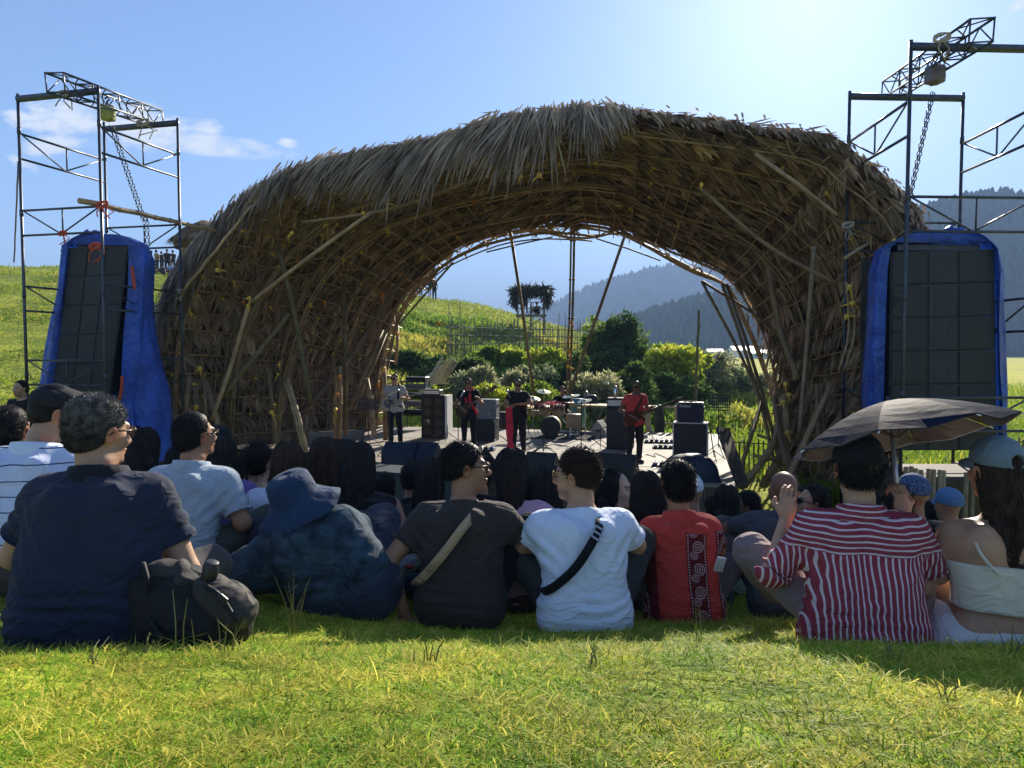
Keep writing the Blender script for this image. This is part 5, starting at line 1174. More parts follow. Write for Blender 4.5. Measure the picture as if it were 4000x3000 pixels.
# a few tall seeded stalks and tufts standing above the lawn
def tuft(label, px, py, d, h_px, n, seed, lean=0):
    q = P(px, py, d); z = gz(q.x, d); r_ = random.Random(seed); mb = MB(); H = h_px / FPX * d
    for k in range(n):
        a_ = r_.gauss(lean, .22); h_ = H * r_.uniform(.55, 1.05); b = Vector((q.x + r_.gauss(0, .02), d + r_.gauss(0, .02), z - .01)); e = b + Vector((math.sin(a_) * h_, r_.gauss(0, .04), math.cos(a_) * h_)); m2 = b.lerp(e, .5) + Vector((-math.sin(a_) * h_ * .12, 0, .01))
        mb.tube([b, m2, e], [.0022, .0018, .0008], 4)
        if r_.random() < .5:
            for s_ in (.75, .85): c = b.lerp(e, s_); mb.tube([c, c + Vector((r_.choice([-1, 1]) * h_ * .10, 0, h_ * .10))], [.0015, .0007], 3)
    o = mb.build("grass_tuft", mat("stalk", (.24, .24, .09), .6, var=.3, transl=.3), None); tag(o, label, "grass tuft", "tall grass stalks above the lawn")
for k, a_ in enumerate([("tall stalks before the recumbent man in the blue hat", 1150, 2380, 2.72, 260, 9), ("seeded stalk in front of the grey backpack", 730, 2590, 2.05, 260, 3), ("thin stalks at the right corner of the backpack", 900, 2570, 2.1, 170, 6), ("dry forked stalk before the man in red batik", 2760, 2470, 2.6, 170, 3),
                        ("pale stalks at the feet of the bald man", 2940, 2480, 2.6, 110, 5), ("upright blades before the woman in white skirt", 3950, 2640, 2.1, 140, 6), ("low blades in front of the striped shirt", 3480, 2660, 1.95, 90, 7), ("small tuft left of the lawn centre", 560, 2560, 2.0, 90, 5), ("tuft below the brown tee", 1680, 2600, 1.95, 110, 6),
                        ("small tuft in the sunny patch at right", 3690, 2820, 1.55, 160, 6), ("tuft on the sunlit lawn left", 350, 2620, 1.9, 90, 5), ("yellow stalks below the white tee", 2330, 2620, 1.9, 110, 4)]): tuft(*a_, 50 + k)
# ---------------------------------------------------------------- signed-distance modelling of bodies and clothes
def surface_nets(F, org, h):
    nx, ny, nz_ = F.shape; ins = F < 0
    c = ins[:-1, :-1, :-1].astype(np.int8)
    for dx in (0, 1):
        for dy in (0, 1):
            for dz in (0, 1):
                if dx + dy + dz: c = c + ins[dx:nx - 1 + dx, dy:ny - 1 + dy, dz:nz_ - 1 + dz]
    act = (c > 0) & (c < 8); ids = -np.ones(act.shape, dtype=np.int64); ix = np.argwhere(act); ids[act] = np.arange(len(ix))
    acc = np.zeros((len(ix), 3)); cnt = np.zeros(len(ix)); i, j, k = ix.T
    for ax in range(3):
        o1, o2 = [a for a in range(3) if a != ax]
        for u in (0, 1):
            for v_ in (0, 1):
                a = [i, j, k]; a[o1] = a[o1] + u; a[o2] = a[o2] + v_; b = list(a); b[ax] = b[ax] + 1
                fa, fb = F[tuple(a)], F[tuple(b)]; m_ = (fa < 0) != (fb < 0); t = np.where(m_, fa / np.where(m_, fa - fb, 1), 0)
                p = np.zeros((len(ix), 3)); p[:, o1] = u; p[:, o2] = v_; p[:, ax] = t; acc += p * m_[:, None]; cnt += m_
    V = (ix + acc / cnt[:, None]) * h + org; quads = []
    for ax in range(3):
        o1, o2 = (ax + 1) % 3, (ax + 2) % 3
        sl = [slice(None)] * 3; sl2 = [slice(None)] * 3; sl[ax] = slice(0, -1); sl2[ax] = slice(1, None)
        A, B = ins[tuple(sl)], ins[tuple(sl2)]; ch = np.argwhere(A != B)
        ok = (ch[:, o1] > 0) & (ch[:, o2] > 0) & (ch[:, o1] < F.shape[o1] - 1) & (ch[:, o2] < F.shape[o2] - 1); ch = ch[ok]
        e1 = np.zeros(3, int); e1[o1] = 1; e2 = np.zeros(3, int); e2[o2] = 1
        q = np.stack([ids[tuple((ch - e1 - e2).T)], ids[tuple((ch - e2).T)], ids[tuple(ch.T)], ids[tuple((ch - e1).T)]], -1)
        fl = A[tuple(ch.T)]; q[~fl] = q[~fl][:, ::-1]; quads.append(q)
    Q = np.concatenate(quads); Q = Q[(Q >= 0).all(1)]
    return V, Q
def a3(v): return np.array([v[0], v[1], v[2]], dtype=np.float64)
class SDF:
    def __init__(s): s.pr = []
    def cap(s, a, b, r1, r2=None, k=.03, mode='u'): s.pr.append(('c', a3(a), a3(b), r1, r1 if r2 is None else r2, k, mode)); return s
    def ell(s, c, r, rot=None, k=.03, mode='u'): s.pr.append(('e', a3(c), np.array(r, float), None if rot is None else np.array(rot), 0, k, mode)); return s
    def plane(s, p, n, k=.004): s.pr.append(('p', a3(p), unit(a3(n)), 0, 0, k, 'i')); return s      # keep the side opposite to n
    def bounds(s, pad):
        lo = np.full(3, 1e9); hi = -lo
        for t in s.pr:
            if t[6] != 'u': continue
            if t[0] == 'c':
                for q, r_ in ((t[1], t[3]), (t[2], t[4])): lo = np.minimum(lo, q - r_); hi = np.maximum(hi, q + r_)
            elif t[0] == 'e': m_ = t[2].max() if t[3] is not None else t[2]; lo = np.minimum(lo, t[1] - m_); hi = np.maximum(hi, t[1] + m_)
        return lo - pad, hi + pad
    def dist(s, X):
        D = None
        for ty, a, b, c, d, k, mode in s.pr:
            if ty == 'c':
                ba = b - a; L = max((ba * ba).sum(), 1e-9); pa = X - a; t = np.clip((pa @ ba) / L, 0, 1); q = np.sqrt(((pa - t[..., None] * ba) ** 2).sum(-1)) - (c + (d - c) * t)
            elif ty == 'e':
                p_ = X - a
                if c is not None: p_ = p_ @ c
                k0 = np.sqrt(((p_ / b) ** 2).sum(-1)); k1 = np.sqrt(((p_ / (b * b)) ** 2).sum(-1)); q = k0 * (k0 - 1) / np.maximum(k1, 1e-9)
            else: q = (X - a) @ b
            if D is None: D = q; continue
            if mode == 'u': h_ = np.maximum(k - np.abs(D - q), 0) / max(k, 1e-6); D = np.minimum(D, q) - h_ * h_ * k * .25
            elif mode == 's': q = -q; h_ = np.maximum(k - np.abs(D - q), 0) / max(k, 1e-6); D = np.maximum(D, q) + h_ * h_ * k * .25
            elif mode == 'i': h_ = np.maximum(k - np.abs(D - q), 0) / max(k, 1e-6); D = np.maximum(D, q) + h_ * h_ * k * .25
        return D
    def mesh(s, h, disp=None, pad=None):
        lo, hi = s.bounds(pad or 2.5 * h + .01); n = np.maximum(np.ceil((hi - lo) / h).astype(int) + 1, 4)
        g = np.stack(np.meshgrid(*[lo[i] + np.arange(n[i]) * h for i in range(3)], indexing='ij'), -1)
        D = s.dist(g)
        if disp is not None:
            m_ = np.abs(D) < .03; D[m_] += disp(g[m_])
        return surface_nets(D, lo, h)
def folds(amp, seed, dirv=(0, 0, 1), f=26.0):
    """cloth creases: ridged noise stretched along one direction"""
    r_ = np.random.default_rng(seed); o_ = r_.random(3) * 9; dv = unit(np.array(dirv, float) + r_.normal(0, .15, 3)); e1 = unit(np.cross(dv, [.3, 1, .2])); e2 = np.cross(dv, e1)
    def fn(X):
        q = np.stack([X @ e1 * f * .20, X @ e2 * f * .20, X @ dv * f * .55], -1) + o_
        w = vnoise(q * .5 + 3, seed)[..., None] * 1.3; n_ = vnoise(q + w, seed + 1); rid = (1 - np.abs(n_) * 2.2)
        big = vnoise(X * 5.5 + o_, seed + 2)
        return -amp * 1.8 * np.clip(rid, -.4, 1) * (.5 + .7 * big) - amp * 1.4 * big
    return fn
# skins, hair, cloth
def skin(name, c): return mat("skin_" + name, c, .52, var=.10, vscale=14, tint=True, spec=.35, sss=.12, bump=.12, bscale=160, bdist=.002)
SK = {'brown': skin('brown', (.30, .155, .090)), 'tan': skin('tan', (.42, .235, .145)), 'dark': skin('dark', (.165, .085, .052)), 'fair': skin('fair', (.52, .32, .215))}
def hairm(name, c, c2): return mat("hair_" + name, c, .50, c2=c2, vscale=30, tint=True, spec=.12)
HM = {'black': hairm('black', (.010, .009, .010), (.022, .019, .019)), 'brown': hairm('brown', (.022, .013, .010), (.05, .03, .02)), 'grey': hairm('grey', (.035, .033, .032), (.20, .19, .185))}
def cloth(name, c, var=.07, bump=.25, rough=.85, c2=None, vscale=9, sheen=.15, **kw): return mat("cloth_" + name, c, rough, var=var, c2=c2, vscale=vscale, bump=bump, bscale=170, bdist=.003, sheen=sheen * .3, spec=.15, **kw)

def head_frame(pos, yaw, pitch, roll, s_=1.0):
    """local head axes: x right, y face, z up. yaw 0 looks away from the camera; positive turns to the left of the picture"""
    return Matrix.Translation(Vector(pos)) @ Euler((R(pitch), R(roll), R(yaw)), 'YXZ').to_matrix().to_4x4() @ Matrix.Scale(s_, 4)
def build_head(sd, H, nose=1.0, jaw=1.0, fat=1.0):
    s_ = H.to_scale().x; Rm = np.array(H.to_3x3()) / s_; L_ = lambda *p: H @ Vector(p); q = lambda *r_: np.array(r_) * s_; k = .02 * s_
    sd.ell(L_(0, -.018, .028), q(.076 * fat, .096, .090), Rm, k=k)
    sd.ell(L_(0, .022, -.030), q(.062 * fat, .070, .085), Rm, k=.03 * s_)
    sd.ell(L_(0, .030, -.085), q(.050 * jaw * fat, .050, .038), Rm, k=.03 * s_)
    sd.ell(L_(0, .074, -.104), q(.024 * jaw, .020, .018), Rm, k=.025 * s_)
    sd.cap(L_(-.034, .078, .020), L_(.034, .078, .020), .013 * s_, k=.018 * s_)          # brow
    for sx in (-1, 1):
        sd.ell(L_(sx * .042, .066, -.032), q(.020, .020, .020), Rm, k=.025 * s_)         # cheekbone
        sd.ell(L_(sx * .031, .099, -.002), q(.017, .016, .012), Rm, k=.014 * s_, mode='s')   # eye socket
    sd.cap(L_(0, .088, .006), L_(0, .108 + .006 * nose, -.036), .008 * s_, .0125 * s_, k=.012 * s_)
    for sx in (-1, 1): sd.ell(L_(sx * .014, .100, -.041), q(.009, .011, .008), Rm, k=.006 * s_)
    sd.ell(L_(0, .092, -.066), q(.024, .012, .0065), Rm, k=.006 * s_); sd.ell(L_(0, .090, -.078), q(.020, .012, .0075), Rm, k=.006 * s_)
    for sx in (-1, 1):
        Er = Rm @ np.array(Euler((R(-12), R(sx * 8), R(sx * -22))).to_matrix())
        sd.ell(L_(sx * .080 * fat, -.010, -.012), q(.010, .020, .033), Er, k=.006 * s_)
        sd.ell(L_(sx * .089 * fat, -.006, -.010), q(.007, .012, .022), Er, k=.005 * s_, mode='s')
        sd.ell(L_(sx * .084 * fat, .004, -.012), q(.004, .005, .008), Er, k=.003 * s_)
def head_tint(V, H, stubble=0.0, lips=(1.15, .62, .60), ear=1.0):
    X = (V @ np.array(H.inverted().to_3x3()).T) + np.array(H.inverted().translation); C = np.ones((len(V), 3)); x, y, z = X.T
    m_ = (((x / .024) ** 2 + ((z + .072) / .0125) ** 2) < 1) & (y > .075); C[m_] = lips
    for sx in (-1, 1):
        m_ = (((x - sx * .033) / .021) ** 2 + ((z - .021 - .004 * np.cos((x - sx * .033) * 60)) / .0042) ** 2 < 1) & (y > .06); C[m_] = (.15, .12, .12)
        m_ = (((x - sx * .031) / .015) ** 2 + ((z + .001) / .0075) ** 2 < 1) & (y > .065); C[m_] *= (.6, .5, .5)
    w = np.clip((-.045 - z) / .03, 0, 1) * np.clip((y - .0) / .03, 0, 1) * stubble; C *= (1 - w[:, None] * np.array([.6, .55, .45]))
    m_ = np.abs(x) > .078; C[m_] *= (1.12, .85, .80)
    return C
def hand(sd, wrist, elbow, dirv, palm, curl=.5, s_=1.0, spread=.13, thumb_side=1):
    """five separate fingers; dirv = along the fingers, palm = direction the palm faces"""
    w = Vector(wrist); d = Vector(dirv).normalized(); pn = (Vector(palm) - d * Vector(palm).dot(d)).normalized(); sd_ = d.cross(pn).normalized() * thumb_side
    c = w + d * .048 * s_; rot = np.array([list(sd_), list(d), list(pn)]).T
    sd.ell(c, np.array([.041, .052, .0165]) * s_, rot, k=.02 * s_); sd.cap(w - d * .01, w + d * .02, .024 * s_, .026 * s_, k=.02 * s_)
    for k, (off, L, r_) in enumerate([(.030, .074, .0092), (.0105, .084, .0096), (-.0105, .078, .0092), (-.030, .062, .0080)]):
        b = w + d * .088 * s_ + sd_ * off * s_; dd = (d + sd_ * (off * 6 * spread)).normalized(); p = b; a_ = curl * (.55 + .1 * k); ang = a_ * .6
        for seg, (fl, rr) in enumerate([(.46, 1), (.30, .92), (.24, .82)]):
            q = p + (dd * math.cos(ang) + pn * math.sin(ang)) * L * fl * s_; sd.cap(p, q, r_ * rr * s_, r_ * rr * .9 * s_, k=.004 * s_); p = q; ang += a_
    b = w + d * .028 * s_ + sd_ * .030 * s_; e = b + (d * .62 + sd_ * .72 + pn * .22).normalized() * .042 * s_; f = e + (d * .9 + sd_ * .25 + pn * (.2 + .5 * curl)).normalized() * .032 * s_
    sd.cap(w + d * .02 * s_ + sd_ * .015 * s_, e, .016 * s_, .0115 * s_, k=.014 * s_); sd.cap(e, f, .0112 * s_, .0092 * s_, k=.005 * s_)
# ---- hair
def short_hair(name, H, parent, m_, len_=.02, n=1500, curly=.3, seed=1, low=-.07, h=.006, side_grey=None, top=1.0, hairline=.062, fade=0.0):
    """a displaced scalp cap with many small tufts; low = how far down the nape"""
    s_ = H.to_scale().x; Rm = np.array(H.to_3x3()) / s_; L_ = lambda *p: H @ Vector(p); sd = SDF(); q = lambda *r_: np.array(r_) * s_
    th = .003 + len_ * .28
    sd.ell(L_(0, -.020, .032), q(.076 + th * .8, .097 + th, .090 + th * 1.2 * top), Rm, k=.02)
    sd.ell(L_(0, -.050, -.028), q(.066 + th * .6, .062 + th * .5, .060), Rm, k=.03)
    up = Rm @ np.array([0, 0, 1.]); fw = Rm @ np.array([0, 1., 0])
    sd.plane(L_(0, hairline, .055), Rm @ np.array([0, 1.0, -.55]), k=.012); sd.plane(L_(0, -.07, low), Rm @ np.array([0, .35, -1.0]), k=.012); sd.plane(L_(0, .012, -.005), Rm @ np.array([0, 1.0, -.42 if fade == 0 else -.9]), k=.015)
    fr = (.5 + .5 * curly) * 45 / s_
    V, Q = sd.mesh(h, lambda X: -(len_ * (.06 + .25 * curly)) * fbm(X * fr, 3, seed))
    n = int(n * 1.9); r_ = np.random.default_rng(seed); idx = r_.integers(0, len(V), n); b = V[idx]; Xl = (b @ np.array(H.inverted().to_3x3()).T) + np.array(H.inverted().translation)
    nrm = unit(Xl - np.array([0, -.02, .0])); d = unit(nrm * (.16 + .6 * curly) + np.array([0, -.25, -.45]) * (1 - curly) + r_.normal(0, .12 + .6 * curly, (n, 3))); dw = unit(d @ Rm.T); fl = np.clip((Xl[:, 2] + .07) / .09, .25, 1) if fade else 1.0
    L = len_ * r_.uniform(.4, 1.1, n) * s_ * fl; side = unit(np.cross(dw, r_.normal(0, 1, (n, 3)))); dr = (nrm @ Rm.T) * 0 + r_.normal(0, .3 * curly + .05, (n, 3)) * L[:, None]
    tn = lambda Xl_: (np.ones((len(Xl_), 3)) if side_grey is None else np.clip(side_grey + (1 - side_grey) * np.clip((Xl_[:, 2:3] + .03) / .10, 0, 1) * np.ones((len(Xl_), 3)) * 1.4, .1, 2.0))
    VB, FB, CB = blades(b, dw, side, L, np.full(n, .0022 * s_), dr, 3, tn(Xl) * r_.uniform(.6, 1.5, (n, 1)))
    Xv = (V @ np.array(H.inverted().to_3x3()).T) + np.array(H.inverted().translation); CV = tn(Xv) * (.75 + .3 * fbm(V * 90, 2, seed)[:, None])
    return mesh_obj(name, np.concatenate([V, VB]), np.concatenate([Q, FB + len(V)]), m_, parent, True, np.concatenate([CV, CB]))
def long_hair(name, H, parent, m_, length=.4, n=700, wave=.01, seed=1, spread=1.0, back=(0, -1), base_r=.075, part=0, face_open=62, tipc=None, hz_=.012):
    """strands from the parting over the skull, then hanging down; back = horizontal world direction the hair lies towards"""
    s_ = H.to_scale().x; Rm = np.array(H.to_3x3()) / s_; r_ = np.random.default_rng(seed); L_ = lambda *p: H @ Vector(p); bk = Vector((back[0], back[1], 0)).normalized()
    n = int(n * 2.6); sd = SDF(); sd.ell(L_(0, -.022, .030), np.array([.080, .100, .094]) * s_, Rm, k=.02); sd.plane(L_(0, .055, .06), Rm @ np.array([0, 1., -.5]), k=.01); sd.plane(L_(0, .02, -.01), Rm @ np.array([0, 1., -.15]), k=.01)
    nape = L_(0, -.075, -.055); p2 = nape + bk * .02 + Vector((0, 0, -length * .35)); p3 = nape + bk * .012 + Vector((0, 0, -length * .85))
    sd2 = SDF(); sd2.cap(L_(0, -.040, -.01), nape, .066 * s_, .055 * s_, k=.03)
    for sx in (-1, 1):
        rv = Vector(Rm @ np.array([sx * 1.0, 0, 0])); sd2.cap(nape + rv * .025, p2 + rv * .045 * spread, .042 * s_, .028 * s_ * spread, k=.04); sd2.cap(p2 + rv * .045 * spread, p3 + rv * .035 * spread, .028 * s_ * spread, .008, k=.04)
    V, Q = sd.mesh(hz_ * .6, lambda X: .002 * fbm(X * np.array([90, 90, 12]), 2, seed)); V2, Q2 = sd2.mesh(hz_, lambda X: -.006 * fbm(X * np.array([60, 60, 5]), 2, seed))
    # strands
    az = r_.uniform(R(face_open), 2 * np.pi - R(face_open), n) ; rad = r_.uniform(.0, 1, n) ** .6; S_ = 14; pts = np.zeros((n, S_, 3)); wd = r_.uniform(0, 6.28, n); cl = np.floor(az * 7 + r_.random(n)).astype(int); cr4 = np.random.default_rng(seed + 9).normal(0, 1, 80)
    tot = (length * s_ + .14) * r_.uniform(.82, 1.03, n)
    for k in range(S_):
        f = k / (S_ - 1); dist = f * tot; onh = .16 * s_
        th = np.clip(.15 + rad * .9 + dist / .105, 0, 1.72); a = az
        rj = (1 + .05 * np.sin(cl * 2.1) + .03 * np.sin(wd))[:]; rx, ry, rz_ = .090 * rj, .110 * rj, .103 * rj
        loc = np.stack([rx * np.sin(th) * np.sin(a), -.022 + ry * np.sin(th) * np.cos(a), .028 + rz_ * np.cos(th)], -1); w = loc @ np.array(H.to_3x3()).T + np.array(H.translation)
        hang = np.maximum(0, dist - (1.72 - .15 - rad * .9) * .105); w[:, 2] -= hang
        out = (w - np.array(H.translation)); out[:, 2] = 0; pull = np.clip(hang / .25, 0, 1)[:, None]
        tgt = np.array(nape) + np.array([bk.x, bk.y, 0]) * .035; off = out * (.75 if spread >= 1 else .5) * spread; off2 = off - np.array([bk.x, bk.y, 0]) * np.clip((off @ np.array([bk.x, bk.y, 0])), -1, 0)[:, None] * .7
        ww = tgt + off2; w[:, :2] = w[:, :2] * (1 - .55 * pull) + ww[:, :2] * .55 * pull
        amp = wave * np.clip(hang / .08, 0, 1); w[:, 0] += amp * np.sin(dist * 38 + cr4[cl % 80] * 3) + amp * .4 * np.sin(dist * 90 + wd); w[:, 1] += amp * .7 * np.cos(dist * 33 + cr4[cl % 80] * 5)
        pts[:, k] = w
    d = unit(pts[:, 1:] - pts[:, :-1]); d = np.concatenate([d, d[:, -1:]], 1); rv = pts - np.array(H.translation); rv[..., 2] = 0; side = unit(np.cross(d, unit(rv + 1e-6)))
    side = unit(side + .55 * np.cross(d, side) * np.sin(wd * 3)[:, None, None]); wid = (.0030 * s_ * r_.uniform(.5, 1.4, n))[:, None, None] * np.linspace(1, .35, S_)[None, :, None]
    VB = np.stack([pts - side * wid, pts + side * wid], 2).reshape(-1, 3); kk = np.arange(n)[:, None, None] * (2 * S_); q = np.array([[2 * i, 2 * i + 1, 2 * i + 3, 2 * i + 2] for i in range(S_ - 1)])[None]; FB = (kk + q).reshape(-1, 4)
    g = r_.uniform(.6, 1.6, (n, 1, 1)) * np.ones((1, S_, 1)) * np.ones((1, 1, 3))
    if tipc is not None: f_ = (np.linspace(0, 1, S_) ** 2)[None, :, None]; g = g * (1 - f_) + g * f_ * np.array(tipc)
    CB = np.repeat(g.reshape(-1, 3), 2, axis=0)
    return mesh_obj(name, np.concatenate([V, V2, VB]), np.concatenate([Q, Q2 + len(V), FB + len(V) + len(V2)]), m_, parent, True, np.concatenate([np.full((len(V) + len(V2), 3), .7), CB]))
# ---- people
def person(label, root, yaw=0, S=1.0, lean=10, slump=.0, head=(0, 0, 0), hs=1.0, sk='brown', build_=1.0, arms=None, legs=None, pants=None, shirt=None, sleeve=.55, collar=False, pose='sit',
           h=.012, hh=.0065, seed=1, neck=0.0, group="people sitting on the slope", hem=.0, fold=.004, side=0, stubble=0, shirt_cut=None, shw=.185, hd=(0, 0, 0), hands=False, curl=.6, eyes=False, shoes=None, long_sleeve=False, waist=1.0, hipw=1.0, hpal=None, sleeveless=False, zsc=1.0, sht=0.0):
    """arms: [(elbow, wrist) left, right] in local metres (x right, y forward, z up); legs likewise (knee, ankle). Picture-left is -x when yaw = 0."""
    root = Vector(root); t_ = Matrix.Translation(root) @ Euler((0, 0, R(yaw))).to_matrix().to_4x4(); T3 = t_.to_3x3()
    W = lambda p: t_ @ (Vector(p) * S)
    ln = math.sin(R(lean)); z0 = .10 if pose == 'sit' else .92
    pel = Vector((0, 0, z0)); sl = side
    v3 = (.155, .305, .435) if pose == 'sit' else (.19, .37, .52); wst = pel + Vector((sl * .25, ln * .20, v3[0])); chs = pel + Vector((sl * .6, ln * .42 + slump * .3, v3[1])); nk = pel + Vector((sl, ln * .62 + slump, v3[2])); hdp = nk + Vector((sl * .2 + hd[0], .03 + ln * .05 + slump * .4 + hd[1], .165 + neck + hd[2]))
    if zsc != 1.0:
        for q_ in (wst, chs, nk, hdp): q_.z = pel.z + (q_.z - pel.z) * zsc
        hdp.z = nk.z + .165 + hd[2]
    shz = -.068; sh = [nk + Vector((-shw, .0, shz - sht)), nk + Vector((shw, .0, shz + sht))]
    if arms is None and pose == 'stand': arms = [((-.26, -.02, 1.14), (-.24, .08, .90)), ((.26, -.02, 1.14), (.20, .16, .98))]
    if arms is None: arms = [((-.27, .12 + ln, .24), (-.16, .36, .27)), ((.27, .12 + ln, .24), (.16, .36, .27))]
    if legs is None: legs = [((-.24, .36, .34), (-.16, .66, .05)), ((.24, .36, .34), (.16, .66, .05))] if pose == 'sit' else [((-.11, .02, .48), (-.12, -.02, .07)), ((.11, .02, .48), (.12, -.02, .07))]
    b = build_; body = SDF()
    def torso(sd, e, zz=True):
        sd.cap(W(pel + Vector((-.075 * hipw, 0, 0))), W(pel + Vector((.075 * hipw, 0, 0))), (.100 * b + e) * S, k=.04)
        sd.cap(W(wst + Vector((-.066 * waist, -.005, 0))), W(wst + Vector((.066 * waist, -.005, 0))), (.092 * b * waist + e * 2.2) * S, k=.10)
        sd.cap(W(chs + Vector((-.082, 0, 0))), W(chs + Vector((.082, 0, 0))), (.100 * b + e * 1.3) * S, k=.10)
        sd.cap(W(nk + Vector((-shw * .70, -.01, -.095 - sht * .7))), W(nk + Vector((shw * .70, -.01, -.095 + sht * .7))), (.066 * b + e) * S, k=.07)
        for sx in (-1, 1): sd.cap(W(nk + Vector((sx * .03, -.015, -.03))), W(nk + Vector((sx * shw * .85, -.005, -.075 + sx * sht * .85))), (.046 * b + e) * S, (.048 * b + e) * S, k=.05)
    torso(body, 0)
    def relief(sd, e):      # shoulder blades and the groove of the spine
        tb = t_.to_3x3(); Rb = np.array(tb)
        for sx in (-1, 1): sd.ell(W(chs.lerp(nk, .35) + Vector((sx * .078, -.082 * b - e, .0))), np.array((.052, .030, .075)) * S, Rb, k=.04)
        sd.cap(W(wst + Vector((0, -.128 * b - e * 1.6, .0))), W(chs + Vector((0, -.130 * b - e, 0))), .014 * S, k=.045, mode='s')
    relief(body, 0)
    H = head_frame(W(hdp), yaw + head[0], head[1], head[2], hs * S * .95)
    nb = H @ Vector((0, -.02, -.075)); body.cap(W(nk + Vector((0, -.01, -.06))), nb, .062 * b * S, .052 * S * hs * (0.5 + .5 * b), k=.04)
    for s_, (el, wr) in zip(sh, arms):
        body.cap(W(s_), W(el), .050 * b * S, .041 * b * S, k=.035); body.cap(W(el), W(wr), .040 * b * S, .026 * S, k=.018)
    hip = [pel + Vector((-.09, .02, 0)), pel + Vector((.09, .02, 0))]
    for s_, (kn, an) in zip(hip, legs):
        body.cap(W(s_), W(kn), .080 * b * S, .056 * b * S, k=.03); body.cap(W(kn), W(an), .055 * b * S, .034 * S, k=.02); body.cap(W(an), W(Vector(an) + Vector((0, .15, -.02))), .036 * S, .03 * S, k=.02)
    V, Q = body.mesh(h); C = np.ones((len(V), 3))
    hsd = SDF(); build_head(hsd, H); hsd.cap(H @ Vector((0, -.022, -.06)), nb.lerp(W(nk), .45), .052 * S * hs, .058 * b * S, k=.03)
    V2, Q2 = hsd.mesh(hh); C2 = head_tint(V2, H, stubble)
    Vs, Qs, Cs = [V, V2], [Q, Q2 + len(V)], [C, C2]; nv = len(V) + len(V2)
    for i_ in range(2):
        if hands is True or (isinstance(hands, tuple) and hands[i_]):
            el, wr = Vector(arms[i_][0]), Vector(arms[i_][1]); hsd2 = SDF(); pl = (hpal[i_] if hpal else (0, 0, -1)); dd = (wr - el).normalized()
            if hpal and len(pl) > 3: dd = Vector(pl[3:6]); pl = pl[:3]
            hand(hsd2, W(wr), W(el), T3 @ dd, T3 @ Vector(pl), curl if not isinstance(curl, tuple) else curl[i_], S * 1.0, thumb_side=1 if i_ == 0 else -1)
            V3, Q3 = hsd2.mesh(.0045 * max(1, h / .012)); Vs.append(V3); Qs.append(Q3 + nv); Cs.append(np.ones((len(V3), 3)) * (1.0, .95, .93)); nv += len(V3)
    o = mesh_obj("person", np.concatenate(Vs), np.concatenate(Qs), SK[sk], None, True, np.concatenate(Cs)); tag(o, label, "person", group)
    if pants is not None:
        sd = SDF(); sd.cap(W(pel + Vector((-.088 * hipw, 0, -.01))), W(pel + Vector((.088 * hipw, 0, -.01))), (.118 * b) * S, k=.04)
        for s_, (kn, an) in zip(hip, legs):
            kn, an = Vector(kn), Vector(an); a2 = kn.lerp(an, pants[1] if len(pants) > 1 else .92); sd.cap(W(s_), W(kn), .094 * b * S, .072 * b * S, k=.03); sd.cap(W(kn), W(a2), .070 * b * S, .055 * S, k=.02)
        V, Q = sd.mesh(h, folds(fold * 1.2, seed + 40, (.3, .6, .5), 22)); mesh_obj("trousers", V, Q, pants[0], o, True)
    if shirt is not None:
        sd = SDF(); e = .014; torso(sd, e); relief(sd, e * 1.1)
        if hem > 0: sd.cap(W(pel + Vector((-.09 * hipw, -.01, -hem))), W(pel + Vector((.09 * hipw, -.01, -hem))), (.115 * b) * S, k=.08)
        cuffs = []
        if not sleeveless:
            for s_, (el, wr) in zip(sh, arms):
                el, wr, s0 = Vector(el), Vector(wr), Vector(s_)
                if long_sleeve: sd.cap(W(s0), W(el), (.062 * b) * S, .054 * b * S, k=.05); sd.cap(W(el), W(el.lerp(wr, .93)), .053 * b * S, .036 * S, k=.02)
                else: en = s0.lerp(el, sleeve * 1.25); sd.cap(W(s0), W(en), (.064 * b) * S, .060 * b * S, k=.05); cuffs.append((en, el, s0))
        sd.cap(W(nk + Vector((0, -.01, -.07))), W(nk + Vector((0, -.005, -.015))), .078 * b * S, .066 * b * S, k=.04)
        D_ = folds(fold, seed, (.5, .2, .7), 24)
        lo, hi = sd.bounds(.05); n_ = np.ceil((hi - lo) / h).astype(int) + 1; g_ = np.stack(np.meshgrid(*[lo[i] + np.arange(n_[i]) * h for i in range(3)], indexing='ij'), -1); D = sd.dist(g_)
        mk = np.abs(D) < .035; D[mk] += D_(g_[mk])
        if pose == 'sit' and not sleeveless:    # cloth bunching above the hips, drag lines from the armpits
            Gl = g_[mk] - a3(root); zz = Gl[:, 2] / S; xx = (Gl[:, 0]) / S
            nzv = vnoise(g_[mk] * np.array([5., 5., 3.]) + seed, seed); nz2_ = vnoise(g_[mk] * np.array([9., 9., 16.]) + seed, seed + 5)
            D[mk] -= S * .0075 * np.exp(-((zz - .15) / .085) ** 2) * np.sin(zz * 120 + 4.5 * nzv + xx * 9 * (1 if seed % 2 else -1)) * (.45 + .8 * nz2_)
            D[mk] -= S * .0055 * np.exp(-((zz - .36) / .10) ** 2) * np.clip(np.abs(xx) * 9 - .5, 0, 1) * np.sin(zz * 75 - np.abs(xx) * 80 + 3 * nzv)
        # cut: neck opening, sleeve ends
        nn3 = T3 @ Vector((0, .45, 1)).normalized(); Xn = g_ - a3(W(nk + Vector((0, .0, .012)))); al_ = Xn @ a3(nn3); nearn = np.linalg.norm(Xn - al_[..., None] * a3(nn3), axis=-1) < .094 * b * S; D = np.where(nearn & (np.abs(al_) < .12), np.maximum(D, al_), D)
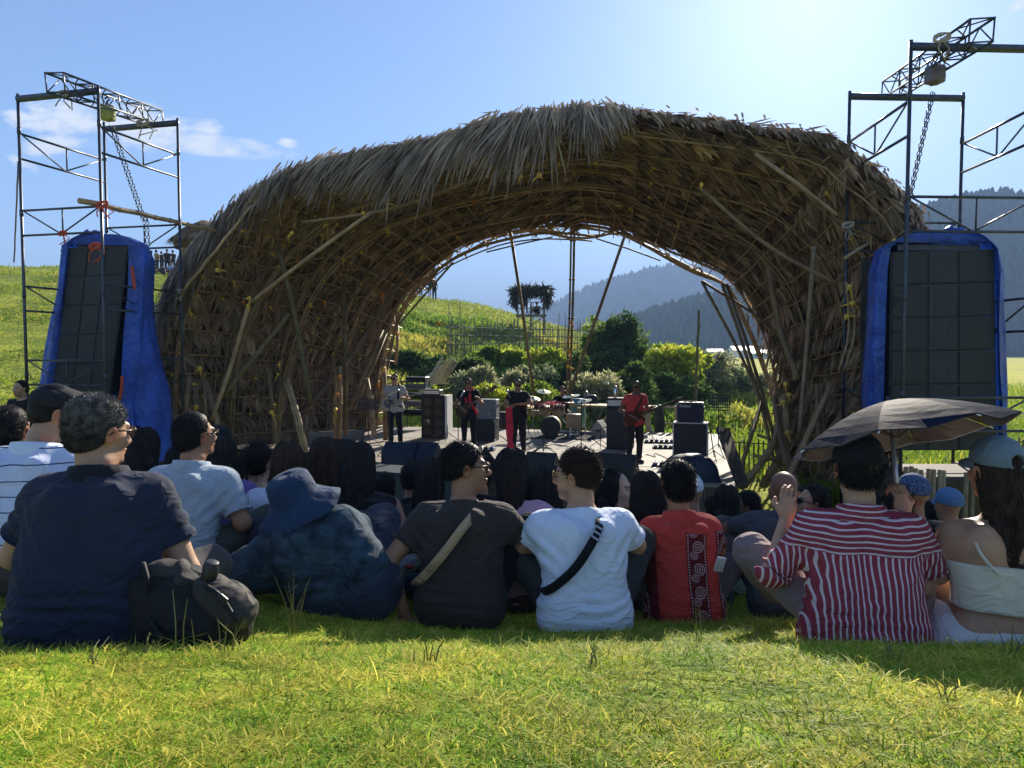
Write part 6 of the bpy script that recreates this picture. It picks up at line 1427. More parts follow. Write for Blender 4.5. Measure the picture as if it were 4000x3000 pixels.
        for en, el, s0 in cuffs:
            ax = (el - s0).normalized(); c_ = s0.lerp(el, sleeve); aw = a3(T3 @ ax); Xc = g_ - a3(W(c_)); near = (np.linalg.norm(Xc, axis=-1) < .16 * S); along = Xc @ aw
            # only cut the arm side (away from the torso axis)
            D = np.where(near & (np.linalg.norm(Xc - along[..., None] * aw, axis=-1) < .088 * b * S), np.maximum(D, along), D)
        if shirt_cut is not None:
            for p_, n3 in shirt_cut: D = np.maximum(D, (g_ - a3(W(p_))) @ a3((T3 @ Vector(n3)).normalized()))
        V, Q = surface_nets(D, lo, h); so = mesh_obj("shirt", V, Q, shirt, o, True)
        if h < .0125:
            for en, el, s0 in cuffs:
                ax = (el - s0).normalized(); c_ = s0.lerp(el, sleeve) - ax * .004; u1 = ax.orthogonal().normalized(); u2 = ax.cross(u1); rr = (.0625 * b) + .0025
                mb = MB(); mb.tube([W(c_ + (u1 * math.cos(q_) + u2 * math.sin(q_)) * rr) for q_ in np.linspace(0, 2 * math.pi, 25)], .0042, 6, False); mb.build("sleeve_hem", shirt, so, True)
        if collar:
            mb = MB(); c_ = nk + Vector((0, -.004, .0)); nr = 20
            pr = [(.082, -.022, -.05), (.073, -.008, -.008), (.066, .026, .010), (.060, .0, .0)] 
            vs = []; fs = []
            for i_ in range(nr + 1):
                a_ = R(-250 + 320 * i_ / nr) if False else R(40 + 460 * 0 + (-310) * i_ / nr)
                ca, sa = math.cos(a_), math.sin(a_)
                for (rr, zz) in ((.108 * b, -.046), (.114 * b, -.038), (.094 * b, .012), (.085 * b, .034), (.078 * b, .034), (.080 * b, -.01)):
                    vs.append(W(c_ + Vector((ca * rr, sa * rr * .92 + .004, zz - sa * .018))))
            m_ = 6
            for i_ in range(nr):
                for j_ in range(m_ - 1): fs.append((i_ * m_ + j_, (i_ + 1) * m_ + j_, (i_ + 1) * m_ + j_ + 1, i_ * m_ + j_ + 1))
            mb.add(vs, fs); mb.build("collar", collar if not isinstance(collar, bool) else shirt, so, True)
    if shoes is not None:
        for kn, an in legs:
            an = Vector(an); sd = SDF(); sd.cap(W(an + Vector((0, -.02, -.03))), W(an + Vector((0, .16, -.045))), .045 * S, .036 * S, k=.02); V, Q = sd.mesh(h); mesh_obj("shoe", V, Q, shoes, o, True)
    if eyes:
        for sx in (-1, 1):
            mb = MB(); mb.ball(H @ Vector((sx * .031, .0765, -.002)), .0122 * hs * S, 12, 8); mb.build("eye", mat("eye_white", (.6, .58, .55), .25), o, True)
    return o, H, W
def glasses(H, parent, fm, lm, r_=.026, thick=.0028, arm=True, shape=1.0, name="glasses"):
    L_ = lambda *p: H @ Vector(p); s_ = H.to_scale().x; mb = MB()
    for sx in (-1, 1): mb.tube([L_(sx * .033 + r_ * math.cos(a_), .112 - abs(sx * .033 + r_ * math.cos(a_)) * .22, .0 + r_ * .82 * shape * math.sin(a_)) for a_ in np.linspace(0, 6.283, 17)], thick * s_, 5, False)
    mb.tube([L_(-.008, .113, .006), L_(0, .116, .009), L_(.008, .113, .006)], thick * s_, 5)
    if arm:
        for sx in (-1, 1): mb.tube([L_(sx * .059, .100, .006), L_(sx * .078, .060, .006), L_(sx * .083, .0, .004), L_(sx * .082, -.022, -.012)], thick * 1.3 * s_, 5)
    o = mb.build(name, fm, parent, True); ln_ = MB()
    for sx in (-1, 1): ln_.poly([L_(sx * .033 + r_ * .95 * math.cos(a_), .1118 - abs(sx * .033 + r_ * .95 * math.cos(a_)) * .22, .0 + r_ * .78 * shape * math.sin(a_)) for a_ in np.linspace(0, 6.283, 17)[:-1]])
    ln_.build("lens", lm, o); return o
def cap_hat(H, parent, m_, name="cap", brim=True, brim_len=.07, flat=False, backhole=False, sc_=1.0, turn=0):
    s_ = H.to_scale().x; Hc = H @ Euler((0, 0, R(turn))).to_matrix().to_4x4(); Rm = np.array(Hc.to_3x3()) / s_; L_ = lambda *p: Hc @ Vector(p); sd = SDF()
    sd.ell(L_(0, -.016, .045), np.array([.088, .108, .094 if not flat else .070]) * s_ * sc_, Rm, k=.02)
    if flat: sd.ell(L_(0, .030, .066), np.array([.082, .098, .042]) * s_ * sc_, Rm, k=.02)
    sd.plane(L_(0, 0, .030 if not flat else .032), Rm @ np.array([0, .10 if not flat else .22, -1.0]), k=.006)
    if backhole: sd.ell(L_(0, -.125, .044), np.array([.030, .05, .030]) * s_, Rm, k=.004, mode='s')
    V, Q = sd.mesh(.005, folds(.0016, 5, (0, 0, 1), 40)); o = mesh_obj(name, V, Q, m_, parent, True)
    if brim:
        mb = MB(); n = 14; vs = []; 
        for q_ in range(n + 1):
            a_ = R(12 + 156 * q_ / n); x0, y0_ = .083 * math.cos(a_) * sc_, -.016 + .104 * math.sin(a_) * sc_; ex = (brim_len * math.sin(a_) ** .6) if 0 < q_ < n else 0
            for (f, dz) in ((0, 0), (.5, -.004), (1, -.016)): vs.append(L_(x0 * (1 + .05 * f), y0_ + ex * f, .040 + dz - .018 * (x0 / .08) ** 2 * f + (.0 if not flat else -.004)))
        fs = [(q_ * 3 + j, (q_ + 1) * 3 + j, (q_ + 1) * 3 + j + 1, q_ * 3 + j + 1) for q_ in range(n) for j in range(2)]
        mb.add(vs, fs); mb.add([v - (Hc.to_3x3() @ Vector((0, 0, .003))) for v in vs], [f[::-1] for f in fs]); mb.build("brim", m_, o, True)
    return o
def strap_on(label, pts, w, m_, nrm=(0, -1, 0), name="bag_strap", thick=.004):
    pts = spline([a3(p) for p in pts], 40); n = len(pts); d = unit(np.gradient(pts, axis=0)); s2 = unit(np.cross(d, np.array(nrm, float))); nn4 = unit(np.cross(s2, d)); V = []
    for k in range(n):
        for a_, b_ in ((-1, -1), (1, -1), (1, 1), (-1, 1)): V.append(pts[k] + s2[k] * w / 2 * a_ + nn4[k] * thick * b_)
    F = [(k * 4 + j, k * 4 + (j + 1) % 4, (k + 1) * 4 + (j + 1) % 4, (k + 1) * 4 + j) for k in range(n - 1) for j in range(4)]
    o = mesh_obj(name, V, F, m_, None, True); tag(o, label, "strap"); return o
# ---------------------------------------------------------------- cloth materials
C_NAVY = cloth('navy_polo', (.020, .027, .050)); C_COLLAR = cloth('dark_collar', (.014, .014, .022)); C_BLUISH = cloth('pale_blue_linen', (.34, .40, .46), bump=.4); C_PURPLE = cloth('purple_knit', (.17, .12, .34))
C_WHITE = cloth('white_cotton', (.62, .68, .80), var=.03); C_BLACK = cloth('black_cotton', (.012, .012, .014)); C_BROWN = cloth('charcoal_brown', (.040, .033, .031)); C_PINK = cloth('pink_cotton', (.42, .27, .36)); C_GREY = cloth('grey_blue_tee', (.045, .055, .070))
C_TEAL = cloth('teal_top', (.03, .07, .12)); C_CREAM = cloth('cream_smocked', (.62, .56, .44), bump=.9); C_DENIMD = cloth('dark_denim', (.020, .026, .045), c2=(.035, .045, .07)); C_LBLUE = cloth('light_blue', (.16, .34, .48)); C_MINT = cloth('mint', (.36, .46, .40)); C_KHAKI = cloth('grey_green_trousers', (.075, .085, .075))
C_BKT = cloth('blue_twill', (.016, .036, .080), c2=(.022, .048, .10)); C_TIEDYE = cloth('dark_teal_washed', (.012, .022, .036), c2=(.045, .085, .12), vscale=11, bump=.4); C_RED = cloth('red_cotton', (.42, .04, .035)); C_WJEANS = cloth('washed_white_denim', (.34, .38, .42), c2=(.55, .58, .60), vscale=14)
C_GCAP = cloth('grey_blue_cap', (.16, .21, .25)); C_TEEM = cloth('pale_tee', (.36, .33, .32)); C_SKIRT = cloth('white_skirt', (.62, .60, .60), var=.04); C_KHAKI2 = cloth('grey_trousers', (.07, .065, .065))
def node_mat(name, fn, rough=.85):
    m_ = bpy.data.materials.new(name); m_.use_nodes = True; nt = m_.node_tree; b = nt.nodes['Principled BSDF']; b.inputs['Roughness'].default_value = rough; b.inputs['Specular IOR Level'].default_value = .2
    fn(nt, b); return m_
def mixc(nt, fac, a, b):
    n = nt.nodes.new("ShaderNodeMixRGB"); 
    for i, v in enumerate((fac, a, b)):
        if isinstance(v, tuple): n.inputs[i].default_value = (*v, 1)
        elif isinstance(v, (int, float)): n.inputs[i].default_value = v
        else: nt.links.new(v, n.inputs[i])
    return n.outputs[0]
def coords(nt, scale=(1, 1, 1), loc=(0, 0, 0), rot=(0, 0, 0)):
    t = nt.nodes.new("ShaderNodeTexCoord"); m_ = nt.nodes.new("ShaderNodeMapping"); m_.inputs['Scale'].default_value = scale; m_.inputs['Location'].default_value = loc; m_.inputs['Rotation'].default_value = rot
    nt.links.new(t.outputs['Object'], m_.inputs[0]); return m_.outputs[0]
def bumpit(nt, b, src, sc_=170, st=.25, d=.003):
    nb = nt.nodes.new("ShaderNodeTexNoise"); nb.inputs['Scale'].default_value = sc_; nt.links.new(src, nb.inputs[0]); bp = nt.nodes.new("ShaderNodeBump"); bp.inputs['Strength'].default_value = st; bp.inputs['Distance'].default_value = d
    crease(nt, b, src)
def warped(nt, src, amt, sc_=6):
    nz_ = nt.nodes.new("ShaderNodeTexNoise"); nz_.inputs['Scale'].default_value = sc_; nt.links.new(src, nz_.inputs[0])
    s_ = nt.nodes.new("ShaderNodeVectorMath"); s_.operation = 'SUBTRACT'; nt.links.new(nz_.outputs['Color'], s_.inputs[0]); s_.inputs[1].default_value = (.5, .5, .5)
    k = nt.nodes.new("ShaderNodeVectorMath"); k.operation = 'SCALE'; nt.links.new(s_.outputs[0], k.inputs[0]); k.inputs['Scale'].default_value = amt
    a = nt.nodes.new("ShaderNodeVectorMath"); a.operation = 'ADD'; nt.links.new(src, a.inputs[0]); nt.links.new(k.outputs[0], a.inputs[1]); return a.outputs[0]
def stripe_mat(name, base, line, period, frac, axis, yoke=None, warp=.02):
    """printed stripes; axis 0 = lines run up and down, 2 = lines run round; above the yoke height the other way"""
    def fn(nt, b):
        src = warped(nt, coords(nt), warp); sp = nt.nodes.new("ShaderNodeSeparateXYZ"); nt.links.new(src, sp.inputs[0])
        f = lambda o_: _mathn(nt, 'LESS_THAN', _mathn(nt, 'FRACT', _mathn(nt, 'ADD', _mathn(nt, 'DIVIDE', o_, period), 50.0), 0), frac)
        m_ = f(sp.outputs[axis])
        if yoke is not None: m2 = f(sp.outputs[2]); up = _mathn(nt, 'GREATER_THAN', sp.outputs[2], yoke); m_ = _mathn(nt, 'ADD', _mathn(nt, 'MULTIPLY', m_, _mathn(nt, 'SUBTRACT', 1.0, up)), _mathn(nt, 'MULTIPLY', m2, up))
        nt.links.new(mixc(nt, m_, base, line), b.inputs['Base Color']); bumpit(nt, b, src)
    return node_mat(name, fn)
def AUTO(px, py_top, d, Smin=.88, Smax=1.10, up=.82, hx=0):
    """a seated root whose head top is at this pixel"""
    top = P(px, py_top, d); zg = gz(top.x, d); S_ = (top.z - zg) / up; S2 = min(max(S_, Smin), Smax); z = top.z - S2 * up
    return Vector((top.x - hx, d - .12, z)), S2
GL_DARK = mat("dark_lens", (.012, .012, .014), .08, spec=.8); GL_GOLD = mat("gold_wire", (.5, .38, .2), .3, metal=1.0); GL_BLK = mat("glasses_black", (.012, .012, .012), .3); GL_BRN = mat("glasses_olive", (.05, .045, .025), .35)
# ---------------------------------------------------------------- front row
# 1 big man in navy polo
o, H, W = person("big man in a navy polo shirt with curly greying hair beside the rucksack", P(360, 2508, 2.47), yaw=12, S=1.06, lean=8, slump=.02, head=(-38, -6, 0), hs=1.02, sk='tan', build_=1.06, shw=.172,
    arms=[((-.29, .16, .26), (-.18, .36, .2)), ((.28, .07, .20), (.25, .34, .12))], legs=[((-.3, .36, .14), (0, .5, .06)), ((.30, .36, .12), (.0, .46, .06))], pants=(C_KHAKI2,), shirt=C_NAVY, collar=C_COLLAR, sleeve=.66, h=.010, hh=.005, seed=11, neck=-.015, hem=.03, fold=.0045, stubble=.25, hipw=1.25, waist=1.2, hd=(-.01, 0, 0), hands=(False, True), hpal=(None, (0, 0, -1)))
short_hair("hair", H, o, HM['grey'], .016, 5600, .7, 2, low=-.075, h=.0045, side_grey=.32, fade=1, hairline=.07); glasses(H, o, GL_BLK, mat("grey_lens", (.2, .2, .22), .1), .026)
# 2 flat cap man at the left edge
STRIPEW = stripe_mat("white_polo_striped", (.55, .60, .74), (.03, .04, .09), .062, .075, 2, None, .02)
o, H, W = person("man in a black flat cap and white polo with thin navy stripes, far left", P(50, 2290, 3.05), yaw=0, S=1.05, lean=16, head=(-50, -12, 4), sk='tan', build_=1.1, shirt=STRIPEW, collar=C_WHITE, sleeve=.7, pants=(C_KHAKI2,), seed=12, hh=.005, stubble=.7, hd=(.05, .03, 0), eyes=True)
short_hair("hair", H, o, HM['black'], .004, 400, .2, 3, low=-.06, h=.006); cap_hat(H, o, cloth('charcoal_flat_cap', (.022, .022, .026)), "flat_cap", True, .045, True)
# 3 white-blue shirt man
o, H, W = person("man in a pale blue linen shirt and black sunglasses sitting behind the rucksack", P(680, 2268, 3.6), yaw=-8, S=1.03, lean=16, head=(-26, 3, 0), hs=.98, sk='brown', build_=1.06, shirt=C_BLUISH, collar=C_BLUISH, sleeve=.78, pants=(C_KHAKI, .8), seed=13, hh=.005,
    arms=[((-.28, .15, .26), (-.14, .36, .2)), ((.30, .12, .27), (.20, .36, .17))], legs=[((-.3, .34, .20), (.05, .45, .08)), ((.34, .34, .24), (.12, .62, .07))], hem=.02, hands=(False, True))
short_hair("hair", H, o, HM['black'], .020, 3000, .12, 4, low=-.08, h=.005); glasses(H, o, GL_BLK, GL_DARK, .026)
# 4 reclining man in bucket hat
o, H, W = person("man in a blue bucket hat and dark teal shirt reclining on one elbow", P(1345, 2392, 3.32), yaw=8, S=1.18, lean=4, slump=-.02, side=-.19, zsc=.54, sht=.085, head=(-14, 16, -16), sk='tan', build_=1.16, shirt=C_TIEDYE, collar=C_TIEDYE, sleeve=.75, pants=(C_DENIMD,), seed=14, hem=.0,
    arms=[((-.46, .0, .06), (-.42, -.10, .02)), ((.06, .22, .27), (.13, .40, .28))], legs=[((-.1, .42, .10), (-.25, .75, .05)), ((.14, .36, .27), (.16, .58, .07))], hd=(.05, .02, -.07), hands=(False, True), hpal=(None, (0, .2, -1, .6, .35, -.25)), curl=.55, hipw=1.1, fold=.0055, group="people sitting on the slope")
s_ = H.to_scale().x; L_ = lambda *p: H @ Vector(p); mb = MB()
ax = (H.to_3x3() @ Vector((0, -.05, 1))).normalized(); c = H @ Vector((0, -.016, .0)); n = 40
vs, fs = [], []
for rr, hh_ in ((.182, -.036), (.150, -.010), (.118, .018), (.103, .030), (.099, .075), (.093, .108), (.076, .124), (.04, .130), (.002, .131)):
    for q_ in range(n):
        a_ = 2 * math.pi * q_ / n; w_ = (1 + .06 * math.sin(3 * a_ + 1)) if rr > .13 else 1; dz = (.012 * math.sin(2 * a_ + .5) + .010 * math.sin(5 * a_)) * max(0, (rr - .11) / .08)
        vs.append(L_(rr * .95 * w_ * math.cos(a_), -.016 + rr * 1.08 * w_ * math.sin(a_), hh_ + .012 + dz))
for i_ in range(8):
    for q_ in range(n): fs.append((i_ * n + q_, i_ * n + (q_ + 1) % n, (i_ + 1) * n + (q_ + 1) % n, (i_ + 1) * n + q_))
mb.add(vs, fs); hat = mb.build("bucket_hat", C_BKT, o, True); md = hat.modifiers.new("thick", 'SOLIDIFY'); md.thickness = .004
short_hair("hair", H, o, HM['black'], .012, 700, .3, 5, low=-.075, h=.007)
# 5 sunglasses man in brown tee
o, H, W = person("man in a charcoal brown tee and sunglasses looking right over his shoulder", P(1800, 2425, 3.35), yaw=-6, S=1.0, lean=10, slump=.0, head=(-74, 2, -4), hs=1.03, sk='brown', build_=1.04, shirt=C_BROWN, sleeve=.62, pants=(C_BLACK,), seed=15, h=.010, hh=.0048,
    arms=[((-.345, -.02, .28), (-.265, -.02, .03)), ((.32, .14, .335), (.20, .36, .30))], legs=[((-.2, .38, .3), (-.16, .66, .05)), ((.30, .30, .38), (.22, .58, .05))], hem=.02, hands=(True, True), hpal=((0, 1, 0, .1, .0, -1), (0, 0, -1)), curl=.3, fold=.004, stubble=.3, hd=(.005, 0, .01), shw=.19)
short_hair("hair", H, o, HM['black'], .026, 3800, .12, 6, low=-.05, h=.0045, top=1.05, fade=1, hairline=.075); glasses(H, o, GL_BRN, GL_DARK, .027, .0032, True, .9)
C_STRAPB = cloth('beige_webbing', (.42, .30, .18)); sp_ = [W(q_) for q_ in ((.09, .10, .47), (.08, .03, .515), (.035, -.062, .478), (-.05, -.115, .365), (-.145, -.105, .25), (-.205, -.05, .19), (-.21, .05, .16))]
st_ = strap_on("beige crossbody strap with embossed capital letters over the brown tee", sp_, .042, C_STRAPB)
pa, pb = sp_[3], sp_[4]; dr_ = (pb - pa).normalized(); ang = math.atan2(dr_.z, dr_.x); mid = pa.lerp(pb, .55) + Vector((0, -.012, 0))
text_obj("lettering", "SUPER", .036, mid, (R(90) - .25, -(math.atan2(-dr_.z, -dr_.x)), 0), mat("emboss_brown", (.20, .14, .08), .8), st_, .0012)
# 6 white tee man
o, H, W = person("bearded man in a white tee and gold rimmed glasses looking left", P(2285, 2470, 3.28), yaw=3, S=1.0, lean=12, slump=.0, head=(60, -3, 0), hs=1.05, sk='tan', build_=1.10, shirt=C_WHITE, sleeve=.66, pants=(cloth('dark_grey_trousers', (.035, .04, .042)),), seed=16, h=.010, hh=.0048,
    arms=[((-.275, .20, .37), (-.24, .46, .36)), ((.285, .20, .35), (.27, .46, .34))], legs=[((-.33, .32, .34), (-.20, .58, .05)), ((.33, .32, .33), (.25, .62, .05))], hem=.02, fold=.0042, stubble=.85, hd=(-.02, 0, .01), shw=.195, hands=True)
short_hair("hair", H, o, HM['brown'], .022, 4000, .28, 7, low=-.06, h=.0045, top=1.04, fade=1, hairline=.07); glasses(H, o, GL_GOLD, GL_DARK, .026, .0016)
sp_ = [W(q_) for q_ in ((.07, .10, .47), (.07, .03, .525), (.04, -.072, .482), (-.05, -.125, .36), (-.14, -.118, .27), (-.20, -.07, .22), (-.215, .04, .20))]
st_ = strap_on("black crossbody strap with silver buckle over the white tee", sp_, .040, cloth('black_webbing', (.010, .010, .014)))
Mx = Matrix(((1, 0, 0), (0, 1, 0), (0, 0, 1))); bk_c = sp_[2] + Vector((0, -.010, .005)); dr_ = (sp_[1] - sp_[3]).normalized(); e2 = Vector((0, -1, 0)).cross(dr_).normalized(); rotm = Matrix((e2, dr_, e2.cross(dr_))).transposed()
mb = MB(); 
for sx in (-1, 1): mb.box(bk_c + e2 * sx * .021, (.008, .062, .009), rotm)
for k_ in (-.028, 0, .028): mb.box(bk_c + dr_ * k_, (.046, .009, .009), rotm)
mb.build("buckle", M_ALU, st_)
# 7 red batik man
def batik(nt, b):
    src0 = coords(nt); src = warped(nt, src0, .012, 5); sp = nt.nodes.new("ShaderNodeSeparateXYZ"); nt.links.new(src, sp.inputs[0]); x, z = sp.outputs[0], sp.outputs[2]
    A_ = lambda op, a, c=0.0: _mathn(nt, op, a, c)
    band = lambda c, w: A_('LESS_THAN', A_('ABSOLUTE', A_('SUBTRACT', x, c)), w)
    B1, B2, B3 = XB + .052, XB - .235, XB + .215
    yk = A_('LESS_THAN', z, ZY); mb_ = A_('MULTIPLY', A_('MINIMUM', A_('ADD', A_('ADD', band(B1, .050), band(B2, .085)), band(B3, .055)), 1.0), yk)
    base = mixc(nt, mb_, (.40, .045, .035), (.10, .010, .014))
    prt = None
    for c in (B1, B2, B3):
        # repeated scroll: a spiral in each 11 cm cell
        u = A_('SUBTRACT', x, c); vz = A_('SUBTRACT', A_('FRACT', A_('ADD', A_('DIVIDE', z, .105), 60.0)), .5); vz = A_('MULTIPLY', vz, .105)
        def spiral(cx, cz, k, r0):
            du = A_('SUBTRACT', u, cx); dz = A_('SUBTRACT', vz, cz); r_ = A_('POWER', A_('ADD', A_('MULTIPLY', du, du), A_('MULTIPLY', dz, dz)), .5); th = A_('ARCTAN2', dz, du)
            s_ = A_('ABSOLUTE', A_('SUBTRACT', A_('FRACT', A_('ADD', A_('ADD', A_('MULTIPLY', r_, k), A_('DIVIDE', th, 6.2832)), 10.0)), .5)); return A_('MULTIPLY', A_('LESS_THAN', s_, .17), A_('LESS_THAN', r_, r0))
        p_ = A_('MAXIMUM', spiral(.006, .012, 95.0, .030), spiral(-.014, -.030, -120.0, .021))
        dots = A_('MULTIPLY', A_('LESS_THAN', A_('ABSOLUTE', A_('SUBTRACT', A_('ABSOLUTE', u), .041)), .0032), A_('LESS_THAN', A_('FRACT', A_('ADD', A_('DIVIDE', z, .0125), 50.0)), .5))
        p_ = A_('MAXIMUM', p_, dots); prt = p_ if prt is None else A_('MAXIMUM', prt, p_)
    prt = A_('MULTIPLY', A_('MULTIPLY', prt, mb_), .8)
    nt.links.new(mixc(nt, prt, base, (.55, .45, .44)), b.inputs['Base Color']); bumpit(nt, b, src)
rb = P(2672, 2442, 3.6); XB = rb.x; ZY = rb.z + .475; C_BATIK = node_mat("red_batik_cotton", batik)
o, H, W = person("man in a red batik shirt with a white scroll band down the back", rb, yaw=0, S=.99, lean=12, head=(4, -5, 0), hs=1.02, sk='brown', build_=.96, shirt=C_BATIK, collar=mat("red_plain", (.38, .045, .035), .85), sleeve=.62, pants=(C_KHAKI2,), seed=17, h=.010, hh=.005, shw=.155, hem=.04, fold=.004,
    arms=[((-.24, .24, .32), (-.14, .46, .25)), ((.24, .24, .32), (.14, .46, .25))], legs=[((-.3, .36, .22), (-.05, .5, .06)), ((.36, .34, .22), (.05, .55, .06))], hd=(-.005, .0, .005))
short_hair("hair", H, o, HM['black'], .030, 3800, .15, 8, low=-.085, h=.005)
# 8 bald man
o, H, W = person("bald man with a grey beard in a slate blue tee, arm resting on his knee", P(3075, 2405, 3.75), yaw=-14, S=.93, lean=22, head=(16, -4, 0), hs=1.03, sk='dark', build_=1.02, shirt=C_GREY, sleeve=.62, pants=(C_KHAKI2,), seed=18, hh=.005, stubble=0.0, shw=.185,
    hd=(0, .02, -.035), arms=[((-.36, .30, .40), (-.30, .52, .34)), ((.27, .26, .34), (.16, .46, .3))], legs=[((-.34, .34, .40), (-.28, .60, .05)), ((.28, .38, .3), (.2, .66, .05))], hem=.02, hands=(True, False))
short_hair("beard", H @ Matrix.Translation((0, .035, -.085)) @ Matrix.Scale(.72, 4), o, HM['grey'], .010, 500, .6, 9, low=-.05, h=.006, hairline=.09)
# 9 striped shirt woman with the umbrella
rs_ = P(3368, 2552, 2.74); C_STRIPED = stripe_mat("red_white_stripes", (.27, .040, .060), (.62, .50, .52), .0215, .30, 0, rs_.z + .40, .016)
o, H, W = person("person in a red and white striped shirt with rolled sleeves, holding a dark umbrella", rs_, yaw=-16, S=.995, lean=8, head=(2, -6, 2), hs=1.02, sk='tan', build_=1.03, shirt=C_STRIPED, collar=C_STRIPED, sleeve=.88, pants=(cloth('mauve_trousers', (.20, .15, .16)),), seed=19, h=.010, hh=.005, shw=.178, hem=.05, fold=.0055, hipw=1.28, waist=1.12,
    arms=[((-.335, .06, .26), (-.27, .20, .47)), ((.29, .14, .30), (.185, .235, .50))], legs=[((-.40, .30, .30), (-.28, .52, .04)), ((.34, .34, .2), (.1, .6, .05))], hands=True, hpal=((.3, .6, 0, .1, .2, 1), (-.4, .6, 0, -.1, .1, 1)), curl=(1.0, 1.3), hd=(-.01, 0, .01))
short_hair("hair", H, o, HM['black'], .024, 2400, .25, 10, low=-.085, h=.005); 
cp = cap_hat(H, o, C_BLACK, "cap", True, .07, False, False, 1.12, 0); mb = MB(); q_ = H @ Vector((.035, -.118, .012)); mb.tube([q_ + Vector(v) for v in ((-.012, 0, -.012), (.012, 0, -.012), (.012, 0, .012), (-.012, 0, .012), (-.012, 0, -.012))], .0016, 5); mb.build("buckle", M_CHROME, cp)
for q2 in ((-.03, -.085, .092), (.02, -.085, .094)): mb = MB(); mb.ball(H @ Vector(q2), .0035, 6, 5); mb.build("eyelet", M_CHROME, cp)
mb = MB(); mb.ball(H @ Vector((-.084, .0, -.044)), .005, 8, 6); mb.build("earring", GL_GOLD, o, True)
for sgn, (el, wr) in ((-1, ((-.335, .06, .26), (-.27, .20, .47))),):   # rolled cuff
    sd_c = SDF(); a_, b_ = W(el).lerp(W((-.183, 0, .41)), .22), W(el); sd_c.cap(a_, b_.lerp(W(wr), .06), .066, .064); sd_c.plane(b_.lerp(W(wr), .04), (W(wr) - W(el)).normalized()); sd_c.plane(a_, (a_ - b_).normalized()); Vc, Qc = sd_c.mesh(.009, folds(.004, 4)); mesh_obj("rolled_cuff", Vc, Qc, C_STRIPED, o, True)
# umbrella
hand_p = W((.178, .285, .555)); hub = P(3470, 1566, 3.04); axu = (hub - hand_p).normalized(); um = empty("umbrella", hand_p); tag(um, "open dark navy umbrella with shiny inside held over the striped shirt", "umbrella")
C_UMB = mat("umbrella_cloth", (.012, .017, .034), .6, var=.2, bump=.35, bscale=26, bdist=.006, spec=.010, transl=.06); C_UMBI = mat("umbrella_lining", (.11, .10, .125), .3, var=.2, bump=.8, bscale=22, bdist=.012, spec=.6, transl=.25)
e1 = axu.cross(Vector((0, 1, 0))).normalized(); e2 = axu.cross(e1); nr, nc = 7, 16; vs = []; fs = []
tilt_ax = Vector((-.15, .31, 1)).normalized(); e1 = tilt_ax.cross(Vector((0, 1, 0))).normalized() * -1; e2 = tilt_ax.cross(e1).normalized(); RU = .44
for i_ in range(nr + 1):
    f = i_ / nr
    for q_ in range(nc):
        a_ = 2 * math.pi * (q_ / nc) + .18; seg = (a_ - .18) / (math.pi / 4) % 1; sc2 = 1 - .10 * f * math.sin(math.pi * seg); rr = RU * f * sc2; dz = -.155 * f ** 1.6 - .022 * math.sin(math.pi * seg) * f * f
        vs.append(hub + e1 * rr * math.cos(a_) + e2 * rr * math.sin(a_) + tilt_ax * dz)
for i_ in range(nr):
    for q_ in range(nc): fs.append((i_ * nc + q_, (i_ + 1) * nc + q_, (i_ + 1) * nc + (q_ + 1) % nc, i_ * nc + (q_ + 1) % nc))
mb = MB(); mb.add(vs, fs); mb.build("canopy", C_UMB, um, False); mb = MB(); mb.add([v - tilt_ax * .005 for v in vs], [f[::-1] for f in fs]); mb.build("lining", C_UMBI, um, False)
for k in range(8):
    a_ = math.pi / 4 * k + .18; mb = MB(); mb.tube([hub + (e1 * math.cos(a_) + e2 * math.sin(a_)) * RU * f * 1.005 + tilt_ax * (-.155 * f ** 1.6 - .010) for f in np.linspace(0.02, 1.02, 7)], .0036, 5); rb_ = mb.build("rib", M_CHROME, um, True)
    mb = MB(); mb.tube([hub - tilt_ax * .16, hub + (e1 * math.cos(a_) + e2 * math.sin(a_)) * RU * .45 - tilt_ax * .045], .002, 4); mb.build("strut", M_BLACK, rb_)
mb = MB(); mb.tube([hand_p - axu * .06, hand_p.lerp(hub, .62)], .0095, 8); mb.build("lower_shaft", mat("brushed_metal", (.5, .48, .5), .35, metal=.6), um, True); mb = MB(); mb.tube([hand_p.lerp(hub, .61), hub + axu * .02], .0065, 8); mb.build("upper_shaft", M_STEEL, um, True)
mb = MB(); mb.tube([hand_p - axu * .11, hand_p - axu * .03], .014, 8); mb.build("grip", M_BLACK, um, True)
# 10 woman in grey cap
o, H, W = person("woman in a grey blue cap, cream smocked top and white skirt at the right edge", P(3915, 2590, 2.66), yaw=-20, S=1.0, lean=6, head=(26, -2, 0), hs=1.0, sk='tan', build_=.94, seed=20, h=.010, hh=.005, shw=.165, fold=.003, hipw=1.35,
    arms=[((-.255, .06, .24), (-.27, .22, .12)), ((.25, .10, .25), (.12, .3, .16))], shirt=C_CREAM, sleeveless=True, shirt_cut=[((0, 0, .375), (0, .1, 1)), ((0, 0, .21), (0, 0, -1))], hands=(True, False), hpal=((0, .2, -1), None), hd=(-.02, 0, .02), waist=.9)
sd = SDF(); 
for a_, b_, r1, r2 in (((-.13, .0, .05), (.13, .0, .05), .115, .115), ((-.10, .05, .08), (-.22, .36, .16), .12, .10), ((.10, .05, .08), (.22, .36, .16), .12, .10), ((-.2, .36, .12), (.1, .55, .04), .09, .06), ((-.16, -.04, .02), (.2, -.04, .0), .10, .10)): sd.cap(W(a_), W(b_), r1, r2, k=.06)
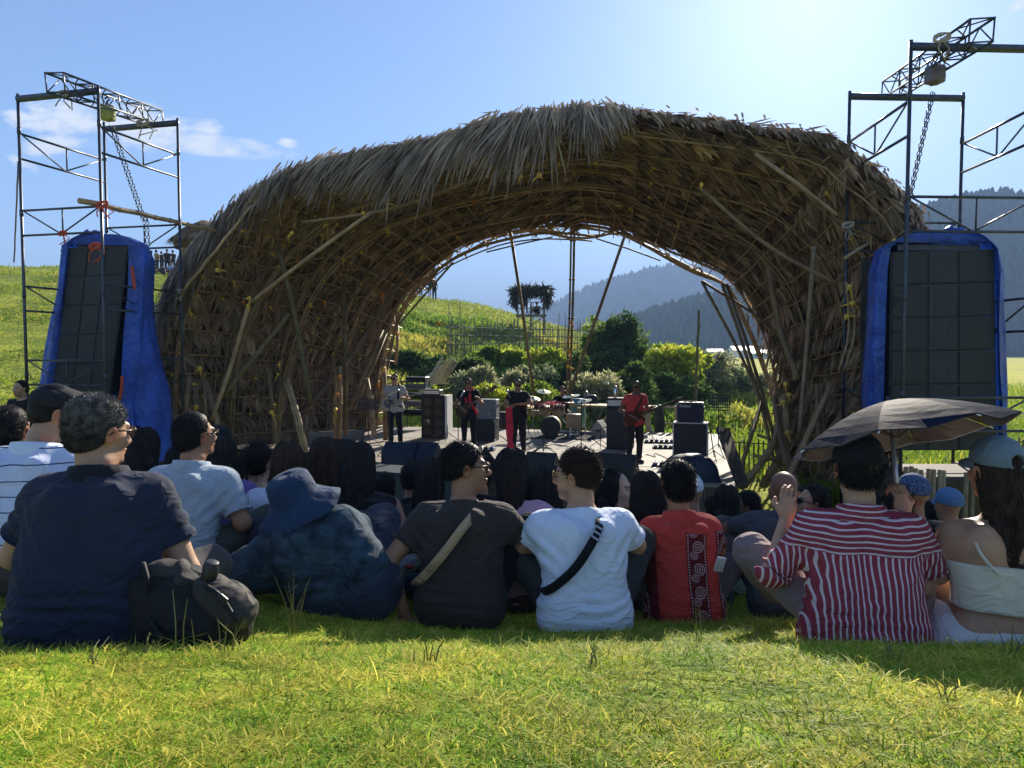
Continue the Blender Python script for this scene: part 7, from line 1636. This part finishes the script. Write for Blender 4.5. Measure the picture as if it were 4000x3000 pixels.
sd.plane(W((0, 0, .165)), (0, -.1, 1)); Vc, Qc = sd.mesh(.010, folds(.007, 9, (.6, .3, .2), 20)); mesh_obj("skirt", Vc, Qc, C_SKIRT, o, True)
cap_hat(H, o, C_GCAP, "cap", True, .075, False, True, 1.03); long_hair("hair", H @ Matrix.Translation((0, -.004, -.012)) @ Matrix.Scale(.88, 4), o, HM['brown'], .46, 1500, .012, 12, 1.25, (.55, -.75), hz_=.011)
mb = MB(); mb.tube(spline([a3(W(q_)) for q_ in ((-.105, .06, .43), (-.112, -.02, .475), (-.10, -.085, .43), (-.055, -.118, .37))], 14), .006, 6); mb.build("shoulder_strap", C_CREAM, o, True)
# ---------------------------------------------------------------- rows behind
def fan(label, px, py, d, hair='short', shirt=C_BLACK, sk='brown', seed=30, yaw=0, head=(0, 0, 0), Smax=1.12, hl=.35, **kw):
    root, S_ = AUTO(px, py, d, Smax=Smax); hm = kw.pop('hm', 'black'); spread = kw.pop('spread', 1.0); wave = kw.pop('wave', .008); ns = kw.pop('ns', 800); curly = kw.pop('curly', .35); hlen = kw.pop('hlen', .024); tipc = kw.pop('tipc', None); back = kw.pop('back', (0, -1)); glass = kw.pop('glass', None)
    o, H, W = person(label, root, yaw, S_, kw.pop('lean', 12), head=head, sk=sk, shirt=shirt, seed=seed, h=kw.pop('h', .014), hh=kw.pop('hh', .007), pants=kw.pop('pants', (C_KHAKI2,)), **kw)
    if hair == 'short': short_hair("hair", H, o, HM[hm], hlen, 1100, curly, seed, low=-.085, h=.007)
    elif hair == 'long': long_hair("hair", H, o, HM[hm], hl, ns, wave, seed, spread, back, tipc=tipc, hz_=.013)
    elif hair == 'bob': long_hair("hair", H, o, HM[hm], .10, 700, .006, seed, 1.25, back, hz_=.012)
    if glass: glasses(H, o, GL_BLK, GL_DARK, .026)
    return o, H, W
def patterned(name, base, dots, sc_, thr=.32):
    def fn(nt, b):
        src = coords(nt, (sc_, sc_, sc_)); v = nt.nodes.new("ShaderNodeTexVoronoi"); nt.links.new(src, v.inputs[0]); m_ = _mathn(nt, 'LESS_THAN', v.outputs['Distance'], thr)
        nt.links.new(mixc(nt, m_, base, dots), b.inputs['Base Color'])
    return node_mat(name, fn)
fan("person with dark hair at the far left edge behind the flat cap", 6, 1588, 3.9, 'short', C_BLACK, seed=31)
fan("person with a black bob in a pale patterned shirt behind the navy polo", 545, 1672, 4.3, 'bob', patterned("pale_print", (.45, .5, .55), (.2, .25, .3), 60), seed=32, collar=C_WHITE)
o, H, W = fan("person in a small black cap behind the purple cardigan", 838, 1672, 5.4, 'short', C_BLACK, seed=33); cap_hat(H, o, C_BLACK, "cap", True, .05, False, False, 1.05)
fan("woman with bobbed black hair in a purple dotted cardigan", 856, 1705, 4.15, 'bob', patterned("purple_dotted", (.17, .12, .34), (.55, .45, .6), 42, .13), seed=34, long_sleeve=True, arms=[((-.24, .16, .28), (-.1, .36, .2)), ((.27, .10, .27), (.20, .36, .17))], shw=.165)
fan("person in a light blue top just left of the woman with bare back", 915, 1790, 5.0, 'short', C_LBLUE, seed=35, Smax=.95)
fan("woman with pinned up black hair and a bare back in a dark teal top", 1003, 1738, 4.45, 'short', C_TEAL, 'fair', seed=36, hlen=.05, curly=.8, sleeveless=True, shirt_cut=[((0, 0, .31), (0, 0, 1))], head=(-20, 0, 0), shw=.16)
fan("woman with long very dark brown hair in a white top", 1118, 1728, 4.1, 'long', C_WHITE, 'fair', seed=37, hm='brown', hl=.36, spread=1.25, wave=.012, ns=1100, arms=[((-.28, .05, .26), (-.36, .2, .10)), ((.26, .16, .28), (.16, .4, .25))], hands=(True, False), pants=(C_DENIMD,))
fan("woman with long brown hair lighter at the ends", 1262, 1712, 4.7, 'long', C_BLACK, seed=38, hm='brown', hl=.50, spread=.95, wave=.012, ns=1100, tipc=(5.5, 4, 2.6))
fan("woman with long wavy black hair, bare arm and white washed jeans", 1395, 1730, 4.25, 'long', C_BLACK, 'brown', seed=39, hl=.46, spread=1.2, wave=.014, ns=1300, sleeveless=True, arms=[((-.24, .16, .28), (-.1, .36, .2)), ((.285, .03, .27), (.24, .26, .19))], pants=(C_WJEANS,), legs=[((-.1, .3, .2), (.1, .6, .1)), ((.36, .10, .22), (.72, .0, .24))], head=(-8, 0, 0))
fan("man with short black hair in a black tee below the subwoofers", 1608, 1808, 5.9, 'short', C_BLACK, seed=40, head=(-10, 0, 0))
fan("person with long black hair half hidden behind the man in the brown tee", 1672, 1795, 4.5, 'long', C_BLACK, seed=41, hl=.32, spread=1.1)
fan("woman with long straight black hair in a pink top", 1998, 1757, 4.15, 'long', C_PINK, 'fair', seed=42, hl=.46, spread=.85, wave=.002, ns=1400, long_sleeve=False, sleeve=.8, shw=.165, arms=[((-.26, .14, .26), (-.1, .36, .2)), ((.26, .14, .26), (.1, .36, .2))])
fan("person with dark hair just left of the white tee man's face", 2140, 1822, 4.6, 'long', C_BLACK, seed=43, hl=.3, spread=1.1)
fan("person with dark hair behind the sunglasses man's chin", 1870, 1775, 5.1, 'short', C_BLACK, seed=44, hlen=.04)
o, H, W = fan("woman in profile with a pale face looking right beside the white tee man", 2362, 1840, 4.9, 'bob', patterned("stripe_print", (.5, .55, .6), (.2, .3, .35), 50), 'fair', seed=45, head=(-80, 0, 0), yaw=-30, hands=True, arms=[((-.2, .2, .3), (.0, .4, .35)), ((.2, .3, .33), (.12, .55, .38))])
fan("woman with curly black hair and bare shoulders raising her forearms", 2548, 1845, 4.3, 'long', C_BLACK, 'fair', seed=46, hl=.20, spread=1.15, wave=.02, ns=1300, sleeveless=True, shirt_cut=[((0, 0, .34), (0, 0, 1))], yaw=14, head=(10, 0, 0), arms=[((-.30, .22, .36), (-.20, .42, .46)), ((.22, .2, .3), (.1, .4, .36))], hands=True, shw=.17)
o, H, W = fan("person in a white jacket and patterned bandana leaning forward behind the red batik shirt", 2722, 1872, 4.5, 'none', cloth('white_jacket', (.55, .6, .62)), 'brown', seed=47, lean=24, long_sleeve=True); cap_hat(H, o, patterned("bandana_white", (.55, .62, .68), (.08, .10, .14), 70, .3), "bandana", False, 0, False, False, 1.04)
fan("person with round black hair in a mint top at the stage corner", 2843, 1898, 5.0, 'bob', C_MINT, 'brown', seed=48)
fan("person in profile with dark hair and a blue scarf left of the bald man", 2945, 1920, 5.3, 'short', cloth('blue_scarf', (.03, .06, .25)), 'dark', seed=49, head=(60, 0, 0), yaw=20)
fan("person with long dark hair right of the bald man", 3128, 1905, 5.0, 'bob', C_BLACK, 'brown', seed=50, head=(10, 0, 0))
fan("person with glasses and dark swept hair looking left, near the striped shirt", 3208, 1898, 4.7, 'short', cloth('olive_top', (.05, .07, .03)), 'tan', seed=51, head=(70, 8, 0), yaw=20, glass=True, hlen=.035)
fan("person with a low dark ponytail seen below the umbrella handle", 3510, 1905, 4.0, 'short', C_BLACK, 'tan', seed=52, curly=.7, hlen=.035, Smax=1.0)
C_BAND = patterned("bandana_blue", (.02, .035, .10), (.35, .5, .7), 55, .30)
o, H, W = fan("person in a navy bandana with white pattern and black tee", 3578, 1862, 4.15, 'none', C_BLACK, 'brown', seed=53, Smax=1.05, head=(12, 0, 0)); cap_hat(H, o, C_BAND, "bandana", False, 0, False, False, 1.05)
o, H, W = fan("person in a faded blue cap left of the woman in the grey cap", 3715, 1915, 4.6, 'none', cloth('pale_blue_top', (.3, .36, .5)), 'brown', seed=54, Smax=1.0); cap_hat(H, o, cloth('faded_blue', (.07, .15, .28)), "cap", True, .06, False, False, 1.05)
o, H, W = fan("person in a white cap at the right edge behind the grey capped woman", 3992, 1862, 3.9, 'none', cloth('grey_top', (.3, .3, .32)), 'tan', seed=55); cap_hat(H, o, C_WHITE, "cap", True, .06, False, False, 1.05)
# man in black standing by the left tower
q = P(85, 1486, 10.5); root = Vector((q.x, 10.5, q.z - 1.72)); o, H, W = person("moustached man in a black tee standing with hands on hips by the left tower", root, 165, 1.0, 0, head=(-5, 0, 0), sk='tan', pose='stand', shirt=C_BLACK, pants=(C_BLACK,), seed=60, h=.016, hh=.009, arms=[((-.42, -.05, 1.12), (-.22, .06, .98)), ((.42, -.05, 1.12), (.22, .06, .98))], group=None, stubble=.4, shoes=C_BLACK); short_hair("hair", H, o, HM['black'], .02, 500, .3, 60, h=.009)
# ---------------------------------------------------------------- musicians
def outline_body(mb, c, u, v, nrm, pts, th):
    mb.prism([c + u * a_ + v * b_ - nrm * th / 2 for a_, b_ in pts], nrm * th)
def guitar(label, c, u, nrm, bm, nm, sc_=1.0, pick=None, bass=False):
    """c body centre, u along the neck, nrm towards the audience"""
    c = Vector(c); u = Vector(u).normalized(); nrm = (Vector(nrm) - u * Vector(nrm).dot(u)).normalized(); v = nrm.cross(u); t = empty("electric_guitar" if not bass else "bass_guitar", c); tag(t, label, "guitar", "guitars on the stage")
    pts = []
    for k in range(36):
        a_ = 2 * math.pi * k / 36; r_ = .165 + .035 * math.cos(2 * a_) - .02 * math.cos(a_) + .018 * math.cos(3 * a_); pts.append((r_ * math.cos(a_) * 1.1 * sc_, r_ * math.sin(a_) * sc_ * .95))
    mb = MB(); outline_body(mb, c, u, v, nrm, pts, .045); mb.build("guitar_body", bm, t)
    if pick: mb = MB(); outline_body(mb, c + nrm * .026 + u * .02, u, v, nrm, [(a_ * .6, b_ * .7) for a_, b_ in pts], .006); mb.build("pickguard", pick, t)
    L = .66 * sc_ * (1.2 if bass else 1); M3 = Matrix((u, v, nrm)).transposed(); mb = MB(); mb.box(c + u * (.12 + L / 2) + nrm * .028, (L, .05, .022), M3, .004); nk_ = mb.build("neck", nm, t)
    mb = MB(); mb.prism([c + u * (.12 + L + a_) + v * b_ + nrm * .016 for a_, b_ in ((0, -.028), (.05, -.05), (.19, -.035), (.20, .03), (.06, .045), (0, .028))], nrm * .016); mb.build("headstock", nm, nk_)
    mb = MB()
    for k in range(4): mb.tube([c - u * .08 + v * (-.018 + .012 * k) + nrm * .045, c + u * (.12 + L + .02) + v * (-.018 + .012 * k) + nrm * .042], .0018, 3)
    mb.build("strings", M_CHROME, t); return t
def muso(label, px, py, hgt, yaw, shirt, arms, seed, head=(0, 0, 0), hm='black', pants=C_BLACK, sk='brown', shd=True, hlen=.02, b=1.05):
    root = on_deck(px, py); root.z += .005; o, H, W = person(label, root, yaw, hgt / 1.73, 2, head=head, sk=sk, pose='stand', shirt=shirt, pants=(pants,), seed=seed, h=.014, hh=.008, arms=arms, group="musicians on the stage", shoes=C_BLACK, hands=True, hem=.05, build_=b)
    short_hair("hair", H, o, HM[hm], hlen, 700, .3, seed, h=.009, side_grey=.5 if hm == 'grey' else None); 
    if shd: glasses(H, o, GL_BLK, GL_DARK, .027, .004)
    return o, H, W
GARM = [((-.33, .02, 1.12), (-.30, .30, 1.17)), ((.33, -.02, 1.10), (.10, .24, 1.04))]
o, H, W = muso("guitarist in a pale tee and dark trousers at the left of the stage", 1545, 1738, 1.78, 172, C_TEEM, GARM, 70, sk='tan')
guitar("cream electric guitar with blue front played by the man in the pale tee", W((.10, .17, 1.02)), W((-.5, .25, 1.22)) - W((.1, .17, 1.02)), W((0, 1, 0)) - W((0, 0, 0)), mat("guitar_cream", (.40, .33, .24), .3), mat("maple", (.38, .30, .2), .4), 1.05, mat("guitar_blue", (.05, .09, .12), .4))
strap_on("black guitar strap over the pale tee", [W(q_) for q_ in ((-.12, .16, 1.12), (-.12, .13, 1.32), (-.1, .03, 1.46), (-.06, -.1, 1.4))], .05, C_BLACK, W((0, 1, 0)) - W((0, 0, 0)), "guitar_strap")
o, H, W = muso("guitarist in black with a red scarf round the neck", 1832, 1756, 1.70, 178, C_BLACK, [((-.32, .02, 1.12), (-.24, .28, 1.26)), ((.31, .0, 1.12), (.12, .24, 1.0))], 71, sk='brown')
guitar("dark electric guitar with its neck raised, played by the man with the red scarf", W((.10, .17, .98)), W((-.42, .27, 1.36)) - W((.1, .17, .98)), W((0, 1, 0)) - W((0, 0, 0)), mat("guitar_dark", (.05, .03, .02), .25), mat("rosewood", (.08, .05, .03), .4), 1.0)
C_SCARF = cloth('red_scarf', (.55, .03, .05)); strap_on("red scarf hanging from the neck of the guitarist in black", [W(q_) for q_ in ((.03, .14, 1.05), (.06, .13, 1.25), (.09, .05, 1.44), (0, -.06, 1.47), (-.09, .05, 1.44), (-.04, .135, 1.3), (-.06, .15, 1.12), (-.16, .14, .98), (-.22, .10, .86))], .06, C_SCARF, W((0, 1, 0)) - W((0, 0, 0)), "scarf", .012)
o, H, W = muso("singer in black with grey hair and white beard at the microphone", 2025, 1772, 1.70, 165, C_BLACK, [((-.33, .12, 1.18), (-.03, .30, 1.17)), ((.30, .12, 1.14), (.12, .30, 1.14))], 72, head=(20, -8, 0), hm='grey', hlen=.03, b=1.12)
q = on_deck(1990, 1800); mb = MB()
for k in range(5): a_ = .02 * k; mb.tube(spline([a3((q.x - .05 + a_, q.y - .04 + .01 * k, DZ + 1.15)), a3((q.x - .06 + a_ * 1.5, q.y - .03, DZ + .8)), a3((q.x - .04 + a_ * 1.2, q.y - .04, DZ + .45)), a3((q.x - .05 + a_ * 1.8, q.y - .03, DZ + .12 + .03 * k))], 16), [.02 + .008 * math.sin(i_) for i_ in range(16)], 6)
o2 = mb.build("scarf", C_SCARF, None, True); tag(o2, "long red scarf hanging down the singer's microphone stand", "scarf")
root = on_deck(2200, 1690) + Vector((0, .35, .0)); o, H, W = person("drummer in a black tee and sunglasses behind the drum kit", root + Vector((0, 0, .50)), 172, 1.0, 4, head=(8, -8, 0), sk='brown', shirt=C_BLACK, pants=(C_BLACK,), seed=73, h=.014, hh=.008, arms=[((-.32, .14, .32), (-.2, .40, .36)), ((.32, .14, .32), (.2, .40, .40))], legs=[((-.24, .42, .02), (-.24, .45, -.42)), ((.24, .42, .02), (.24, .45, -.42))], hands=True, group="musicians on the stage"); short_hair("hair", H, o, HM['black'], .02, 600, .3, 73, h=.009); glasses(H, o, GL_BLK, GL_DARK, .027, .004)
t = empty("drum_stool", root); tag(t, "round drum stool under the drummer", "stool"); mb = MB(); mb.lathe(root + Vector((0, 0, .44)), [(.16, 0), (.17, .03), (.16, .06)], None, 16); mb.build("seat", M_TOLEX, t)
for k in range(3): mb = MB(); mb.tube([root + Vector((0, 0, .38)), root + Vector((.25 * math.cos(k * 2.09), .25 * math.sin(k * 2.09), 0))], .012, 5); mb.build("leg", M_CHROME, t)
for sx, w_ in ((-1, (-.2, .46, .37)), (1, (.2, .46, .41))):
    mb = MB(); a_ = root + Vector((0, 0, .42)); w3 = W(w_); mb.tube([w3, W((w_[0] * .5, w_[1] + .32, w_[2] + .04))], .007, 5); o2 = mb.build("drumstick", M_TABLE, None); tag(o2, "drumstick in the drummer's " + ("left" if sx < 0 else "right") + " hand", "drumstick", "drumsticks")
o, H, W = muso("bassist in a red shirt and dark trousers looking left", 2478, 1808, 1.72, 196, cloth('coral_red_shirt', (.50, .05, .045)), [((-.28, .04, 1.12), (-.24, .30, 1.20)), ((.33, -.02, 1.12), (.12, .22, .98))], 74, head=(-40, 0, 0), pants=cloth('dark_brown_trousers', (.025, .018, .015)), sk='dark', b=1.1)
guitar("dark red bass guitar played by the bassist in red", W((.10, .16, .98)), W((-.5, .30, 1.22)) - W((.1, .16, .98)), W((0, 1, 0)) - W((0, 0, 0)), mat("guitar_darkred", (.10, .02, .015), .25), mat("rosewood", (.08, .05, .03), .4), 1.0, None, True)
strap_on("brown strap across the bassist's red shirt", [W(q_) for q_ in ((.10, .17, 1.05), (.0, .155, 1.2), (-.10, .12, 1.38), (-.12, .0, 1.47), (-.08, -.1, 1.4))], .05, cloth('brown_leather', (.06, .03, .02)), W((0, 1, 0)) - W((0, 0, 0)), "guitar_strap")
# ---------------------------------------------------------------- tiny people on the hill
def far_person(label, px, py_feet, d, S_=1.0, yaw=180, shirt=C_BLACK, pose='stand', seed=80, z=None, grp="people on the hill"):
    q = P(px, py_feet, d); root = Vector((q.x, d, gz(q.x, d) if z is None else q.z)); o, H, W = person(label, root, yaw, S_, 4, pose=pose, shirt=shirt, pants=(C_BLACK,), seed=seed, h=.035, hh=.03, group=grp); mb = MB(); mb.ball(H @ Vector((0, -.02, .04)), .105, 8, 6); mb.build("hair", HM['black'], o, True); return o
far_person("figure in dark clothes standing alone on the crest seen in the arch", 1697, 1150, 59, 1.0, 170, seed=80)
far_person("figure standing at the left of the leaf roofed lookout", 2052, 1228, 50.6, .95, 190, seed=81, z=1, grp="people on the lookouts"); far_person("figure seated at the right of the leaf roofed lookout", 2098, 1226, 50.8, 1.0, 160, seed=82, pose='sit', z=1, grp="people on the lookouts")
far_person("figure standing on the smaller lookout", 1628, 1122, 62.6, .9, 190, seed=83, z=1, grp="people on the lookouts"); far_person("figure sitting on the smaller lookout in light clothes", 1652, 1122, 62.6, .9, 160, cloth('light', (.4, .4, .42)), seed=84, pose='sit', z=1, grp="people on the lookouts")
for k, (px_, lab, sh_, ps) in enumerate([(622, "figure in yellow standing at the left of the ridge group", cloth('mustard', (.22, .17, .04)), 'stand'), (636, "figure in dark clothes second in the ridge group", C_BLACK, 'stand'), (652, "figure in black standing in the middle of the ridge group", C_BLACK, 'stand'), (668, "tallest dark figure of the ridge group", C_BLACK, 'stand'),
    (615, "dark figure sitting at the left of the ridge group", C_BLACK, 'sit'), (640, "dark figure sitting in the middle of the ridge group", C_GREY, 'sit'), (664, "figure in a light blue top sitting on the ridge", cloth('sky_blue', (.25, .42, .6)), 'sit'), (686, "figure sitting at the right of the ridge group", C_BLACK, 'sit'), (702, "last seated figure of the ridge group by the tower post", C_GREY, 'sit')]):
    far_person(lab, px_ + (k % 4 - 1.5) * 5, 1060, (56, 57.5, 55, 58)[k % 4] if ps == 'stand' else (54.5, 52.5, 53.5)[k % 3], (1.0, .92, 1.06, .97)[k % 4], 150 + 25 * (k % 4), sh_, ps, 90 + k)
far_person("figure on the skyline peeping over the left tarpaulin", 255, 1040, 52, 1.1, 170, C_GREY, 'stand', 99)
# more of the seated crowd between the front row and the stage
for k, (lab, px_, py_, d_, hr, sh_, sk_, hm_, kw) in enumerate([
    ("person with a dark ponytail left of the pallet", 690, 1745, 5.4, 'bob', C_LBLUE, 'tan', 'black', {}),
    ("person with brown wavy hair between the two long haired women", 1190, 1770, 5.3, 'long', cloth('cream_top', (.5, .46, .38)), 'fair', 'brown', dict(hl=.3)),
    ("person in a lilac top between the black haired woman and the subwoofers", 1330, 1800, 5.6, 'bob', cloth('lilac', (.36, .28, .45)), 'fair', 'brown', {}),
    ("person in a white top just right of the black haired woman", 1500, 1850, 5.0, 'short', C_WHITE, 'tan', 'black', {}),
    ("person in grey behind the pink topped woman's hair", 2075, 1850, 5.6, 'short', C_TEEM, 'tan', 'black', {}),
    ("person with dark hair and a pale blue shirt below the bassist", 2440, 1880, 5.6, 'short', C_BLUISH, 'brown', 'black', {}),
    ("person with short hair in light clothes at the right corner of the stage", 2790, 1940, 6.2, 'short', C_MINT, 'tan', 'black', {}),
    ("person with dark hair in front of the palisade", 3440, 1930, 5.2, 'bob', C_LBLUE, 'tan', 'black', {}),
    ("person in a white shirt in front of the palisade", 3650, 1960, 5.4, 'short', C_WHITE, 'tan', 'black', {}),
    ("person with dark hair between the bald man and the striped shirt", 3180, 1950, 5.8, 'short', C_PINK, 'tan', 'black', {})]):
    fan(lab, px_, py_, d_, hr, sh_, sk_, seed=110 + k, hm=hm_, h=.018, hh=.009, **kw)
# ---------------------------------------------------------------- rucksack and small things among the audience
C_PACK = cloth('olive_black_nylon', (.014, .014, .014), rough=.6, bump=.5); C_PACKL = cloth('grey_canvas_flap', (.040, .037, .033), rough=.7)
q = P(755, 2535, 2.42); t = empty("rucksack", q); tag(t, "dark grey rucksack with side pocket lying against the navy polo man", "rucksack"); f = lambda px, py, d: P(px, py, d)
sd = SDF(); sd.cap(f(640, 2440, 2.42), f(860, 2450, 2.40), .105, .10, k=.06); sd.cap(f(620, 2280, 2.46), f(740, 2290, 2.46), .07, .06, k=.08); sd.cap(f(700, 2350, 2.44), f(850, 2390, 2.40), .11, .10, k=.08); sd.cap(f(590, 2330, 2.46), f(620, 2480, 2.45), .07, .07, k=.06)
V, Q = sd.mesh(.009, folds(.010, 3, (.5, .3, .5), 16)); mesh_obj("bag_body", V, Q, C_PACK, t, True)
sd = SDF(); sd.cap(f(800, 2300, 2.34), f(930, 2410, 2.30), .035, .036, k=.03); sd.cap(f(840, 2300, 2.38), f(950, 2380, 2.34), .05, .05, k=.04); V, Q = sd.mesh(.008, folds(.004, 5)); mesh_obj("side_pocket", V, Q, C_PACKL, t, True)
sd = SDF(); sd.ell(f(650, 2225, 2.44), (.075, .06, .035), k=.02); sd.ell(f(730, 2268, 2.40), (.055, .05, .03), k=.03); V, Q = sd.mesh(.008, folds(.008, 6, (1, 0, .3), 22)); mesh_obj("top_flap", V, Q, C_PACKL, t, True)
for a_, b_, c_ in (((805, 2290, 2.30), (860, 2330, 2.275), (925, 2430, 2.26)), ((560, 2200, 2.40), (575, 2280, 2.34), (560, 2420, 2.36)), ((640, 2500, 2.28), (600, 2440, 2.30), (560, 2380, 2.34))):
    V = spline([a3(f(*a_)), a3(f(*b_)), a3(f(*c_))], 20); mb = MB(); mb.tube(V, .009, 6); mb.build("webbing_strap", C_PACK, t, True)
mb = MB(); mb.box(f(870, 2340, 2.265), (.035, .014, .022), Euler((0, R(40), 0)), .004); mb.build("buckle", M_BLACK, t)
mb = MB(); c_ = f(815, 2262, 2.34); mb.lathe(c_, [(.024, 0), (.026, .01), (.026, .04), (.023, .045), (.023, .060), (.020, .062)], (.25, -.1, 1), 18); o = mb.build("camera_lens", M_BLACK, None, True); tag(o, "black camera lens poking up beside the rucksack", "lens")
# shins and feet seen beyond the rucksack, hands of a hidden neighbour
o, H, W = person("sitter mostly hidden by the bucket hat, forearm and bare knees showing", P(1130, 2345, 3.75), yaw=10, S=.80, lean=4, head=(0, 0, 0), sk='brown', shirt=C_DENIMD, seed=101, arms=[((-.30, .06, .36), (-.50, .10, .26)), ((.2, .2, .3), (.1, .4, .3))], legs=[((-.42, .0, .16), (-.62, -.12, .02)), ((-.20, .3, .2), (-.3, .6, .05))], hands=(True, False), hpal=((0, -.2, -1), None), curl=.5, build_=1.0)
t = empty("phone", P(2552, 2205, 3.5)); tag(t, "phone in a pale case held beside the red batik shirt", "phone"); mb = MB(); mb.box(P(2812, 2205, 3.45), (.045, .012, .085), Euler((R(20), R(8), 0)), .004); t.location = P(2812, 2205, 3.45); mb.build("case", mat("pale_case", (.45, .5, .55), .4), t)
t = empty("bottle", P(1572, 2260, 3.9)); tag(t, "dark blue bottle bag with a red top lying behind the brown tee man", "bottle"); sd = SDF(); sd.cap(P(1560, 2290, 3.9), P(1640, 2280, 3.9), .055, .06, k=.03); V, Q = sd.mesh(.01, folds(.004, 2)); mesh_obj("pouch", V, Q, C_BKT, t, True); mb = MB(); mb.ball(P(1600, 2215, 3.88), (.03, .02, .012), 8, 6); mb.build("red_top", C_RED, t, True)
